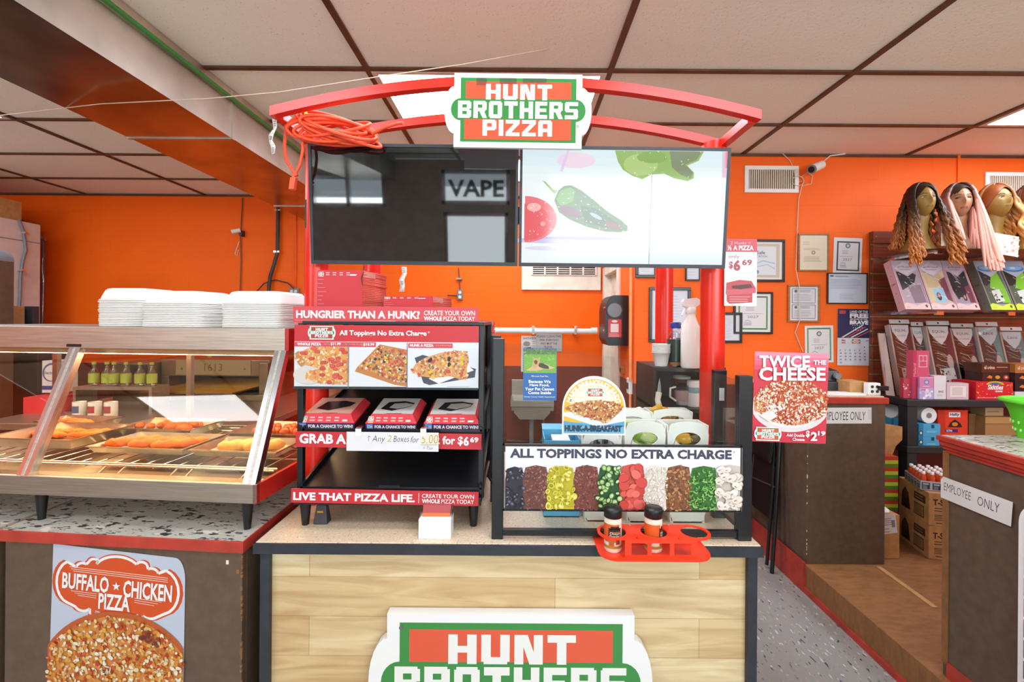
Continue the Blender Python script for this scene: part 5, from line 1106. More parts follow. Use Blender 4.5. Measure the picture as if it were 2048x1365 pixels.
# hand sink
t = thing('hand_sink', 'small stainless hand sink on the dark red wall behind the glass', 'sink', at(1065, 835, 4.4))
p, q = at(1023, 822, YB-.02), at(1108, 760, YB-.02)
b = MB(); b.box(p.x, q.x, YB-.025, YB-.002, p.z, q.z, 'steel'); b.build('backsplash', t, bevel=.003)
c0, c1 = at(1021, 817, 4.25), at(1108, 801, 4.25); zt = at(1065, 803, 4.25).z
b = MB(); x0, x1, y0, y1 = c0.x, c1.x, 4.25, YB-.026
for k, (dx, z) in enumerate(((0, zt-.05), (0, zt), (.025, zt), (.04, zt-.10), (.09, zt-.13))): pass
R4 = lambda d, z: [(x0+d, y0+d*.8, z), (x1-d, y0+d*.8, z), (x1-d, y1-d*.8, z), (x0+d, y1-d*.8, z)]
L_ = [R4(.0, zt-.05), R4(0, zt), R4(.02, zt), R4(.035, zt-.10), R4(.10, zt-.12)]
for A_, B_ in zip(L_, L_[1:]):
    for k in range(4): b.quad(A_[k], A_[(k+1) % 4], B_[(k+1) % 4], B_[k], 'steel')
b.quad(*L_[-1], 'steel')
L_ = [R4(.0, zt-.05), R4(.03, zt-.07), R4(.035, zt-.12), R4(.09, zt-.19)]
for A_, B_ in zip(L_, L_[1:]):
    for k in range(4): b.quad(A_[(k+1) % 4], A_[k], B_[k], B_[(k+1) % 4], 'steel')
b.quad(*L_[-1][::-1], 'steel'); b.build('basin', t)
cx_ = (x0+x1)/2; cy_ = 4.42
b = MB(); b.tube([(cx_, cy_, zt-.19), (cx_, cy_, zt-.62)], .022, 'mid_grey', 12); b.cyl((cx_, cy_, zt-.20), (cx_, cy_, zt-.17), .04, 'chrome', 14)
b.tube([(cx_, cy_, zt-.48), (cx_+.10, cy_, zt-.50), (cx_+.20, cy_, zt-.50), (cx_+.20, cy_+.12, zt-.50)], .018, 'mid_grey', 10); b.tube([(cx_-.25, 4.55, zt-.46), (cx_+.28, 4.55, zt-.47)], .016, 'brown_laminate', 8); b.build('drain', t)
b = MB(); b.tube([(cx_+.12, 4.5, zt-.19), (cx_+.13, 4.48, zt-.35), (cx_+.10, 4.5, zt-.45)], .008, 'mid_grey', 8); b.build('supply_hose', t)
b = MB(); b.tube([(cx_, YB-.03, zt+.06), (cx_, YB-.09, zt+.10), (cx_, YB-.15, zt+.09), (cx_, YB-.17, zt+.06)], .012, 'chrome', 10); b.build('faucet', t)
# towel dispenser on the return wall
t = thing('towel_dispenser', 'black paper towel dispenser with round window by the doorway', 'dispenser', (XW-.12, 3.65, 1.45))
zA, zB = at(1235, 692, 3.57).z, at(1235, 591, 3.57).z; D0, D1, Wd = 3.57, 3.84, .185
prof = [(XW-.003, zA), (XW-Wd*.86, zA), (XW-Wd, zA+.05), (XW-Wd, zA+.25)]+[(XW-Wd*.62-Wd*.38*cos(i*pi/12), zB-.13+.13*sin(i*pi/12)) for i in range(0, 7)]+[(XW-.003, zB)]
b = MB(); b.prism(prof[::-1] if sum(prof[i-1][0]*prof[i][1]-prof[i][0]*prof[i-1][1] for i in range(len(prof))) < 0 else prof, D0, D1, 'black_plastic'); b.build('body', t, bevel=.008)
c = at(1229, 621, D0-.004)
b = MB(); b.cyl((c.x, D0-.008, c.z), (c.x, D0+.002, c.z), .066, 'dark_grey', 28); b.cyl((c.x, D0-.010, c.z), (c.x, D0-.007, c.z), .056, 'mid_grey', 28); b.build('window', t)
a = Art(1216, 639, 1243, 675, D0-.002, base='#D2383C', th=.001); a.rect(1221, 648, 1237, 665, '#F2DEDC'); a.ell(1229, 643, 6, 2.5, '#F2DEDC'); a.lines(1218, 668, 1241, 673, 3, '#F2B8B6', .5); a.place('sticker', t)
b = MB(); b.cyl((XW-Wd-.004, 3.62, zB-.10), (XW-Wd+.004, 3.62, zB-.10), .012, 'alu', 10); b.cyl((XW-Wd-.004, 3.62, zA+.12), (XW-Wd+.004, 3.62, zA+.12), .012, 'alu', 10); b.build('lock', t)
def wallplate(px0, py0, px1, py1, label, m, Y):
    p, q = at(px0, py1, Y), at(px1, py0, Y); t = thing('wall_outlet', label, 'outlet', ((p.x+q.x)/2, Y, p.z)); b = MB(); b.box(XW-.03, XW-.001, Y-.03, Y+.05, p.z, q.z, m); b.build('box', t, bevel=.004)
    b = MB(); b.box(XW-.034, XW-.03, Y-.01, Y+.03, p.z+(q.z-p.z)*.3, p.z+(q.z-p.z)*.7, 'dark_grey'); b.build('switch_toggle', t)
wallplate(1243, 732, 1252, 748, 'small brass coloured switch plate beside the doorway above the glass edge', 'gold', 3.70); wallplate(1249, 757, 1266, 788, 'white outlet box at the corner of the dark red wall', 'white_plastic', 3.45)
mat('orange_pipe', '#FF9A5C', .4)
b = MB(); b.tube([(XW-.02, 3.42, 2.3), (XW-.02, 3.42, 1.6), (XW-.02, 3.42, 1.10)], .012, 'orange_pipe', 8); b.tube([(XW-.02, 3.42, 1.0), (XW-.02, 3.42, .5)], .010, 'orange_pipe', 8)
o = thing('corner_conduit', 'orange painted conduit running down the wall corner to the white outlet', 'conduit', (XW-.02, 3.42, .5)); b.build('tube', o)

# ---- white handled bins
mat('bin_white', '#F3F0E8', .4, var=.02)
def ring_panel(mb, outer, hole, y0, y1, m):
    n = len(outer); 
    for i in range(n):
        j = (i+1) % n
        mb.quad((outer[i][0], y0, outer[i][1]), (outer[j][0], y0, outer[j][1]), (hole[j][0], y0, hole[j][1]), (hole[i][0], y0, hole[i][1]), m)
        mb.quad((hole[i][0], y1, hole[i][1]), (hole[j][0], y1, hole[j][1]), (outer[j][0], y1, outer[j][1]), (outer[i][0], y1, outer[i][1]), m)
        mb.quad((hole[i][0], y0, hole[i][1]), (hole[j][0], y0, hole[j][1]), (hole[j][0], y1, hole[j][1]), (hole[i][0], y1, hole[i][1]), m)
        mb.quad((outer[j][0], y0, outer[j][1]), (outer[i][0], y0, outer[i][1]), (outer[i][0], y1, outer[i][1]), (outer[j][0], y1, outer[j][1]), m)
def bin_(px0, px1, ytop, Y, d, hole, label, group, fill, back=0.0):
    w = (px1-px0)/F*Y; cx_ = ((px0+px1)/2-CX)/F*Y; z1 = at((px0+px1)/2, ytop, Y).z; z0 = KH+.0005; h = z1-z0
    t = thing('utensil_bin', label, 'bin', (cx_, Y, z0), group); k = .82
    n = 32; O, H = [], []
    for i in range(n):
        a_ = 2*pi*(i+.5)/n; ca, sa = cos(a_), sin(a_); r = min(1/max(1e-6, abs(ca)), 1/max(1e-6, abs(sa))); u, v = ca*r, sa*r
        z = z0+h/2+v*h/2; ww = w/2*(k+(1-k)*((z-z0)/h)); O.append((cx_+u*ww, z+ (0.012*(1-u*u) if v > .95 else 0))); H.append((cx_+hole[1]*w+ca*hole[2]*w, z0+h*hole[0]+sa*hole[3]*h))
    f = MB(); ring_panel(f, O, H, Y, Y+.004, 'bin_white'); f.build('front_panel', t)
    b = MB(); w0, w1 = w/2*k, w/2
    for s in (-1, 1): b.hexa([(cx_+s*w0-(.004 if s > 0 else 0), Y+.004, z0), (cx_+s*w0+(.004 if s < 0 else 0), Y+.004, z0), (cx_+s*w0+(.004 if s < 0 else 0), Y+d, z0), (cx_+s*w0-(.004 if s > 0 else 0), Y+d, z0)], [(cx_+s*w1-(.004 if s > 0 else 0), Y+.004, z1), (cx_+s*w1+(.004 if s < 0 else 0), Y+.004, z1), (cx_+s*w1+(.004 if s < 0 else 0), Y+d, z1), (cx_+s*w1-(.004 if s > 0 else 0), Y+d, z1)], 'bin_white')
    b.prism([(cx_-w0, z0), (cx_+w0, z0), (cx_+w1, z1), (cx_-w1, z1)], Y+d-.004, Y+d, 'bin_white'); b.box(cx_-w0, cx_+w0, Y, Y+d, z0, z0+.004, 'bin_white'); b.build('tub', t)
    cols, m, nm, cat, gl = fill
    for i in range(16):
        s = .030; x = cx_+R.uniform(-.33, .33)*w; z = z0+h*R.uniform(hole[0]-.13, hole[0]+.07); yy = Y+R.uniform(.02, d-.03)
        g = MB(); c = R.choice(cols); e = .0035
        if nm == 'cutlery_packet': g.box(-.006, .006, -e, e, -.10, .06, m, c)
        else: g.ball((0, 0, 0), s, .007, s*.62, m, 10, c, fn=lambda q: Vector((math.copysign(abs(q.x)**.5, q.x), q.y, math.copysign(abs(q.z)**.5, q.z))))
        o = g.build(nm, local=True); o.location = (x, yy, z); o.rotation_euler = (R.uniform(-.5, .5), R.uniform(-.7, .7) if nm != 'cutlery_packet' else R.uniform(-.12, .12), R.uniform(-.6, .6)); tag(o, gl, cat, nm+' in '+group if group else gl)
YEL = (['#E3A92A', '#D6952A', '#F0C24A', '#B9802A', '#6E5A2A'], 'art_gloss', 'sauce_packet', 'packet'); GRN = (['#B9D85A', '#9CCB4A', '#D6E59A', '#F2F0DC', '#7FB43E'], 'art_gloss', 'sauce_packet', 'packet')
bin_(1250, 1334, 851, 1.465, .095, (.86, 0, .30, .07), 'white bin full of green packets behind the glass', '', (*GRN, 'green sauce packet in the white bin next to the breakfast sign'))
bin_(1336, 1420, 852, 1.465, .095, (.86, 0, .30, .07), 'white bin full of yellow packets nearest the red pole', '', (*YEL, 'yellow sauce packet in the front white bin by the red pole'))
bin_(1165, 1246, 872, 1.47, .09, (.90, 0, .30, .06), 'white bin holding cutlery behind the breakfast sign', '', (['#DDE0E4', '#C4C8CE', '#3A3C42', '#EDEFF2'], 'art_gloss', 'cutlery_packet', 'cutlery', 'wrapped plastic cutlery in the white bin behind the breakfast sign'))
bin_(1222, 1308, 826, 1.60, .09, (.925, 0, .27, .035), 'taller rear white handled bin behind the green packets', '', (['#F2EEE2'], 'art_gloss', 'napkin', 'napkin', 'white napkin inside the rear handled bin'))
bin_(1303, 1388, 825, 1.605, .09, (.925, 0, .27, .035), 'taller rear white handled bin with yellow packets beside the black shelf', '', (*YEL, 'yellow packet in the rear white bin beside the black shelf'))
t = thing('blue_box', 'open light blue cardboard box behind the glass', 'box', (.14, 1.50, KH)); x0, x1 = (1090-CX)/F*1.5, (1162-CX)/F*1.5; zt = at(1120, 882, 1.5).z
mat('box_blue', '#57B3DE', .5, var=.05)
b = MB(); b.box(x0, x1, 1.50, 1.503, KH+.0005, zt, 'box_blue'); b.box(x0, x1, 1.617, 1.62, KH+.0005, zt+.01, 'box_blue'); b.box(x0, x0+.003, 1.503, 1.617, KH+.0005, zt+.005, 'box_blue'); b.box(x1-.003, x1, 1.503, 1.617, KH+.0005, zt+.005, 'box_blue'); b.box(x0, x1, 1.5, 1.62, KH+.0005, KH+.004, 'box_blue'); b.build('carton', t)
zz = at(1095, 853, 1.62).z; b = MB(); b.hexa([(x0, 1.620, zt+.01), (x1-.0, 1.620, zt+.01), (x1, 1.623, zt+.01), (x0, 1.623, zt+.01)], [(x0, 1.66, zz), (x1, 1.66, zz), (x1, 1.663, zz), (x0, 1.663, zz)], 'box_blue'); b.build('flap', t)
b = MB(); b.box(x0+.03, x0+.09, 1.52, 1.60, KH+.005, zt-.004, 'white_plastic'); tag(b.build('paper_sheaf'), 'white papers inside the open light blue box', 'papers')
t = thing('prep_pan', 'grey metal prep well seen under the toppings board', 'pan', (.2, 1.75, KH)); b = MB(); b.box(-.03, .52, 1.66, 1.95, KH+.0005, KH+.07, 'pan_metal'); b.build('body', t, bevel=.008)
# black corner shelf
t = thing('corner_shelf', 'black three tier shelf with curved front holding bottles and mugs', 'shelf', (.64, 1.95, KH))
sx0, sx1, sy0, sy1 = .545, .835, 1.80, 2.06; ztop = 1.374
def shelfboard(z, nm='shelf_board'):
    P = [(sx0, sy1), (sx0, sy0+.0)]+[(sx0+(sx1-sx0)*i/8, sy0-.05*sin(pi*i/8)) for i in range(1, 8)]+[(sx1, sy0), (sx1, sy1)]
    b = MB(); b.prism([(x, -y) for x, y in P], 0, .014, 'black_plastic'); b.xf(Matrix(((1, 0, 0, 0), (0, 0, -1, 0), (0, 1, 0, z-.014), (0, 0, 0, 1)))); b.build(nm, t)
for z in (ztop, 1.215, 1.045, KH+.016): shelfboard(z)
for x in (sx0, sx1-.012):
    b = MB(); b.box(x, x+.012, sy0-.002, sy1, KH+.0005, ztop-.014, 'black_plastic'); b.build('side_panel', t)
b = MB(); b.box(sx0, sx1, sy1-.008, sy1, KH+.0005, ztop-.014, 'black_plastic'); b.build('back_panel', t)
# items on it
def bottle(name, label, px, Y, z, prof, m, parts=(), n=22, cat='bottle', sx=1.0, sy=1.0):
    x = at(px, 700, Y).x; t = thing(name, label, cat, (x, Y, z)); b = MB(); b.lathe(prof, m, n=n, sx=sx, sy=sy); b.build('bottle' if cat == 'bottle' else 'body', t, local=True)
    for nm, pr, mm, col in parts:
        b = MB(); b.lathe(pr, mm, n=n, col=col, sx=sx, sy=sy); b.build(nm, t, local=True)
    return t, x
zt = ztop+.0005
x = at(1323, 725, 1.83).x; cup0 = None
for i in range(7):
    b = MB(); b.lathe([(.024, 0), (.0355, .055), (.037, .055), (.037, .057), (.035, .057), (.023, .002), (.0, .002)], 'white_plastic', n=22) if True else 0
    o = b.build('foam_cup', local=True); o.location = (x, 1.835, zt+.001+i*.0055); 
    if i == 0: o.rotation_euler = (0, 0, 0)
    tag(o, 'white cup in the short nested stack on the black corner shelf', 'cup', 'nested white cups on the black shelf')
mat('syrup', '#C98A3C', .2); mat('jar_dark', '#2C3A34', .25); mat('cap_blue', '#23358C', .35); mat('label_blue', '#2A3B9C', .4); mat('milky', '#EFEAE2', .35, var=.02); mat('green_cap', '#2FA046', .4); mat('spray_white', '#F4F1EC', .3, var=.02)
bottle('dressing_bottle', 'clear dressing bottle with blue cap and dark label on the black shelf', 1351, 1.845, zt, [(.030, 0), (.034, .01), (.034, .10), (.030, .125), (.018, .145), (.018, .155)], 'clear_plastic', [('wrap_label', [(.0345, .02), (.0345, .11)], 'jar_dark', None), ('cap', [(.021, .155), (.021, .178), (.019, .180), (0, .180)], 'cap_blue', None), ('contents', [(.029, .004), (.031, .012), (.031, .018)], 'syrup', None)])
bottle('cleaner_bottle', 'white bottle with tall blue label behind the spray bottle', 1369, 1.87, zt, [(.030, 0), (.033, .01), (.033, .125), (.024, .145), (.018, .15), (.018, .165), (0, .166)], 'milky', [('wrap_label', [(.0335, .018), (.0335, .115)], 'label_blue', None), ('cap', [(.019, .150), (.019, .168), (0, .169)], 'white_plastic', None)])
t, x = bottle('spray_bottle', 'milky white trigger spray bottle standing on the black corner shelf', 1381, 1.785, zt, [(.034, 0), (.0375, .008), (.0375, .14), (.033, .165), (.019, .20), (.017, .215)], 'milky', [('collar', [(.019, .215), (.020, .222), (.020, .238), (.016, .240)], 'white_plastic', None)])
b = MB(); b.prism([(-.030, .243), (-.034, .262), (-.030, .272), (.020, .278), (.034, .268), (.034, .254), (.016, .240), (-.010, .240)], -.012, .012, 'spray_white'); b.build('spray_head', t, local=True, bevel=.003)
b = MB(); b.prism([(-.022, .243), (-.014, .240), (-.020, .222), (-.032, .205), (-.037, .208), (-.028, .226)], -.006, .006, 'spray_white'); b.build('trigger', t, local=True, bevel=.002)
zs = 1.2155
t, x = bottle('measuring_jug', 'clear measuring jug with red markings on the middle black shelf', 1366, 1.84, zs, [(.028, 0), (.034, .085), (.035, .085), (.029, .002)], 'clear_plastic', [('markings', [(.0305, .02), (.0335, .062)], 'art', '#C9A5A0'), ('contents', [(.027, .003), (.030, .03), (0, .031)], 'white_plastic', None)], cat='jug')
b = MB(); b.tube([(-.033, -.01, .075), (-.055, -.012, .07), (-.056, -.012, .035), (-.031, -.01, .018)], .0045, 'milky', 8); b.build('handle', t, local=True)
t, x = bottle('paper_cup', 'cup with printed band nested in the jug on the middle black shelf', 1364, 1.91, zs, [(.03, 0), (.036, .11), (.034, .11), (.029, .004)], 'white_plastic', [('print', [(.0345, .07), (.0365, .10)], 'art', '#8A4A3C')], cat='cup')
bottle('shaker_can', 'white canister with teal emblem beside the jug on the black shelf', 1388, 1.82, zs, [(.026, 0), (.027, .004), (.027, .095), (.025, .105), (0, .106)], 'milky', [('emblem_band', [(.0275, .055), (.0275, .078)], 'art', '#9CC4CC')], cat='canister')
bottle('cheese_shaker', 'shaker with green lid on the lower black shelf', 1352, 1.82, 1.0455, [(.032, 0), (.035, .004), (.035, .10)], 'clear_plastic', [('lid', [(.036, .10), (.036, .125), (.034, .128), (0, .128)], 'green_cap', None), ('contents', [(.033, .004), (.034, .08), (0, .081)], 'green_cap', None)], cat='shaker')
b = MB(); c = at(1385, 822, 1.83); b.ball((0, 0, 0), .05, .03, .032, 'clear_plastic', 14, fn=lambda p: p*(1+.18*sin(9*p.x+3*p.z)+.15*cos(8*p.y-5*p.x))); o = b.build('plastic_bag', local=True); o.location = (c.x, 1.83, 1.0455+.030); tag(o, 'crumpled clear plastic bag on the lower black shelf', 'bag')
t = thing('kitchen_knife', 'pale handled knife hanging on the dark side of the black shelf', 'knife', at(1317, 800, 1.79)); p = at(1318, 785, 1.79)
b = MB(); b.prism([(p.x-.008, p.z-.005), (p.x+.008, p.z-.005), (p.x+.008, p.z+.02), (p.x+.002, p.z+.06), (p.x-.004, p.z+.03)], 1.790, 1.792, 'alu'); b.build('blade', t); b = MB(); b.tube([(p.x, 1.79, p.z), (p.x-.006, 1.788, p.z-.03), (p.x+.004, 1.788, p.z-.07), (p.x, 1.79, p.z-.115)], [.012, .011, .013, .009], 'cream_paint', 10); b.build('handle', t)
p = at(1444, 790, 1.497); b = MB(); b.box(p.x-.008, p.x+.008, 1.4975, 1.4995, p.z-.02, p.z+.022, 'paper'); tag(b.build('small_label'), 'small white label stuck on the rear black post of the glass guard', 'label')
# ================================================================ register side
PXL, PZ = 1.668, .16
t = thing('platform', 'raised brown plywood platform with red base strip behind the counters', 'platform', (3.2, 1.2, 0))
b = MB(); b.box(PXL, XR-.002, -.6, YW-.001, .0, PZ, 'plywood'); b.build('deck', t, bevel=.004)
b = MB(); b.box(PXL-.012, PXL, -.6, 2.585, 0, .030, 'red_trim'); b.box(PXL-.014, PXL, 2.585, 3.372, 0, PZ+.012, 'red_trim'); b.build('base_strip', t)
b = MB(); q0, q1 = on_z(1757, 1135, PZ), on_z(1882, 1225, PZ); d = (q1-q0).normalized(); w = Vector((d.y, -d.x, 0))*.013; e = q1-d*.03
b.hexa([q0-w, q0+w, e+w, e-w][::-1] if False else [q0-w, e-w, e+w, q0+w][::-1], [p+Vector((0, 0, .004)) for p in ([q0-w, e-w, e+w, q0+w][::-1])], 'cardboard'); b.build('joint_strip', t)
# register counter
CX0, CX1, CY0 = 1.678, 2.128, 2.592
t = thing('register_counter', 'brown register counter with red edged top behind the double cheese poster', 'counter', (1.9, 2.95, PZ))
b = MB(); b.box(CX0, CX1, CY0, 3.36, PZ+.0005, 1.09, 'brown_laminate'); b.build('body', t, bevel=.002)
b = MB(); b.box(CX0-.012, CX1+.012, CY0-.012, 3.36, 1.09, 1.125, 'red_trim'); b.build('edge_trim', t, bevel=.002)
b = MB(); b.box(CX0, CX1, CY0+.012, 3.36, 1.125, 1.131, 'cream_top'); b.build('worktop', t)
b = MB()
for i in range(22):
    z = R.uniform(.2, 1.0); b.box(CX0-.0008, CX0+R.uniform(.0008, .003), CY0-.0008, CY0+.002, z, z+R.uniform(.002, .014), 'cream_paint')
b.build('edge_wear', t)['kind'] = 'stuff'
a = Art(1630, 816, 1743, 848, CY0-.002, base='#F1F0EC', th=.0008, m='art_matte'); a.text('EMPLOYEE ONLY', 1643, 824, 1731, 841, '#26262A', -.006, .1); a.rect(1736, 820, 1743, 840, '#E2E0E4')
a.place('employee_notice', rot=(0, radians(-.6), 0), label='white strip of paper with handwriting on the register counter behind the poster', cat='notice')
# things on the register counter
zc = 1.1315
t = thing('card_printer', 'black receipt printer on the register counter beside the cheese poster', 'printer', (1.86, 2.86, zc))
p, q = at(1640, 780, 2.8), at(1690, 750, 2.8); b = MB(); b.box(p.x, q.x, 2.80, 3.0, zc, zc+.055, 'dark_grey'); b.build('base', t, bevel=.004)
b = MB(); b.hexa([(p.x, 2.81, zc+.056), (q.x-.002, 2.81, zc+.056), (q.x-.002, 2.98, zc+.056), (p.x, 2.98, zc+.056)], [(p.x, 2.84, zc+.12), (q.x-.012, 2.84, zc+.12), (q.x-.012, 2.97, zc+.14), (p.x, 2.97, zc+.14)], 'black_plastic'); b.build('body', t, bevel=.006); b = MB(); b.cyl((q.x-.04, 2.80, zc+.09), (q.x-.04, 2.82, zc+.09), .02, 'mid_grey', 14); b.build('knob', t)
for i in range(4):
    b = MB(); b.box(-.13, .13, -.05, .05, 0, .0012, 'paper'); o = b.build('paper_sheet', local=True); o.location = (1.90+i*.012, 2.665+i*.006, zc+.0004+i*.0014); o.rotation_euler = (0, 0, -.05+.06*i); tag(o, 'loose white paper sheet lying on the register counter', 'paper', 'loose sheets on the register counter')
p, q = at(1700, 788, 2.70), at(1733, 764, 2.70); b = MB(); b.box(p.x, q.x, 2.70, 2.82, zc, q.z, 'cardboard'); tag(b.build('small_carton', bevel=.003), 'small brown carton on the register counter beside the outlet block', 'carton')
p, q = at(1737, 789, 2.64), at(1762, 767, 2.64); t = thing('power_strip', 'white power outlet block at the end of the register counter', 'power strip', (p.x+.03, 2.64, zc)); b = MB(); b.box(p.x, q.x, 2.64, 2.68, zc, q.z, 'white_plastic'); b.build('body', t, bevel=.004)
for u in (.3, .7):
    for v in (.3, .7): b = MB(); x = p.x+(q.x-p.x)*u; z = zc+(q.z-zc)*v; b.cyl((x, 2.6385, z), (x, 2.641, z), .009, 'dark_grey', 10); b.build('socket', t)
b = MB(); b.box(q.x-.02, q.x+.03, 2.62, 2.64, zc+.03, zc+.055, 'black_plastic'); b.build('plug', t)
# folding chair leaning against the counter
t = thing('folding_chair', 'black folding chair folded flat against the register counter', 'chair', (1.60, 2.85, 0))
b = MB()
def ry(y, z): return (1.585+.075*(z/.9), y, z)
b.tube([ry(2.78, .0), ry(2.80, .45), ry(2.82, .80), ry(2.86, .86)], .012, 'black_metal', 10); b.build('leg', t)
b = MB(); b.tube([ry(3.12, .0), ry(3.13, .45), ry(3.14, .84)], .012, 'black_metal', 10); b.build('leg', t)
b = MB(); b.tube([ry(2.84, .02), ry(2.85, .5), ry(2.88, .80)], .010, 'black_metal', 10); b.build('leg', t)
b = MB(); P = [[Vector(ry(2.84+.28*i/8, .66+.16*j/4))+Vector((-.022-.006*sin(pi*i/8), 0, 0)) for i in range(9)] for j in range(5)]; b.grid(P, 'black_plastic'); b.build('backrest', t, solid=.012)
b = MB(); b.tube([ry(2.86, .82), Vector(ry(2.90, .88)), Vector(ry(3.02, .90)), Vector(ry(3.10, .86))], .014, 'black_plastic', 10); b.build('carry_grip', t)
b = MB(); b.hexa([ry(2.85, .30), ry(3.10, .30), Vector(ry(3.10, .30))+Vector((.02, 0, 0)), Vector(ry(2.85, .30))+Vector((.02, 0, 0))], [ry(2.85, .64), ry(3.10, .64), Vector(ry(3.10, .64))+Vector((.02, 0, 0)), Vector(ry(2.85, .64))+Vector((.02, 0, 0))], 'black_plastic'); b.build('seat', t, bevel=.004)
b = MB(); b.tube([ry(2.80, .52), ry(3.13, .48)], .006, 'alu', 8); b.build('crossbar', t)

# near counter with basket
t = thing('checkout_counter', 'brown checkout counter with red moulded edge nearest the camera', 'counter', (2.2, .6, PZ))
QY = 1.79
b = MB(); b.box(1.705, 2.75, -.5, QY, PZ+.0005, 1.05, 'brown_laminate'); b.build('body', t, bevel=.002)
b = MB(); b.box(1.700, 1.7055, QY-.022, QY+.001, PZ+.05, 1.05, 'plywood'); b.build('raw_edge', t)
b = MB()
for k, (dx, z0, z1) in enumerate(((.0, 1.092, 1.112), (.006, 1.074, 1.092), (.014, 1.060, 1.074), (.020, 1.046, 1.060))): b.box(1.678+dx, 1.74, -.5, QY+.008-dx, z0, z1, 'red_trim'); b.box(1.74, 2.75, QY-.03, QY+.008-dx, z0, z1, 'red_trim')
b.build('moulded_edge', t, bevel=.002)
b = MB(); b.box(1.692, 2.75, -.5, QY-.004, 1.105, 1.1135, 'granite_top'); b.build('worktop', t)
b = MB(); b.box(1.700, 1.7055, -.5, QY-.02, PZ+.0005, PZ+.06, 'red_trim'); b.build('base_strip', t)
c = on_x(1882, 958, 1.699); d = on_x(2026, 1010, 1.699)
L0 = abs(c.y-d.y); a = Art(0, 0, 100, 33*1.0, sc=L0/100, base='#EFEEE9', th=.0008, m='art_matte', outline=[(0, 33), (98, 33), (100, 0), (4, 0), (0, 6)])
a.text('EMPLOYEE', 5, 8, 46, 20, '#3A3A3A', -.012, .12); a.text('ONLY', 55, 9, 84, 22, '#3A3A3A', -.012, .12); zt = on_x(1890, 955, 1.699).z
a.place('employee_notice', loc=(1.699, c.y, zt-33*L0/100), rot=(0, 0, -pi/2), label='white strip of paper with handwritten lettering on the checkout counter side', cat='notice')
t = thing('display_panel', 'white edged display panel with dark brick pattern against the checkout counter', 'panel', (1.68, 1.2, .4))
b = MB(); P = [(-.6, PZ+.001), (1.49, PZ+.001), (1.49, .90)]+[(1.49-.05*(1-cos(i*pi/12)), .90+.07*sin(i*pi/12)) for i in range(1, 7)]+[(-.6, .97)]
b.prism([(-y, z) for y, z in P][::-1], 1.668, 1.690, 'white_plastic'); b.xf(Matrix(((0, 1, 0, 0), (-1, 0, 0, 0), (0, 0, 1, 0), (0, 0, 0, 1)))); b.build('board', t)
b = MB()
for k in range(11): b.box(1.6665, 1.668, -.5, 1.472, .19+k*.068, .19+k*.068+.058, 'art', '#6E4A52' if k % 2 else '#7C555C')
b.build('brick_print', t)
# green basket
mat('basket_pale', '#A9F08A', .4)
mat('basket_green', '#5CD62A', .4, var=.05)
t = thing('green_basket', 'bright green plastic basket on the checkout counter', 'basket', (2.05, 1.70, 1.1135))
n = 40; rings = [(.105, .0), (.125, .10), (.140, .135), (.152, .138), (.152, .148), (.140, .150), (.137, .14), (.121, .10), (.100, .006)]
b = MB(); b.lathe([(r, z) for r, z in rings], 'basket_green', (2.062, 1.70, 1.114), 40, power=.75); b.lathe([(.0, .004), (.10, .006)], 'basket_green', (2.062, 1.70, 1.114), 40, power=.75); b.build('tub', t)
b = MB()
for i in range(26):
    for k in (.03, .06): 
        a_ = 2*pi*i/26; r = .1055+.02*k/.1; ca = math.copysign(abs(cos(a_))**.75, cos(a_)); sa = math.copysign(abs(sin(a_))**.75, sin(a_)); b.ball((2.062+ca*(r+.001), 1.70+sa*(r+.001), 1.114+k), .004, .004, .007, 'basket_pale', 6)
b.build('hole_pattern', t)['kind'] = 'stuff'

# ---- black goods shelf
UX0, UX1, UY0, UY1, UT = 2.567, 4.8, 2.95, 3.33, 1.053
t = thing('goods_shelf', 'black shelving unit stacked with goods under the wig packs', 'shelf', (3.4, 3.0, PZ))
mat('shelf_black', '#25282A', .55, var=.1)
for i, z in enumerate((UT, .745, .34)):
    b = MB(); b.box(UX0, UX1, UY0, UY1, z-.048, z, 'shelf_black'); b.build('shelf_board', t, bevel=.006)
for x in (UX0, UX1-.075):
    for y in (UY0+.005, UY1-.08):
        for z0, z1 in ((PZ+.0005, .292), (.34, .697), (.745, 1.005)):
            b = MB(); b.box(x+.005, x+.07, y, y+.075, z0, z1, 'shelf_black'); b.build('leg', t, bevel=.004)
# slatwall
mat('slat_brown', '#6B2E1A', .4, second='#8A4024', scale=3, stretch=(1, 1, 30))
t = thing('slatwall_panel', 'brown slatted wall panel behind the wigs and hair packs', 'wall panel', (3.5, 3.36, 1.0))
b = MB(); sz0, sz1 = .95, 2.24; x0 = 2.64; b.box(x0, XR-.01, YW-.018, YW-.001, sz0, sz1, 'brown_laminate')
k = 0; z = sz0
while z < sz1-.02: b.box(x0, XR-.01, YW-.042, YW-.018, z+.012, min(z+.102, sz1), 'slat_brown'); z += .108
b.build('slats', t, bevel=.002); b = MB(); z = sz0
while z < sz1-.02: b.box(x0, XR-.01, YW-.020, YW-.017, z, z+.012, 'cardboard'); z += .108
b.build('grooves', t)
b = MB()
for z in (1.0, 1.5, 2.2):
    b.cyl((x0+.02, YW-.044, z), (x0+.02, YW-.041, z), .007, 'alu', 10)
b.build('screw_heads', t)
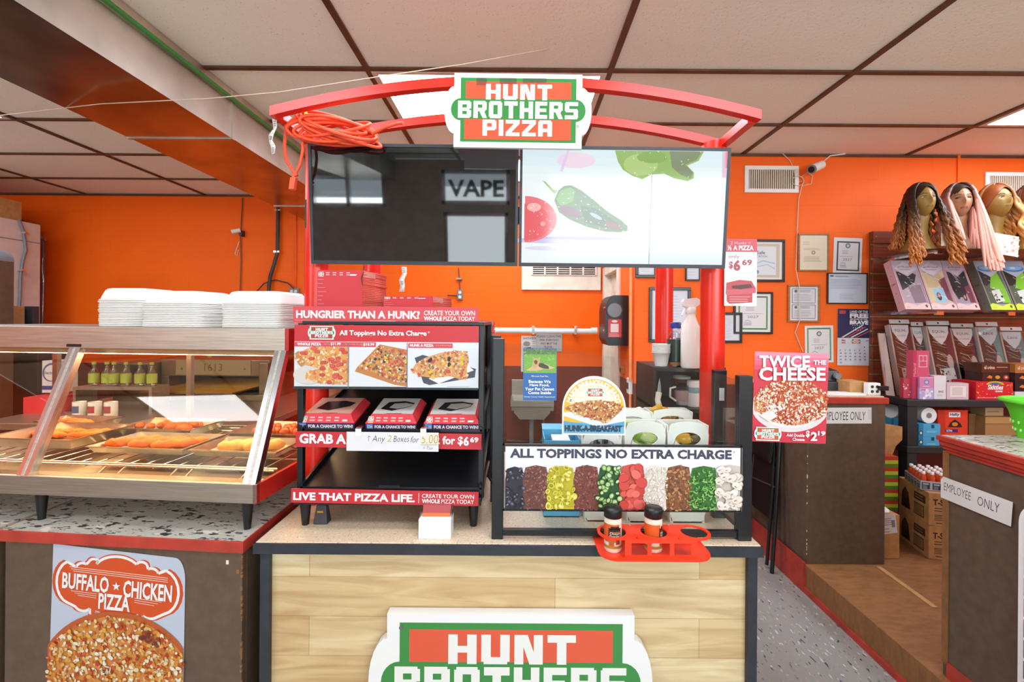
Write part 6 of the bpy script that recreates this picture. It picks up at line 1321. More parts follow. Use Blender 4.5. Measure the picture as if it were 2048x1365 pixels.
def wall_shelf(z, name, label, xs):
    t = thing('glass_shelf', label, 'shelf', (3.5, 3.1, z)); b = MB(); b.box(2.68, XR-.05, 2.885, 3.335, z-.010, z, 'clear_plastic'); b.build('shelf_board', t)
    for x in xs:
        b = MB(); b.hexa([(x-.012, 2.90, z-.024), (x+.012, 2.90, z-.024), (x+.012, 3.335, z-.028), (x-.012, 3.335, z-.028)], [(x-.012, 2.90, z-.011), (x+.012, 2.90, z-.011), (x+.012, 3.335, z-.011), (x-.012, 3.335, z-.011)], 'chrome'); b.box(x-.022, x+.022, 2.888, 2.91, z-.034, z-.011, 'chrome'); b.build('bracket', t)
Z1 = 1.645; Z2 = 2.040
wall_shelf(Z1, '', 'clear shelf with chrome brackets under the row of boxed wigs', (2.72, 3.18, 3.66)); wall_shelf(Z2, '', 'clear shelf carrying the mannequin heads', (2.72, 3.2, 3.7))

# ---- mannequin heads and wigs
artmat('skin', .45)
def head(name, label, px, py, Y, yaw, skin, lip, pitch=.10, scale=1.0, z=None):
    X = at(px, py, Y).x; zb = Z2+.0005; t = thing('mannequin_head', label, 'mannequin head', (X, Y, zb), None, yaw); b = MB()
    sk = skin
    # neck and shoulder stump
    N = 28; prof = [(.088, .0, .0), (.086, .012, 0), (.074, .035, .0), (.058, .07, .0), (.049, .11, -.002), (.046, .15, -.006), (.047, .185, -.012), (.05, .215, -.016), (.04, .25, -.02)]
    vs = []; 
    for r, z, dy in prof:
        for i in range(N): a_ = 2*pi*i/N; vs.append((r*cos(a_)*(1.12 if z < .08 else 1.0), r*sin(a_)+dy+.012, z))
    b.add(vs, [(j*N+i, j*N+(i+1) % N, (j+1)*N+(i+1) % N, (j+1)*N+i) for j in range(len(prof)-1) for i in range(N)], 'skin', True, sk); b.add(vs[:N], [tuple(range(N-1, -1, -1))], 'skin', False, sk)
    # head: u around, v from chin to crown, displaced into a face
    H, W_ = 40, 48; P = []
    g = lambda x, c, s_: math.exp(-((x-c)/s_)**2)
    for j in range(H+1):
        row = []; v = -1+2*j/H; th_ = (j/H)*pi
        for i in range(W_+1):
            ph = -pi/2+2*pi*i/W_            # ph=-pi/2 is the face direction (-y)
            sx, sy, szz = sin(th_)*cos(ph), sin(th_)*sin(ph), -cos(th_)
            x, y, z = .068*sx, .086*sy, .112*szz
            fr = max(0, -sy)                 # how frontal
            if szz < 0: x *= 1-.34*(-szz)**1.4; y += .010*szz*0   # narrow jaw
            if szz < -.15 and fr > 0: y -= .010*fr*min(1, (-szz-.15)*2)
            y -= .020*fr**6*g(x, 0, .010)*g(z, -.022, .020)*1.1     # nose
            y -= .006*fr**4*g(x, 0, .007)*g(z, .008, .024)
            for s_ in (-1, 1):
                y += .009*fr*g(x, s_*.027, .014)*g(z, .010, .011)   # eye sockets
                y -= .004*fr*g(x, s_*.034, .016)*g(z, -.020, .018)  # cheeks
                y -= .003*fr*g(x, s_*.026, .02)*g(z, .027, .008)    # brow
            y -= .0065*fr**3*g(x, 0, .018)*(g(z, -.052, .006)+g(z, -.063, .006)); y += .003*fr**3*g(x, 0, .02)*g(z, -.0575, .003)
            y -= .007*fr**2*g(x, 0, .02)*g(z, -.090, .014)
            row.append(Vector((x, y, z)))
        P.append(row)
    Mh = Matrix.Translation((0, -.012, .318)) @ Matrix.Rotation(-pitch, 4, 'X')
    b.grid([[Mh @ p for p in row] for row in P], 'skin', sk)
    for s_ in (-1, 1): b.merge(MB().ball((0, 0, 0), .008, .014, .026, 'skin', 10, sk), Mh @ Matrix.Translation((s_*.069, .010, -.012)))
    if scale != 1: b.v = [p*scale for p in b.v]
    b.build('head', t, local=True)
    def surf(x, z):
        best = None
        for row in P:
            for p in row:
                if p.y < 0:
                    d_ = (p.x-x)**2+(p.z-z)**2
                    if best is None or d_ < best[0]: best = (d_, p.y)
        return best[1]
    m = MB()
    for s_ in (-1, 1):
        f = MB(); pts = [(s_*.027+.013*cos(k*pi/8), .009+(.0055 if sin(k*pi/8) > 0 else .004)*sin(k*pi/8)) for k in range(16)]
        f.add([(x, surf(x, z)-.0012, z) for x, z in pts], [tuple(range(16)) if True else 0], 'skin', False, '#D9D2C2' if lip != '#A8524E' else '#3A2A28'); m.merge(f, Mh)
        f = MB(); pts = [(s_*.027+.0048*cos(k*pi/5), .0095+.0048*sin(k*pi/5)) for k in range(10)]; y0 = min(surf(x, z) for x, z in pts)-.0018
        f.add([(x, y0, z) for x, z in pts], [tuple(range(10))], 'skin', False, '#5A4A34'); m.merge(f, Mh)
        f = MB(); f.tube([(s_*(.015+.026*k/5), surf(s_*(.015+.026*k/5), .014+.003*sin(pi*k/5))-.001, .0125+.0045*sin(pi*k/5)) for k in range(6)], .0013, 'skin', 5, '#3A2A1E'); m.merge(f, Mh)
        f = MB(); f.tube([(s_*(.013+.032*k/6), surf(s_*(.013+.032*k/6), .028)-.001, .027+.006*sin(pi*(k/6)**.8)) for k in range(7)], .0016, 'skin', 5, '#5C4628'); m.merge(f, Mh)
    m.v = [p*scale for p in m.v]; m.build('eyes', t, local=True)
    m = MB()
    for zc_, up in ((-.053, 1), (-.062, -1)):
        f = MB(); pts = [(-.019+.038*k/8, zc_+(.0035*sin(pi*k/8)*up)) for k in range(9)]+[(.019-.038*k/8, -.0575) for k in range(9)]
        f.add([(x, surf(x, z)-.0012, z) for x, z in pts], [tuple(range(18))], 'skin', False, lip); m.merge(f, Mh)
    m.v = [p*scale for p in m.v]; m.build('lips', t, local=True)
    return t, X, zb
SK1, SK2 = '#A5813A', '#C68C66'
heads = {}
heads[1] = head('', 'golden brown mannequin head wearing the curly brown and copper wig', 1839, 400, 2.98, -.16, SK1, '#96702E')
heads[2] = head('', 'tan mannequin head wearing the long straight pink wig', 1914, 400, 2.985, -.40, SK2, '#A8524E', .06)
heads[3] = head('', 'golden brown mannequin head wearing the wavy honey blonde wig', 1988, 400, 2.985, -.10, SK1, '#96702E', .16)
heads[4] = head('', 'golden brown mannequin head at the shelf end, cut by the picture edge', 2062, 400, 2.99, -.1, SK1, '#96702E', .12)
artmat('hair', .38, spec=.5)
def mixc(a, b, t): return tuple(a[i]+(b[i]-a[i])*max(0, min(1, t)) for i in range(3))
def scalp(mb, col, front=.35):
    """cap over the crown, open at the face."""
    P = []
    for j in range(9):
        row = []; th_ = j/8*pi*.62
        for i in range(29):
            ph = -pi/2+2*pi*i/28; fr = max(0, -sin(ph)); lim = 1-front*fr**1.5; tt = th_*lim
            row.append((.074*sin(tt)*cos(ph), -.012+.095*sin(tt)*sin(ph)+.004, .318+.122*cos(tt)))
        P.append(row)
    mb.grid(P[::-1], 'hair', col)
def strands(mb, n, fn, c0, c1, r, sides=5, m='hair'):
    for k in range(n):
        pts, rs, tt = fn(k); f0 = len(mb.f); mb.tube(pts, rs, m, sides); nf = len(mb.f)-f0
        for q in range(nf-2):
            ring = q//sides; t_ = tt(ring/(len(pts)-1)); mb.c[f0+q] = mixc(c0, c1, t_+R.uniform(-.10, .10))
        mb.c[f0+nf-2] = c0; mb.c[f0+nf-1] = c1
def wig(i, label, build):
    t, X, zb = heads[i]; b = MB(); build(b); o = b.build('wig', local=True); o.location = (X, t.location.y, zb); o.rotation_euler = (0, 0, t.rotation_euler.z*.5); tag(o, label, 'wig'); return o
def dome(ph, k=1.0):
    cx_, cy_ = .080*k*cos(ph), -.010+.098*k*sin(ph)
    return [Vector((cx_*sin(a_), -.010+(cy_+.010)*sin(a_), .322+.126*cos(a_))) for a_ in (.12, .45, .8, 1.1, 1.38)]
def fall(ph, L, n, spread, wob, turns, k=1.0, front=-.142):
    P = dome(ph, k); e = P[-1]; deep = sin(ph) < .12; L = L if deep else min(L, e.z-.015); t0 = R.uniform(0, 6); sd = 1 if cos(ph) > 0 else -1
    y1 = front-R.uniform(0, .02) if deep else e.y+.01
    for q in range(1, n+1):
        f = q/n; g = min(1, f*3); P.append(Vector((e.x+sd*spread*f**.9+wob*g*cos(t0+turns*f), e.y+(y1-e.y)*f**.8+wob*g*sin(t0+turns*f), e.z-L*f)))
    return P, t0
def curly(b):
    scalp(b, lin('#2A1A10'), .62)
    def fn(k):
        ph = radians(R.uniform(-24, 204)) if k % 3 else radians(R.choice([R.uniform(-24, 8), R.uniform(172, 204)]))
        P, t0 = fall(ph, R.uniform(.36, .47), 24, R.uniform(.0, .085), .006, 40); m_ = len(P)
        return P, [.006, .009]+[.0092*(1+.32*sin(q*2.3+t0))*(1-.45*(q/m_)**3) for q in range(2, m_)], lambda u: (u-.30)*1.2
    strands(b, 150, fn, lin('#2A180C'), lin('#C8762A'), 0)
wig(1, 'long curly wig, dark brown fading to copper tips, on the mannequin nearest the calendar', curly)
def straight(b):
    scalp(b, lin('#3A2A28'), .60)
    def fn(k):
        ph = radians(R.uniform(-40, 196)) if k % 2 else radians(R.uniform(-50, 20)); sd = cos(ph) > 0
        P, t0 = fall(ph, R.uniform(.42, .50) if sd else R.uniform(.28, .36), 16, R.uniform(.0, .075) if sd else R.uniform(-.02, .02), .003, 4); m_ = len(P)
        return P, [.006, .010]+[.0115*(1-.5*(q/m_)**3) for q in range(2, m_)], lambda u: (u-.06)*5
    strands(b, 130, fn, lin('#4A342E'), lin('#F2B4A4'), 0)
wig(2, 'long straight pink wig with dark roots on the tan mannequin head', straight)
def wavy(b):
    scalp(b, lin('#8A4A22'), .62)
    def fn(k):
        ph = radians(R.uniform(-34, 60)) if k % 3 else radians(R.uniform(60, 165)); sd = cos(ph) > .1
        P, t0 = fall(ph, R.uniform(.34, .43) if sd else R.uniform(.14, .22), 24, R.uniform(.0, .085) if sd else 0, .015 if sd else .004, 15); m_ = len(P)
        return P, [.006, .011]+[.012*(1-.4*(q/m_)**3) for q in range(2, m_)], lambda u: (u-.08)*2.2
    strands(b, 90, fn, lin('#8A5226'), lin('#E6A65A'), 0)
wig(3, 'wavy honey blonde wig swept over one shoulder of its mannequin head', wavy)
def dark(b):
    scalp(b, lin('#4A2818'), .40)
    def fn(k):
        P, t0 = fall(radians(R.uniform(-30, 210)), R.uniform(.2, .3), 12, .01, .006, 12); return P, [.006]+[.012]*(len(P)-1), lambda u: u
    strands(b, 60, fn, lin('#4A2818'), lin('#B06A34'), 0)
wig(4, 'brown wig on the mannequin head cut by the picture edge', dark)
# card tags by the heads
a = Art(1880, 456, 1932, 494, 2.9, base=None); P = [(1882, 494), (1932, 494), (1931, 484), (1920, 466), (1906, 457), (1890, 458)]; a.poly(P, '#F6E6CC'); a.blobs(P, 26, 1.2, 3, ['#E2B98E', '#FFFFFF', '#D89A6A', '#EFD2AE']); a.mb.v = [p+Vector((0, 0, 0)) for p in a.mb.v]
b = MB(); q = [a.p(*p) for p in P][::-1]; a.mb.prism(q if sum(q[i-1][0]*q[i][1]-q[i][0]*q[i-1][1] for i in range(len(q))) > 0 else q[::-1], -.0012, 0, 'art', '#F6E6CC')
a.place('wig_tag', loc=at(1880, 494, 2.868)+Vector((0, 0, .006)), rot=(-.25, 0, 0), label='cream card tag standing between the curly and pink wigs', cat='tag')
a = Art(1982, 466, 2034, 508, 2.86, base='#F4EEE6', th=.0012); a.blobs([(1984, 468), (2032, 468), (2032, 506), (1984, 506)], 30, 1.5, 5, ['#FFFFFF', '#E6C9B4', '#F0DCC8', '#C9A48A', '#DFE3E8']); a.place('wig_tag', loc=at(1984, 506, 2.85), rot=(-.1, .16, 0), label='white card tag tilted in front of the wavy blonde wig', cat='tag')

# ---- boxed wigs on the clear shelf
def wig_box(px, Y, w, h, label, body, header, win, scallop, kind, lean=.36, rz=0.0):
    x = (px-CX)/F*Y; t = thing('wig_box', label, 'box', (x+w/2, Y, Z1+.003), None, rz); t.rotation_euler = (-lean, 0, rz)
    d = .055; b = MB(); b.box(-w/2, w/2, .0, d, 0, h, 'art', body); b.build('carton', t, local=True)
    sc = w/100; H = h/sc; a = Art(0, 0, 100, H, sc=sc, base=None, th=.0)
    a.rect(0, 0, 100, H, header)
    a.poly([(6, H*.20), (94, H*.20), (94, H*.88), (6, H*.88)], win)
    if kind == 'dark': a.poly([(10, H*.24), (60, H*.22), (86, H*.30), (70, H*.46), (36, H*.56), (14, H*.62)], '#26242A'); a.poly([(40, H*.55), (90, H*.5), (92, H*.86), (46, H*.88)], '#8C7480')
    if kind == 'tan': a.poly([(8, H*.22), (70, H*.22), (86, H*.4), (50, H*.56), (14, H*.56)], '#C9AF86'); a.poly([(64, H*.42), (94, H*.34), (94, H*.85), (76, H*.8)], '#7E3E4E'); a.poly([(30, H*.58), (72, H*.56), (74, H*.86), (28, H*.86)], '#9BC6DE'); a.ell(46, H*.74, 9, H*.08, '#3A2622'); a.ell(46, H*.72, 5, H*.045, '#C98A70', 12)
    if kind == 'black': a.poly([(8, H*.24), (92, H*.22), (92, H*.5), (60, H*.72), (20, H*.8), (8, H*.6)], '#1F1E24'); a.poly([(66, H*.55), (94, H*.5), (94, H*.86), (70, H*.86)], '#7A2E44'); a.ell(52, H*.76, 9, H*.07, '#3A2622'); a.ell(52, H*.75, 5, H*.04, '#C98A70', 12)
    if kind == 'green': a.poly([(6, H*.2), (70, H*.2), (60, H*.38), (20, H*.52), (6, H*.5)], '#1F2420'); a.poly([(50, H*.34), (84, H*.22), (94, H*.6), (94, H*.86), (60, H*.86), (56, H*.6), (30, H*.56)], '#7FCB2C'); a.poly([(30, H*.62), (66, H*.58), (72, H*.82), (34, H*.86)], '#DCE6DC'); a.blobs([(34, H*.70), (66, H*.68), (70, H*.82), (36, H*.84)], 8, 3, 6, ['#4A2E28', '#C99A80', '#2A2224'])
    for k in range(14):
        y = H*R.uniform(.24, .8); x_ = R.uniform(12, 80); a.line([(x_, y), (x_+R.uniform(6, 16), y+R.uniform(-8, 14))], R.uniform(.8, 2), R.choice(['#FFFFFF', '#E8EEF6', '#B9BEC8']))
    cap_ = '#C4B4C4' if kind != 'green' else '#B7BED0'
    a.poly([(0, 0), (100, 0), (100, H*.18), (50, H*.34), (0, H*.18)], cap_)
    if kind != 'green': a.poly([(50, H*.03), (94, H*.17), (50, H*.31), (6, H*.17)], '#D6CAD6'); a.text('girlfriend', 20, H*.12, 80, H*.165, '#4A4450', .0); a.lines(24, H*.19, 76, H*.20, 2, '#8A8290', .6)
    else: a.ell(50, H*.16, 44, H*.07, '#4A86C8'); a.ell(50, H*.145, 36, H*.05, '#8CC0E8'); a.text('new', 40, H*.13, 60, H*.165, '#FFFFFF', .02)
    a.poly([(0, H)]+[(0, H*.90), (14, H*.87), (30, H*.89), (50, H*.93), (70, H*.89), (86, H*.87), (100, H*.90)]+[(100, H)], scallop)
    a.poly([(86, H*.90), (91, H*.93), (88, H*.965), (84, H*.965), (80, H*.93)], '#5A4A54'); a.lines(8, H*.955, 26, H*.965, 2, '#B8808A', .5)
    a.rect(0, H*.18, 5, H*.9, body); a.rect(96, H*.18, 100, H*.9, body); a.mb.v = [Vector((p.x-w/2, p.y-.0004, p.z)) for p in a.mb.v]; a.mb.build('front_print', t, local=True)
    a = Art(0, 0, d/sc, H, sc=sc, base=None, th=0)
    for k in range(5): a.ell(d/sc*.5, H*(.12+.18*k), 2, 2.6, '#8E6A76' if kind != 'green' else '#5A5E58', 8)
    a.text('girlfriend' if kind != 'green' else 'new', d/sc*.2, H*.45, d/sc*.8, H*.5, '#7A5A66', 0, rot=0)
    a.mb.v = [Vector((-w/2-.0004-(-p.y)*.5, d-p.x, p.z)) for p in a.mb.v]; a.mb.build('side_print', t, local=True)
    return t
PK, PKS = '#D9AAB2', '#F0CCC8'
wig_box(1810, 2.955, .172, .362, 'pink wig box with dark hair and mauve panel, below the curly wig', PK, '#CDBAC8', '#B9A4AE', PKS, 'dark')
wig_box(1864, 2.955, .168, .362, 'pink wig box with blonde hair and a portrait card in its window', PK, '#CDBAC8', '#D6C4A0', PKS, 'tan')
wig_box(1916, 2.955, .145, .362, 'pink wig box with black hair and maroon panel under the pink wig', PK, '#CDBAC8', '#A898A8', PKS, 'black')
wig_box(1983, 2.955, .158, .362, 'lime green and grey wig box with black hair next to the pink boxes', '#8E8C82', '#9AA2B4', '#54604E', '#CFEA3A', 'green')
wig_box(2034, 2.955, .17, .362, 'second lime green wig box cut by the picture edge', '#8E8C82', '#9AA2B4', '#54604E', '#CFEA3A', 'green')
# ---- bagged wigs standing on the black shelf
def wig_bag(px0, px1, pytop, Y, label, kind, lean=.22):
    w = (px1-px0)/F*Y; x = ((px0+px1)/2-CX)/F*Y; z0 = UT+.001; h = (at((px0+px1)/2, pytop, Y+.1).z-z0)/cos(lean); t = thing('wig_bag', label, 'hair pack', (x, Y, z0)); t.rotation_euler = (-lean, 0, 0)
    b = MB(); b.box(-w/2, w/2, .004, .035, 0, h*.93, 'art', '#C9B9AE'); b.build('tray', t, local=True)
    sc = w/100; H = h*.93/sc; a = Art(0, 0, 100, H, sc=sc, base=None, th=0, step=.00004); a.k = -.0037
    hair, plate = {'auburn': ('#5A2A1C', '#4A2430'), 'black': ('#14110E', '#5A2A3C'), 'teal': ('#1E3438', '#4E9CA0')}[kind]
    a.rect(0, 0, 100, H, plate); a.poly([(0, H*.12), (62, H*.2), (74, H*.36), (50, H*.62), (22, H*.74), (0, H*.7)], hair)
    for k in range(18): y = H*R.uniform(.16, .6); a.line([(R.uniform(4, 30), y), (R.uniform(34, 62), y+R.uniform(5, 20)), (R.uniform(60, 92), y+R.uniform(10, 36))], R.uniform(.6, 1.8), R.choice(['#E8E4D8', '#B8A88E', '#8E7A5A', '#FFFFFF']) if kind != 'teal' else R.choice(['#5FC0C0', '#DFF4F2', '#2E7478']))
    a.ell(76, H*.52, 13, H*.11, '#CDBFB4', 18)
    a.poly([(22, H*.62), (86, H*.60), (92, H*.86), (26, H*.90)], '#EADFD8'); a.blobs([(26, H*.64), (84, H*.62), (88, H*.84), (30, H*.87)], 20, 3, 8, ['#B98A72', '#5A2E30', '#F4ECE6', '#8A4A5C', '#3A2A2C', '#D9C0B0'])
    a.poly([(0, H*.86), (100, H*.86), (100, H), (0, H)], '#B9A0A0' if kind != 'teal' else '#A9C4C8'); a.lines(6, H*.90, 80, H*.96, 3, '#6A4A54', .7)
    a.poly([(4, 0), (96, 0), (92, H*.10), (74, H*.20), (52, H*.27), (30, H*.20), (8, H*.10)], '#FFFFFF' if kind != 'teal' else '#D2E6EA')
    if kind == 'teal': a.ell(50, H*.9, 16, H*.06, '#EAF2F4', 18); a.ell(50, H*.9, 11, H*.04, '#8FB4C8', 18); a.text('Lace', 26, H*.06, 74, H*.11, '#8A4A6A', 0, .3)
    else: a.text('EQUAL', 22, H*.06, 80, H*.105, '#4A4C58', .0); a.text('LACE FRONT', 28, H*.145, 74, H*.17, '#6A6C78', -.005)
    a.mb.v = [Vector((p.x-w/2, p.y, p.z)) for p in a.mb.v]; a.mb.build('front_print', t, local=True)
    b = MB(); b.box(-w/2-.004, w/2+.004, -.006, -.0055, -.0005, h, 'bag_film'); b.build('bag', t, local=True)
    b = MB(); b.box(-w/2, w/2, -.0045, .002, h*.945, h, 'white_plastic'); b.cyl((0, -.005, h*.972), (0, .0025, h*.972), .007, 'dark_grey', 10); b.build('hang_tab', t, local=True)
    b = MB(); b.box(-w/2-.012, -w/2-.0005, -.003, .035, 0, h*.93, 'art', '#BFA79E'); b.build('side_strip', t, local=True)
    return t
wig_bag(1806, 1846, 640, 3.111, 'bagged auburn wig with white shield label, behind the pink perfume box', 'auburn'); wig_bag(1849, 1874, 645, 3.143, 'narrow bagged black wig second along from the slatted wall edge', 'black'); wig_bag(1882, 1928, 643, 3.111, 'bagged black wig with white shield label above the white packets', 'black'); wig_bag(1931, 1977, 648, 3.132, 'bagged black wig with tilted shield behind the dark boxes', 'black'); wig_bag(1984, 2028, 645, 3.111, 'teal bagged wig with pale blue label', 'teal'); wig_bag(2032, 2076, 655, 3.111, 'teal bagged wig cut by the picture edge', 'teal')
t = thing('wig_bag', 'bagged wig seen edge on at the slatted wall edge', 'hair pack', at(1786, 790, 3.0)); p = at(1778, 700, 3.12); t.location.z = UT+.001; t['_o'] = [t.location.x, t.location.y, t.location.z]
b = MB(); P = [[Vector((p.x-.045+.03*i/3+.012*sin(j*.9)*(1-i/3), 3.10+.05*i/3, UT+.002+.44*j/8)) for i in range(4)] for j in range(9)]; b.grid(P, 'clear_plastic'); b.build('bag', t); b = MB(); b.hexa([(p.x-.025, 3.11, UT+.002), (p.x+.01, 3.08, UT+.002), (p.x+.03, 3.12, UT+.002), (p.x, 3.15, UT+.002)], [(p.x-.005, 3.21, UT+.43), (p.x+.02, 3.18, UT+.43), (p.x+.04, 3.22, UT+.43), (p.x+.02, 3.25, UT+.43)], 'art', '#C4A89E'); b.build('tray', t)
# ---- small boxes on the black shelf
def carton(px0, px1, py0, py1, Y, d, name, label, col, deco=None, group=None, z=None, m='art', yaw=0.0):
    x0, x1 = (px0-CX)/F*Y, (px1-CX)/F*Y; zb = UT+.001 if z is None else z; z1 = at((px0+px1)/2, py0, Y).z
    t = thing(name, label, 'box', ((x0+x1)/2, Y, zb), group, yaw); b = MB(); w = x1-x0; b.box(-w/2, w/2, 0, d, 0, z1-zb, m, col); b.build('carton', t, local=True)
    a = Art(px0, py0, px1, py0+(z1-zb)/(Y/F), sc=Y/F, base=None, th=0); a.k = .0003
    if deco: deco(a, px0, py0, px1, py0+(z1-zb)/(Y/F)); a.mb.v = [Vector((p.x-w/2, p.y, p.z)) for p in a.mb.v]; a.mb.build('print', t, local=True)
    return t, z1
def d_perf(a, x0, y0, x1, y1): a.rect(x0, y0, x0+8, y1, '#C93A5C'); a.text('Mailand', x0-9, y0+36, x0+17, y0+41, '#F2B0BE', 0, rot=-pi/2); a.rect(x0+12, y0+9, x0+29, y0+33, '#F6C4D0'); a.rect(x0+13.5, y0+10.5, x0+27.5, y0+31.5, '#DC5878'); a.rect(x0+13.5, y0+20, x0+27.5, y0+21, '#F6C4D0'); a.rect(x0+20, y0+10.5, x0+21, y0+20, '#F6C4D0')
carton(1826, 1859, 702, 792, 2.987, .05, 'perfume_box', 'tall pink perfume box standing in front of the auburn wig bag', '#DC5878', d_perf)
def d_pink(a, x0, y0, x1, y1): a.rect(x0, y0, x1, y0+1.5, '#F4C0DC'); a.ell((x0+x1)/2, y0+10, 5, 5, '#7A8AC8', 14); a.ell((x0+x1)/2, y0+10, 3, 3, '#C8D4F0', 12); a.lines(x0+6, y0+18, x1-6, y0+20, 1, '#F8D6E8', .6)
def d_cloud(a, x0, y0, x1, y1): a.blobs([(x0+1, y0+4), (x1-1, y0+4), (x1-1, y1-2), (x0+1, y1-2)], 24, 2, 4, ['#E6D2F0', '#F8EAF6', '#B8B4E6', '#FFFFFF']); a.rect(x0+3, y0+2, x0+12, y0+5, '#E07878')
_t, zz = carton(1840, 1868, 777, 796, 2.966, .015, 'soap_box', 'small lilac cloud patterned box under the pink round emblem box', '#C9B8E4', d_cloud); carton(1840, 1868, 755, 776, 2.966, .015, 'soap_box', 'small pink box with round blue emblem stacked on the lilac box', '#DE8CBE', d_pink, z=zz+.0005)
def d_white(a, x0, y0, x1, y1): a.text('EWZ', x0+9, y0+30, x0+19, y0+34, '#4A4448', .02); a.lines(x0+6, y0+38, x1-6, y0+40, 2, '#C9B8BE', .4)
carton(1869, 1893, 752, 795, 2.971, .05, 'cream_box', 'small white box with short lettering between pink boxes and pale box', '#EDE6EA', d_white)
def d_pale(a, x0, y0, x1, y1): a.rect(x0+6, y0+6, x1-5, y1-5, '#F3ECE2'); a.rect(x0+10, y0+8, x1-12, y1-8, '#E0D2D0'); a.lines(x0+8, y1-4, x1-8, y1-3, 1, '#C8A4B0', .4)
carton(1895, 1938, 767, 796, 2.966, .06, 'pale_box', 'low pale window box beside the red candy carton', '#E3C6D0', d_pale)
def d_candy(a, x0, y0, x1, y1):
    a.blobs([(x0+1, y0+1), (x1-1, y0+1), (x1-1, y1-2), (x0+1, y1-2)], 60, .7, 1.6, ['#F2C83A', '#E86A2A', '#7AB84A', '#FFFFFF', '#F08A3A']); a.ell(x0+38, y0+14, 26, 12, '#E0282E', 24); a.ell(x0+38, y0+5, 18, 7, '#F0B03A', 20, a0=pi, a1=2*pi); a.ell(x0+38, y0+5, 14, 5, '#6AB04A', 20, a0=pi, a1=2*pi); a.ell(x0+38, y0+5, 10, 4, '#4A6AC0', 20, a0=pi, a1=2*pi)
    a.text('Skittles', x0+23, y0+5, x0+54, y0+15, '#FFFFFF', .03, .15); a.text('GUMMIES', x0+38, y0+16.5, x0+53, y0+20, '#FFFFFF', .03); a.lines(x0+4, y1-4, x0+60, y1-3, 1, '#F6B0A8', .5)
_t, zc1 = carton(1953, 2027, 765, 800, 2.963, .16, 'candy_carton', 'red candy carton with white lettering at the shelf front', '#E0242C', d_candy)
def d_choc(n): 
    def f(a, x0, y0, x1, y1):
        if n == 0: a.text('all crème', x0+5, y0+4, x0+26, y0+11, '#F2D8C0', .02); a.lines(x0+30, y0+7, x0+56, y0+8, 1, '#D9B090', .6)
        else: a.poly([(x0+8, y0+10), (x0+14, y0+5), (x0+20, y0+8), (x0+18, y0+12)], '#E8843A'); a.ell(x0+30, y0+9, 5, 3.5, '#E0A03A', 12); a.ell(x0+47, y0+9, 6, 5, '#C8342E', 14); a.ell(x0+47, y0+9, 3, 2.4, '#F0C0A0', 10)
    return f
_t, za = carton(1966, 2026, 746, 764, 3.004, .12, 'snack_carton', 'dark brown snack carton with orange motif on the red candy carton', '#3E241C', d_choc(1), z=zc1+.001); carton(1964, 2028, 728, 744, 3.004, .12, 'snack_carton', 'brown snack carton with pale lettering topmost on the red candy carton', '#5E2E1E', d_choc(0), z=za+.001)
_t, z0_ = carton(2031, 2080, 784, 800, 2.971, .14, 'white_carton', 'low white carton at the picture edge beside the candy carton', '#E6E6EA'); _t, z1_ = carton(2031, 2080, 765, 783, 2.971, .14, 'snack_carton', 'dark snack carton directly on the low white carton', '#2E2024', d_choc(1), z=z0_+.001); _t, z2_ = carton(2031, 2080, 747, 764, 2.971, .14, 'snack_carton', 'dark snack carton in the middle of the edge stack', '#2E2024', d_choc(1), z=z1_+.001); carton(2031, 2080, 729, 746, 2.971, .14, 'snack_carton', 'tan topped snack carton uppermost on the edge stack', '#B9733A', d_choc(0), z=z2_+.001)
carton(1938, 1952, 768, 798, 3.004, .12, 'candy_carton', 'narrow red carton end beside the lettered candy carton', '#D6262C')
carton(1808, 1838, 757, 793, 3.004, .03, 'clear_box', 'clear red tinted packet in front of the auburn wig bag', '#C9485A', lambda a, x0, y0, x1, y1: a.blobs([(x0, y0), (x1, y0), (x1, y1), (x0, y1)], 20, 1, 3, ['#E8B0B8', '#B03A4C', '#F2D2D2']))
# ---- goods on the middle shelf
MZ = .7455
def roll_pack(px0, px1, pyc, Y, r, label, m, deco):
    p, q = at(px0, pyc, Y), at(px1, pyc, Y); t = thing('towel_roll', label, 'roll', ((p.x+q.x)/2, Y, p.z-r)); b = MB(); b.cyl((p.x, Y, p.z), (q.x, Y+.05, p.z-.01), r, m, 22); b.build('roll', t)
    b = MB()
    for f0, f1, c in deco:
        a_, b_ = Vector((p.x, Y, p.z)).lerp(Vector((q.x, Y+.05, p.z-.01)), f0), Vector((p.x, Y, p.z)).lerp(Vector((q.x, Y+.05, p.z-.01)), f1); b.cyl(a_, b_, r+.0012, 'art', 22, caps=False, col=c)
    b.build('wrapper_print', t)
_t, zk = carton(1783, 1815, 838, 858, 3.18, .12, 'bag_box', 'light blue box under the wrapped towel roll behind the shelf leg', '#4FB0D6', lambda a, x0, y0, x1, y1: (a.rect(x0, y1-5, x1, y1, '#20323C'), a.rect(x0+5, y0+2, x0+11, y0+9, '#20323C')), z=.805); b = MB(); _x0, _x1 = (1783-CX)/F*3.18, (1815-CX)/F*3.18; b.box(_x0, _x1, 3.18, 3.30, MZ, .804, 'shelf_black'); tag(b.build('dark_tray'), 'dark tray under the light blue box behind the shelf leg', 'tray')
roll_pack(1780, 1816, 822, 3.22, .05, 'wrapped white and blue towel roll lying on the light blue box', 'white_plastic', [(.30, .48, '#D8504A'), (.55, .95, '#5C8CC0')])
def d_blue(a, x0, y0, x1, y1): a.rect(x0, y0, x0+9, y1, '#2E86AE'); a.ell(x0+4.5, y1-7, 4, 4.6, '#1F2A30', 12); a.ell(x0+4.5, y1-7, 2.4, 3, '#DDE8EC', 10); a.rect(x0+25, y0+1, x0+31, y0+8, '#1C4A66'); a.lines(x0+16, y0+14, x1-4, y0+16, 2, '#A9DCF2', .5)
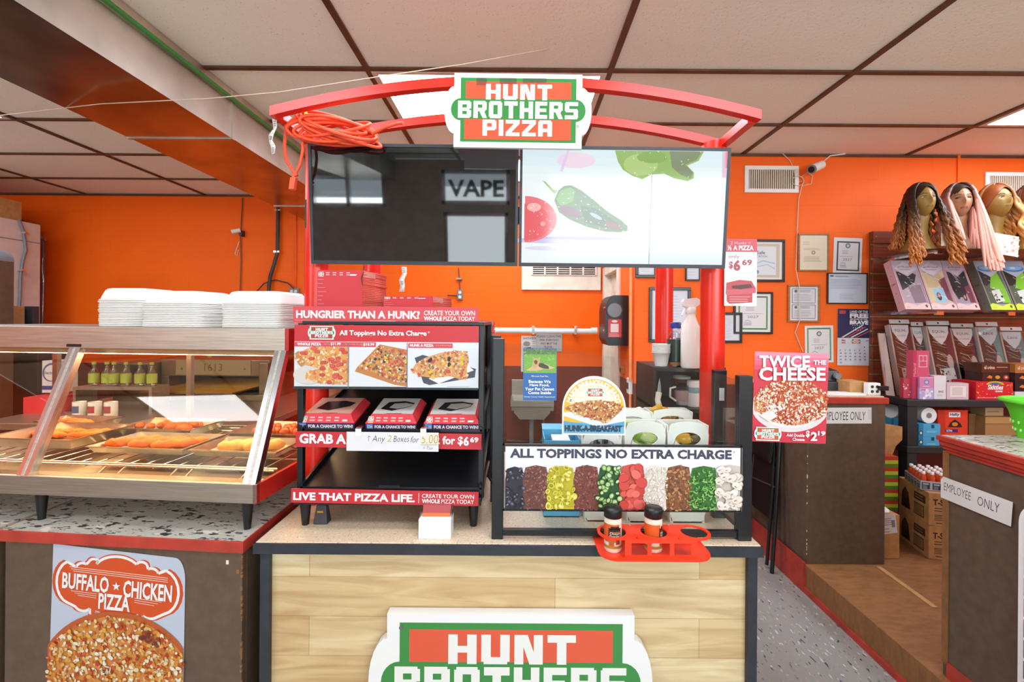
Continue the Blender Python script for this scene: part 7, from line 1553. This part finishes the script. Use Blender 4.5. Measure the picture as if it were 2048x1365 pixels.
_t, zb1 = carton(1839, 1881, 874, 901, 2.971, .2, 'bag_box', 'light blue box resting directly on the middle shelf board', '#4FB2E2', d_blue, z=MZ); _t, zb2 = carton(1839, 1882, 849, 873, 2.971, .2, 'bag_box', 'light blue box under the white paper roll', '#4FB2E2', d_blue, z=zb1+.0008)
t = thing('paper_roll', 'white paper roll end on top of the light blue boxes', 'roll', (at(1858, 833, 2.993).x, 2.993, zb2+.0008)); c = at(1858, 833, 2.993); rr = .052; b = MB(); b.cyl((c.x, 2.993, zb2+.001+rr), (c.x, 3.143, zb2+.001+rr), rr, 'white_plastic', 30); b.build('roll', t); b = MB(); b.cyl((c.x, 2.991, zb2+.001+rr), (c.x, 2.993, zb2+.001+rr), .018, 'mid_grey', 20); b.build('core', t)
def d_hefty(a, x0, y0, x1, y1):
    a.rect(x0, y0, x0+15, y1, '#D83A22'); a.rect(x0+22, y0+4, x0+45, y0+14, '#FFFFFF'); a.text('Hefty', x0+24, y0+5.5, x0+43, y0+13, '#1F2A5A', .03, .1); a.poly([(x0+20, y0+34), (x0+24, y0+26), (x0+34, y0+18), (x0+45, y0+26), (x0+49, y0+34)], '#3A2420'); a.ell(x0+34, y0+28, 6, 4, '#E0983A', 14); a.rect(x0+15, y0+38, x0+40, y0+44, '#4A2E7A'); a.text('ULTRA', x0+17, y0+39, x0+29, y0+43, '#FFFFFF', .03)
carton(1877, 1937, 821, 900, 3.004, .14, 'trash_bag_box', 'orange trash bag box with white name panel on the middle shelf', '#F0482A', d_hefty, z=MZ)
_t, zq = carton(1972, 2035, 835, 902, 3.004, .2, 'storage_carton', 'large brown lidded carton on the middle shelf near the green basket', '#B98A58', lambda a, x0, y0, x1, y1: (a.rect(x0-0, y0, x1, y0+13, '#C9995F'), a.rect(x0, y0+13, x1, y0+14, '#7E5A34')), z=MZ); carton(1972, 2008, 816, 833, 3.046, .1, 'small_carton', 'small pale carton on the large brown lidded carton', '#D6B488', lambda a, x0, y0, x1, y1: a.lines(x0+4, y0+8, x1-6, y0+9, 1, '#8A6A44', .6), z=zq+.0008)
carton(1939, 1953, 828, 902, 3.068, .2, 'storage_carton', 'brown carton side beside the orange trash bag box', '#8E6238', z=MZ)
# ---- floor goods on the platform
FZ = PZ+.0008
t = thing('tan_board', 'tan cardboard sheet standing behind the striped boxes', 'cardboard', (2.3, 2.88, FZ)); b = MB(); P = [(2.20, FZ), (2.43, FZ), (2.43, .70), (2.455, .76), (2.495, .80), (2.495, .885), (2.20, .935)]
b.prism(P, 2.905, 2.912, 'cardboard'); b.build('sheet', t)
cols = ['#C9D63A', '#C8442A', '#5A8A34']; _zb = FZ
for i in range(8):
    h = .0685; t = thing('striped_box', 'narrow box striped yellow, red and green in the stack behind the register counter', 'box', (2.30, 2.83, _zb), 'striped boxes behind the register counter'); b = MB()
    b.box(-.10, .106, 0, .06, 0, h*.33, 'art', cols[2]); b.box(-.10, .106, 0, .06, h*.33, h*.66, 'art', cols[0]); b.box(-.10, .106, 0, .06, h*.66, h, 'art', cols[1]); b.build('carton', t, local=True); _zb += h+.0006
def tbox(zb, label):
    x1, y1, h = .36, .285, .196; t = thing('bag_carton', label, 'carton', (2.44, 2.655, zb)); b = MB(); b.box(0, x1, 0, y1, 0, h, 'cardboard'); b.build('carton', t, local=True, bevel=.003)
    a = Art(0, 0, 100, h/x1*100, sc=x1/100, base=None, th=0); a.k = .0004; a.text('T-SHIRT', 6, 10, 44, 20, '#3A2C20', .03); a.lines(8, 25, 38, 29, 2, '#6A5440', .8); a.lines(8, 36, 42, 44, 4, '#7A6248', .6); a.lines(10, 49, 34, 50, 1, '#6A5440', .8); a.mb.build('front_print', t, local=True)
    a = Art(0, 0, 100, h/y1*100, sc=y1/100, base=None, th=0); a.k = .0004; a.rect(54, 12, 90, 28, '#4A3626'); a.lines(57, 17, 86, 23, 2, '#B99468', .8); a.rect(54, 34, 86, 60, '#6E5238'); a.rect(56, 37, 84, 57, '#A87E50'); a.lines(58, 40, 82, 54, 5, '#6A5238', .6); a.poly([(12, 60), (14, 28), (24, 14), (36, 24), (42, 60)], '#3A2A20'); a.ell(28, 30, 9, 10, '#5A4432'); a.mb.v = [Vector((p.y, y1-p.x, p.z)) for p in a.mb.v]; a.mb.build('side_print', t, local=True); t.rotation_euler = (0, 0, -.2); return t
tbox(FZ, 'brown bag carton lying on the platform under a second one'); tbox(FZ+.1968, 'brown bag carton stacked on another, carrying the tray of small bottles')
tz = FZ+.3936
t = thing('bottle_tray', 'shallow printed tray of small shrink wrapped bottles on the brown cartons', 'tray', (2.585, 2.75, tz), None, -.35); b = MB(); w, d, h = .26, .20, .055
for q in ((-w/2, w/2, -d/2, -d/2+.003), (-w/2, w/2, d/2-.003, d/2), (-w/2, -w/2+.003, -d/2, d/2), (w/2-.003, w/2, -d/2, d/2)): b.box(*q, .0, h, 'art', '#C8CCD4')
b.box(-w/2, w/2, -d/2, d/2, 0, .003, 'art', '#8A8E98'); b.build('tray_body', t, local=True)
a = Art(0, 0, 100, 21, sc=w/100, base=None, th=0); a.k = .0005
for k in range(5): a.rect(3+k*20, 3, 18+k*20, 18, '#3E4454'); a.rect(5+k*20, 5, 16+k*20, 8, '#DDE0E8'); a.lines(5+k*20, 11, 15+k*20, 16, 3, '#C8CCD6', .5)
g = a.mb; side = MB(); side.merge(g); side.v = [Vector((p.y-w/2, (d/2)-p.x*(d/w), p.z)) for p in side.v]; g.v = [Vector((p.x-w/2, p.y-d/2, p.z)) for p in g.v]; g.merge(side); g.build('tray_print', t, local=True)
mat('amber', '#D8562A', .25, var=.05); Mx = Matrix.Translation(t.location) @ Matrix.Rotation(-.35, 4, 'Z'); shot = None
for i in range(6):
    for j in range(5):
        p = Mx @ Vector((-w/2+.024+i*.0424, -d/2+.023+j*.038, .0035)); T2 = thing('shot_bottle', 'small orange drink bottle with white cap packed in the printed tray', 'bottle', p, 'small bottles in the printed tray') if shot is None else dup(shot, p)
        if shot is None:
            shot = T2; b = MB(); b.lathe([(.013, 0), (.0145, .004), (.0145, .07), (.009, .084), (.009, .088)], 'amber', n=12); b.build('bottle', shot, local=True); b = MB(); b.lathe([(.010, .088), (.0102, .103), (0, .104)], 'white_plastic', n=12); b.build('cap', shot, local=True)
b = MB(); b.box(.0, .075, -d/2-.006, -d/2-.004, .05, .12, 'art', '#F2F0EE'); b.xf(Matrix.Rotation(-.35, 4, 'Z')); b.v = [p+Vector((2.585, 2.75, tz)) for p in b.v]; tag(b.build('price_card'), 'white printed card stuck on the tray of small bottles', 'card')
t = thing('labelled_carton', 'tan carton with tilted white shipping label beside the register counter', 'carton', (2.20, 2.68, FZ)); b = MB(); b.box(2.142, 2.268, 2.655, 2.80, FZ, .42, 'cardboard'); b.build('body', t, bevel=.002)
a = Art(1770, 1028, 1803, 1066, 2.655, base='#EDEBEA', th=.0006); a.lines(1775, 1036, 1798, 1048, 4, '#55565C', .5); a.rect(1793, 1040, 1800, 1054, '#8A8C92'); a.lines(1776, 1056, 1790, 1062, 2, '#55565C', .5); a.place('shipping_label', t, loc=(2.158, 2.6545, at(1786, 1070, 2.655).z), rot=(0, -.12, 0))
b = MB(); b.ball((2.205, 2.73, .42), .05, .06, .025, 'paper', 14, fn=lambda p: Vector((p.x, p.y, max(p.z, 0)))); b.v = [p+Vector((0, 0, .0008)) for p in b.v]; tag(b.build('paper_bundle'), 'white paper bundle on top of the labelled tan carton', 'paper')

# ================================================================ wall above: vents, camera, certificates
def vent(px0, py0, px1, py1, label):
    p, q = at(px0, py1, YW), at(px1, py0, YW); t = thing('wall_vent', label, 'vent', ((p.x+q.x)/2, YW, p.z)); f = .03; b = MB()
    for r in ((p.x, q.x, p.z, p.z+f), (p.x, q.x, q.z-f, q.z), (p.x, p.x+f, p.z+f, q.z-f), (q.x-f, q.x, p.z+f, q.z-f)): b.box(r[0], r[1], YW-.014, YW-.001, r[2], r[3], 'white_plastic')
    b.build('frame', t, bevel=.003); b = MB(); b.box(p.x+f, q.x-f, YW-.003, YW-.001, p.z+f, q.z-f, 'brown_laminate'); n = int((q.x-p.x-2*f)/.016)
    for i in range(n): x = p.x+f+.006+i*.016; b.box(x, x+.006, YW-.012, YW-.003, p.z+f, q.z-f, 'cream_paint')
    b.build('louvre', t)
vent(1488, 333, 1596, 386, 'white wall vent on the orange wall beside the lit screen'); vent(1968, 346, 2085, 398, 'white wall vent behind the mannequin heads')
t = thing('security_camera', 'white bullet security camera high on the orange wall', 'camera', at(1632, 335, YW)); p = at(1632, 335, 3.26); d = Vector((-.82, -.42, -.40)).normalized()
b = MB(); b.cyl(p-d*.075, p+d*.05, .030, 'white_plastic', 20); b.cyl(p+d*.05, p+d*.062, .031, 'mid_grey', 20); b.build('body', t); b = MB(); b.cyl(p+d*.0615, p+d*.064, .022, 'black_plastic', 18); b.build('lens', t); b = MB(); b.tube([p-d*.03, p-d*.03+Vector((.02, .05, .04)), Vector((p.x+.04, YW-.002, p.z+.05))], .010, 'white_plastic', 8); b.build('mount', t)
def wire(pts, r, label, m='cream_wire', cat='wire', name='wall_wire'):
    b = MB(); b.tube(pts, r, m, 6); tag(b.build(name), label, cat)
W_ = YW-.008
wire([at(1648, 322, W_), at(1660, 312, W_), at(1690, 308, W_)], .005, 'white cable running up from the bullet security camera', 'white_plastic')
lp = [at(1565, 307, W_), at(1580, 322, W_), at(1588, 340, W_), at(1592, 365, W_)]+[at(1596+12*cos(k*.7), 362+10*sin(k*.7), W_-.004*k*.2) for k in range(20)]+[at(1597, 400, W_), at(1594, 470, W_), at(1592, 540, W_-.02), at(1598, 570, W_-.02), at(1600, 640, W_-.02), at(1590, 665, W_), at(1600, 690, W_), at(1606, 704, W_)]
wire(lp, .003, 'thin tangled wire looping by the vent and hanging past the certificates')
wire([at(1600, 355, W_), at(1615, 345, W_), at(1625, 352, W_), at(1622, 368, W_), at(1605, 372, W_)], .003, 'small loose loop of thin wire under the security camera')
def cert(px0, py0, px1, py1, label, frame, fw, mt, kind, name='framed_certificate', cat='certificate', rot=0.0, Y=None):
    Y = Y or YW-.002; p = at(px0, py1, Y); w, h = (px1-px0)/F*Y, (py1-py0)/F*Y; t = thing(name, label, cat, (p.x, Y, p.z)); t.rotation_euler = (0, rot, 0); s = Y/F
    a = Art(px0, py0, px1, py1, sc=s, base=None, th=0); a.k = .006 if frame else .0015; a.rect(px0, py0, px1, py1, mt); X = lambda f: px0+(px1-px0)*f; V = lambda f: py0+(py1-py0)*f; W_px = (px1-px0)
    if kind == '2027' or kind == 'green':
        if kind == 'green':
            a.rect(X(.08), V(.06), X(.92), V(.94), '#3E8E4A'); a.rect(X(.13), V(.10), X(.87), V(.90), '#F1F2F2')
            for k in range(24): a.ell(X(.105), V(.08+.84*k/23), .8, .8, '#BFE0C0', 6, step=3e-6); a.ell(X(.895), V(.08+.84*k/23), .8, .8, '#BFE0C0', 6, step=3e-6)
        else: a.rect(X(.12), V(.10), X(.92), V(.92), '#4A4A50'); a.rect(X(.17), V(.14), X(.87), V(.88), '#ECEBEE')
        a.ell(X(.5), V(.22), W_px*.09, W_px*.09, '#7A8088', 14); a.ell(X(.5), V(.22), W_px*.05, W_px*.05, '#D8DCE0', 12); a.lines(X(.3), V(.36), X(.55), V(.44), 3, '#9A9CA2', .4); a.text('2027', X(.33), V(.57), X(.66), V(.64), '#A2A6AE', .02); a.lines(X(.22), V(.52), X(.8), V(.53), 1, '#A8AAB0', .4); a.lines(X(.24), V(.76), X(.5), V(.82), 3, '#8A8C94', .4); a.line([(X(.26), V(.72)), (X(.34), V(.69)), (X(.44), V(.73))], .6, '#3A3A44')
    elif kind == 'letter': a.rect(X(.05), V(.05), X(.14), V(.10), '#4A5A80'); a.lines(X(.18), V(.08), X(.6), V(.10), 2, '#8A8C96', .4); a.lines(X(.06), V(.2), X(.94), V(.5), 7, '#9EA4B0', .4); a.lines(X(.3), V(.7), X(.7), V(.86), 4, '#B0B6C0', .4)
    elif kind == 'tan': a.rect(X(.06), V(.05), X(.94), V(.95), '#F2E6CC'); a.ell(X(.5), V(.5), W_px*.07, W_px*.07, '#8A7A5A', 12); a.ell(X(.5), V(.5), W_px*.04, W_px*.04, '#E6DAC0', 10); a.lines(X(.12), V(.2), X(.4), V(.26), 2, '#A89878', .4); a.lines(X(.15), V(.38), X(.85), V(.42), 2, '#B8A888', .4); a.lines(X(.15), V(.62), X(.85), V(.76), 5, '#B8A888', .4)
    elif kind == 'two':
        for v0, v1 in ((.05, .49), (.53, .95)): a.rect(X(.08), V(v0), X(.92), V(v1), '#55596A'); a.rect(X(.10), V(v0+.015), X(.90), V(v1-.015), '#E6E8EE'); a.ell(X(.22), V(v0+.08), 3, 3, '#6A6E7A', 10); a.lines(X(.36), V(v0+.06), X(.8), V(v0+.10), 2, '#7A7E8A', .5); a.lines(X(.15), V(v0+.18), X(.85), V(v0+.36), 6, '#A8ACB8', .4)
    elif kind == 'safe': a.rect(X(.05), V(.05), X(.95), V(.95), '#D6C9B4'); a.rect(X(.12), V(.12), X(.88), V(.88), '#EDF0F4'); a.text('ServSafe', X(.30), V(.24), X(.66), V(.33), '#2E4A6A', .01); a.text('CERTIFICATION', X(.30), V(.36), X(.70), V(.41), '#3A4A5A', .0); a.line([(X(.45), V(.6)), (X(.62), V(.5)), (X(.86), V(.58))], 2.2, '#A8D0E8'); a.line([(X(.5), V(.66)), (X(.7), V(.6)), (X(.86), V(.72))], 2.2, '#B8DAEE'); a.ell(X(.5), V(.8), 4, 4, '#6A9AC0', 12)
    elif kind == 'sheet': a.rect(X(.06), V(.04), X(.94), V(.96), '#E8ECF6'); a.lines(X(.14), V(.12), X(.86), V(.9), 14, '#B4BCCC', .4)
    a.mb.build('paper', t, local=True)
    if frame:
        b = MB(); f = fw*s
        for r in ((0-f, w+f, -f, 0), (-f, w+f, h, h+f), (-f, 0, 0, h), (w, w+f, 0, h)): b.box(r[0], r[1], -.014, .0, r[2], r[3], frame)
        b.box(-f, w+f, -.004, 0, -f, h+f, frame); b.build('frame', t, local=True, bevel=.002)
    return t
mat('oak_frame', '#A86A34', .4, var=.12, scale=20, stretch=(1, 1, 6)); mat('black_frame', '#17181A', .3)
cert(1463, 484, 1563, 559, 'black framed food safety certificate half hidden by the slice poster', 'black_frame', 5, '#F6F4EE', 'safe')
cert(1598, 471, 1653, 540, 'brown framed tan letter above the wooden double frame', 'oak_frame', 3.5, '#F4ECD8', 'tan')
cert(1665, 475, 1722, 547, 'unframed certificate with dark border beside the tan letter', None, 0, '#F1F0F2', '2027', 'certificate', rot=.03)
cert(1655, 548, 1731, 606, 'thin black framed pale blue letter above the calendar', 'black_frame', 2, '#DCE4F2', 'letter', Y=YW-.004)
cert(1578, 574, 1634, 641, 'wooden frame holding two small permits one above the other', 'oak_frame', 4, '#F2F2F4', 'two')
cert(1470, 588, 1540, 664, 'black framed green bordered certificate beside the slice poster', 'black_frame', 4, '#F4F5F4', 'green')
cert(1411, 630, 1478, 681, 'black framed white sheet low behind the red pole and slice poster', 'black_frame', 5, '#E4E6EC', 'sheet', Y=YW-.003)
cert(1610, 652, 1667, 726, 'unframed green bordered certificate above the cheese poster', None, 0, '#F4F5F4', 'green', 'certificate', rot=-.02)
cert(1303, 581, 1374, 679, 'black framed sheet hanging behind the slimmer red pole', 'black_frame', 6, '#E6EAF4', 'sheet')
cert(1276, 480, 1308, 550, 'black framed paper whose lower edge shows below the lit screen', 'black_frame', 6, '#DCDCDC', 'sheet'); cert(1373, 470, 1397, 559, 'thin framed paper between the two red poles under the lit screen', 'black_frame', 3, '#E6E8EC', 'sheet')
a = Art(1674, 618, 1748, 731, YW-.006, base='#ECECF2', th=.002); a.rect(1674, 618, 1748, 676, '#232C5E'); a.rect(1677, 621, 1690, 628, '#C84A50'); a.text('LAND OF THE', 1698, 621, 1734, 626, '#FFFFFF', .03); a.text('FREE', 1698, 627, 1735, 636, '#FFFFFF', .05); a.text('BECAUSE OF THE', 1699, 637, 1733, 640, '#FFFFFF', .02); a.text('BRAVE', 1698, 641, 1735, 649, '#FFFFFF', .05)
for k in range(4): a.poly([(1681+k*9, 675), (1686+k*9, 675), (1726+k*4.5, 650+k*4), (1724+k*4.5, 649+k*4)], '#D8484E' if k % 2 else '#F0F0F4')
for k in range(14): a.ell(1704+(k % 5)*4.4+(k//5), 651+(k//5)*4.6, .9, .9, '#FFFFFF', 5, step=3e-6)
a.logo(1700, 678, 1722, 688); a.text('May', 1682, 679, 1690, 683, '#C84A50', .02); a.text('2026', 1681, 684, 1690, 687, '#C84A50', .02); a.text('JUNE', 1730, 680, 1740, 683, '#C84A50', .02)
n_ = 1
for r in range(6):
    for c in range(7):
        if r == 0 and c < 5: continue
        if n_ > 31: break
        a.text(str(n_), 1678.5+c*9.6, 693+r*6.2, 1680.2+c*9.6+(1.6 if n_ > 9 else 0), 695.6+r*6.2, '#3A3C4A', .02); n_ += 1
a.place('wall_calendar', rot=(0, radians(.3), 0), label='wall calendar with navy flag picture above a month grid', cat='calendar')

# ================================================================ extension cord on the arch, tags
t = thing('extension_cord', 'coiled orange extension cord hung at the end of the red arch', 'cord', at(680, 255, 1.44)); b = MB(); c = at(672, 258, 1.44)
for k in range(11):
    rx, rz_, tl = R.uniform(.095, .135), R.uniform(.020, .042), R.uniform(-.05, .05); ox, oz, oy = R.uniform(-.015, .018), R.uniform(-.012, .010), R.uniform(-.012, .012)
    b.tube([(c.x+ox+rx*cos(q*2*pi/32), c.y+oy+.035*sin(q*2*pi/32+k*.2), c.z+oz+rz_*sin(q*2*pi/32)+tl*.6*cos(q*2*pi/32)-.10*rx*cos(q*2*pi/32)) for q in range(33)], .0052, 'orange_cord', 8)
b.build('coil', t)
b = MB(); b.tube([at(745, 268, 1.42), at(770, 255, 1.40), at(795, 247, 1.39), at(806, 246, 1.39)], .0052, 'orange_cord', 8); b.tube([at(600, 232, 1.42), at(585, 240, 1.42), at(572, 252, 1.43), at(569, 290, 1.44), at(572, 320, 1.44), at(588, 345, 1.44), at(594, 352, 1.44)], .0052, 'orange_cord', 8)
b.tube([at(605, 278, 1.44), at(606, 300, 1.44), at(600, 330, 1.44), at(588, 352, 1.44), at(583, 372, 1.44)], .0052, 'orange_cord', 8); b.build('cable', t)
b = MB(); p = at(586, 366, 1.44); b.hexa([p+Vector((-.010, -.008, -.022)), p+Vector((.006, -.008, -.022)), p+Vector((.006, .008, -.022)), p+Vector((-.010, .008, -.022))], [p+Vector((-.006, -.007, .016)), p+Vector((.012, -.007, .016)), p+Vector((.012, .007, .016)), p+Vector((-.006, .007, .016))], 'orange_cord'); b.build('plug', t)
p = at(609, 222, 1.43); b = MB(); b.box(p.x-.009, p.x+.009, 1.43, 1.434, p.z-.018, p.z+.014, 'gold'); b.build('yellow_tag', t)
def paper_tag(pts, w, Y, label):
    a = [at(x, y, Y) for x, y in pts]; P = [[p+Vector((-w/2, .004*(k % 2), 0)), p+Vector((w/2, -.004*(k % 2), 0))] for k, p in enumerate(a)]; b = MB(); b.grid([[q[0], q[1]] for q in P][::-1], 'art', '#F2EFEA'); 
    for k in range(len(P)-1):
        for f in (.25, .5, .75): l, r_ = P[k][0].lerp(P[k+1][0], f), P[k][1].lerp(P[k+1][1], f); b.quad(l+(r_-l)*.2+Vector((0, -.0008, -.001)), l+(r_-l)*.8+Vector((0, -.0008, -.001)), l+(r_-l)*.8+Vector((0, -.0008, .0008)), l+(r_-l)*.2+Vector((0, -.0008, .0008)), 'art', '#8A8680')
    tag(b.build('cable_tag', solid=.0006), label, 'tag')
paper_tag([(549, 238), (550, 256), (542, 270), (541, 282), (546, 292), (546, 308)], .015, 1.40, 'white creased paper tag hanging by the green pipe at the arch end'); paper_tag([(808, 534), (809, 548), (803, 560), (805, 572), (803, 584)], .017, 1.50, 'white creased paper tag hanging under the dark screen by the red boxes')
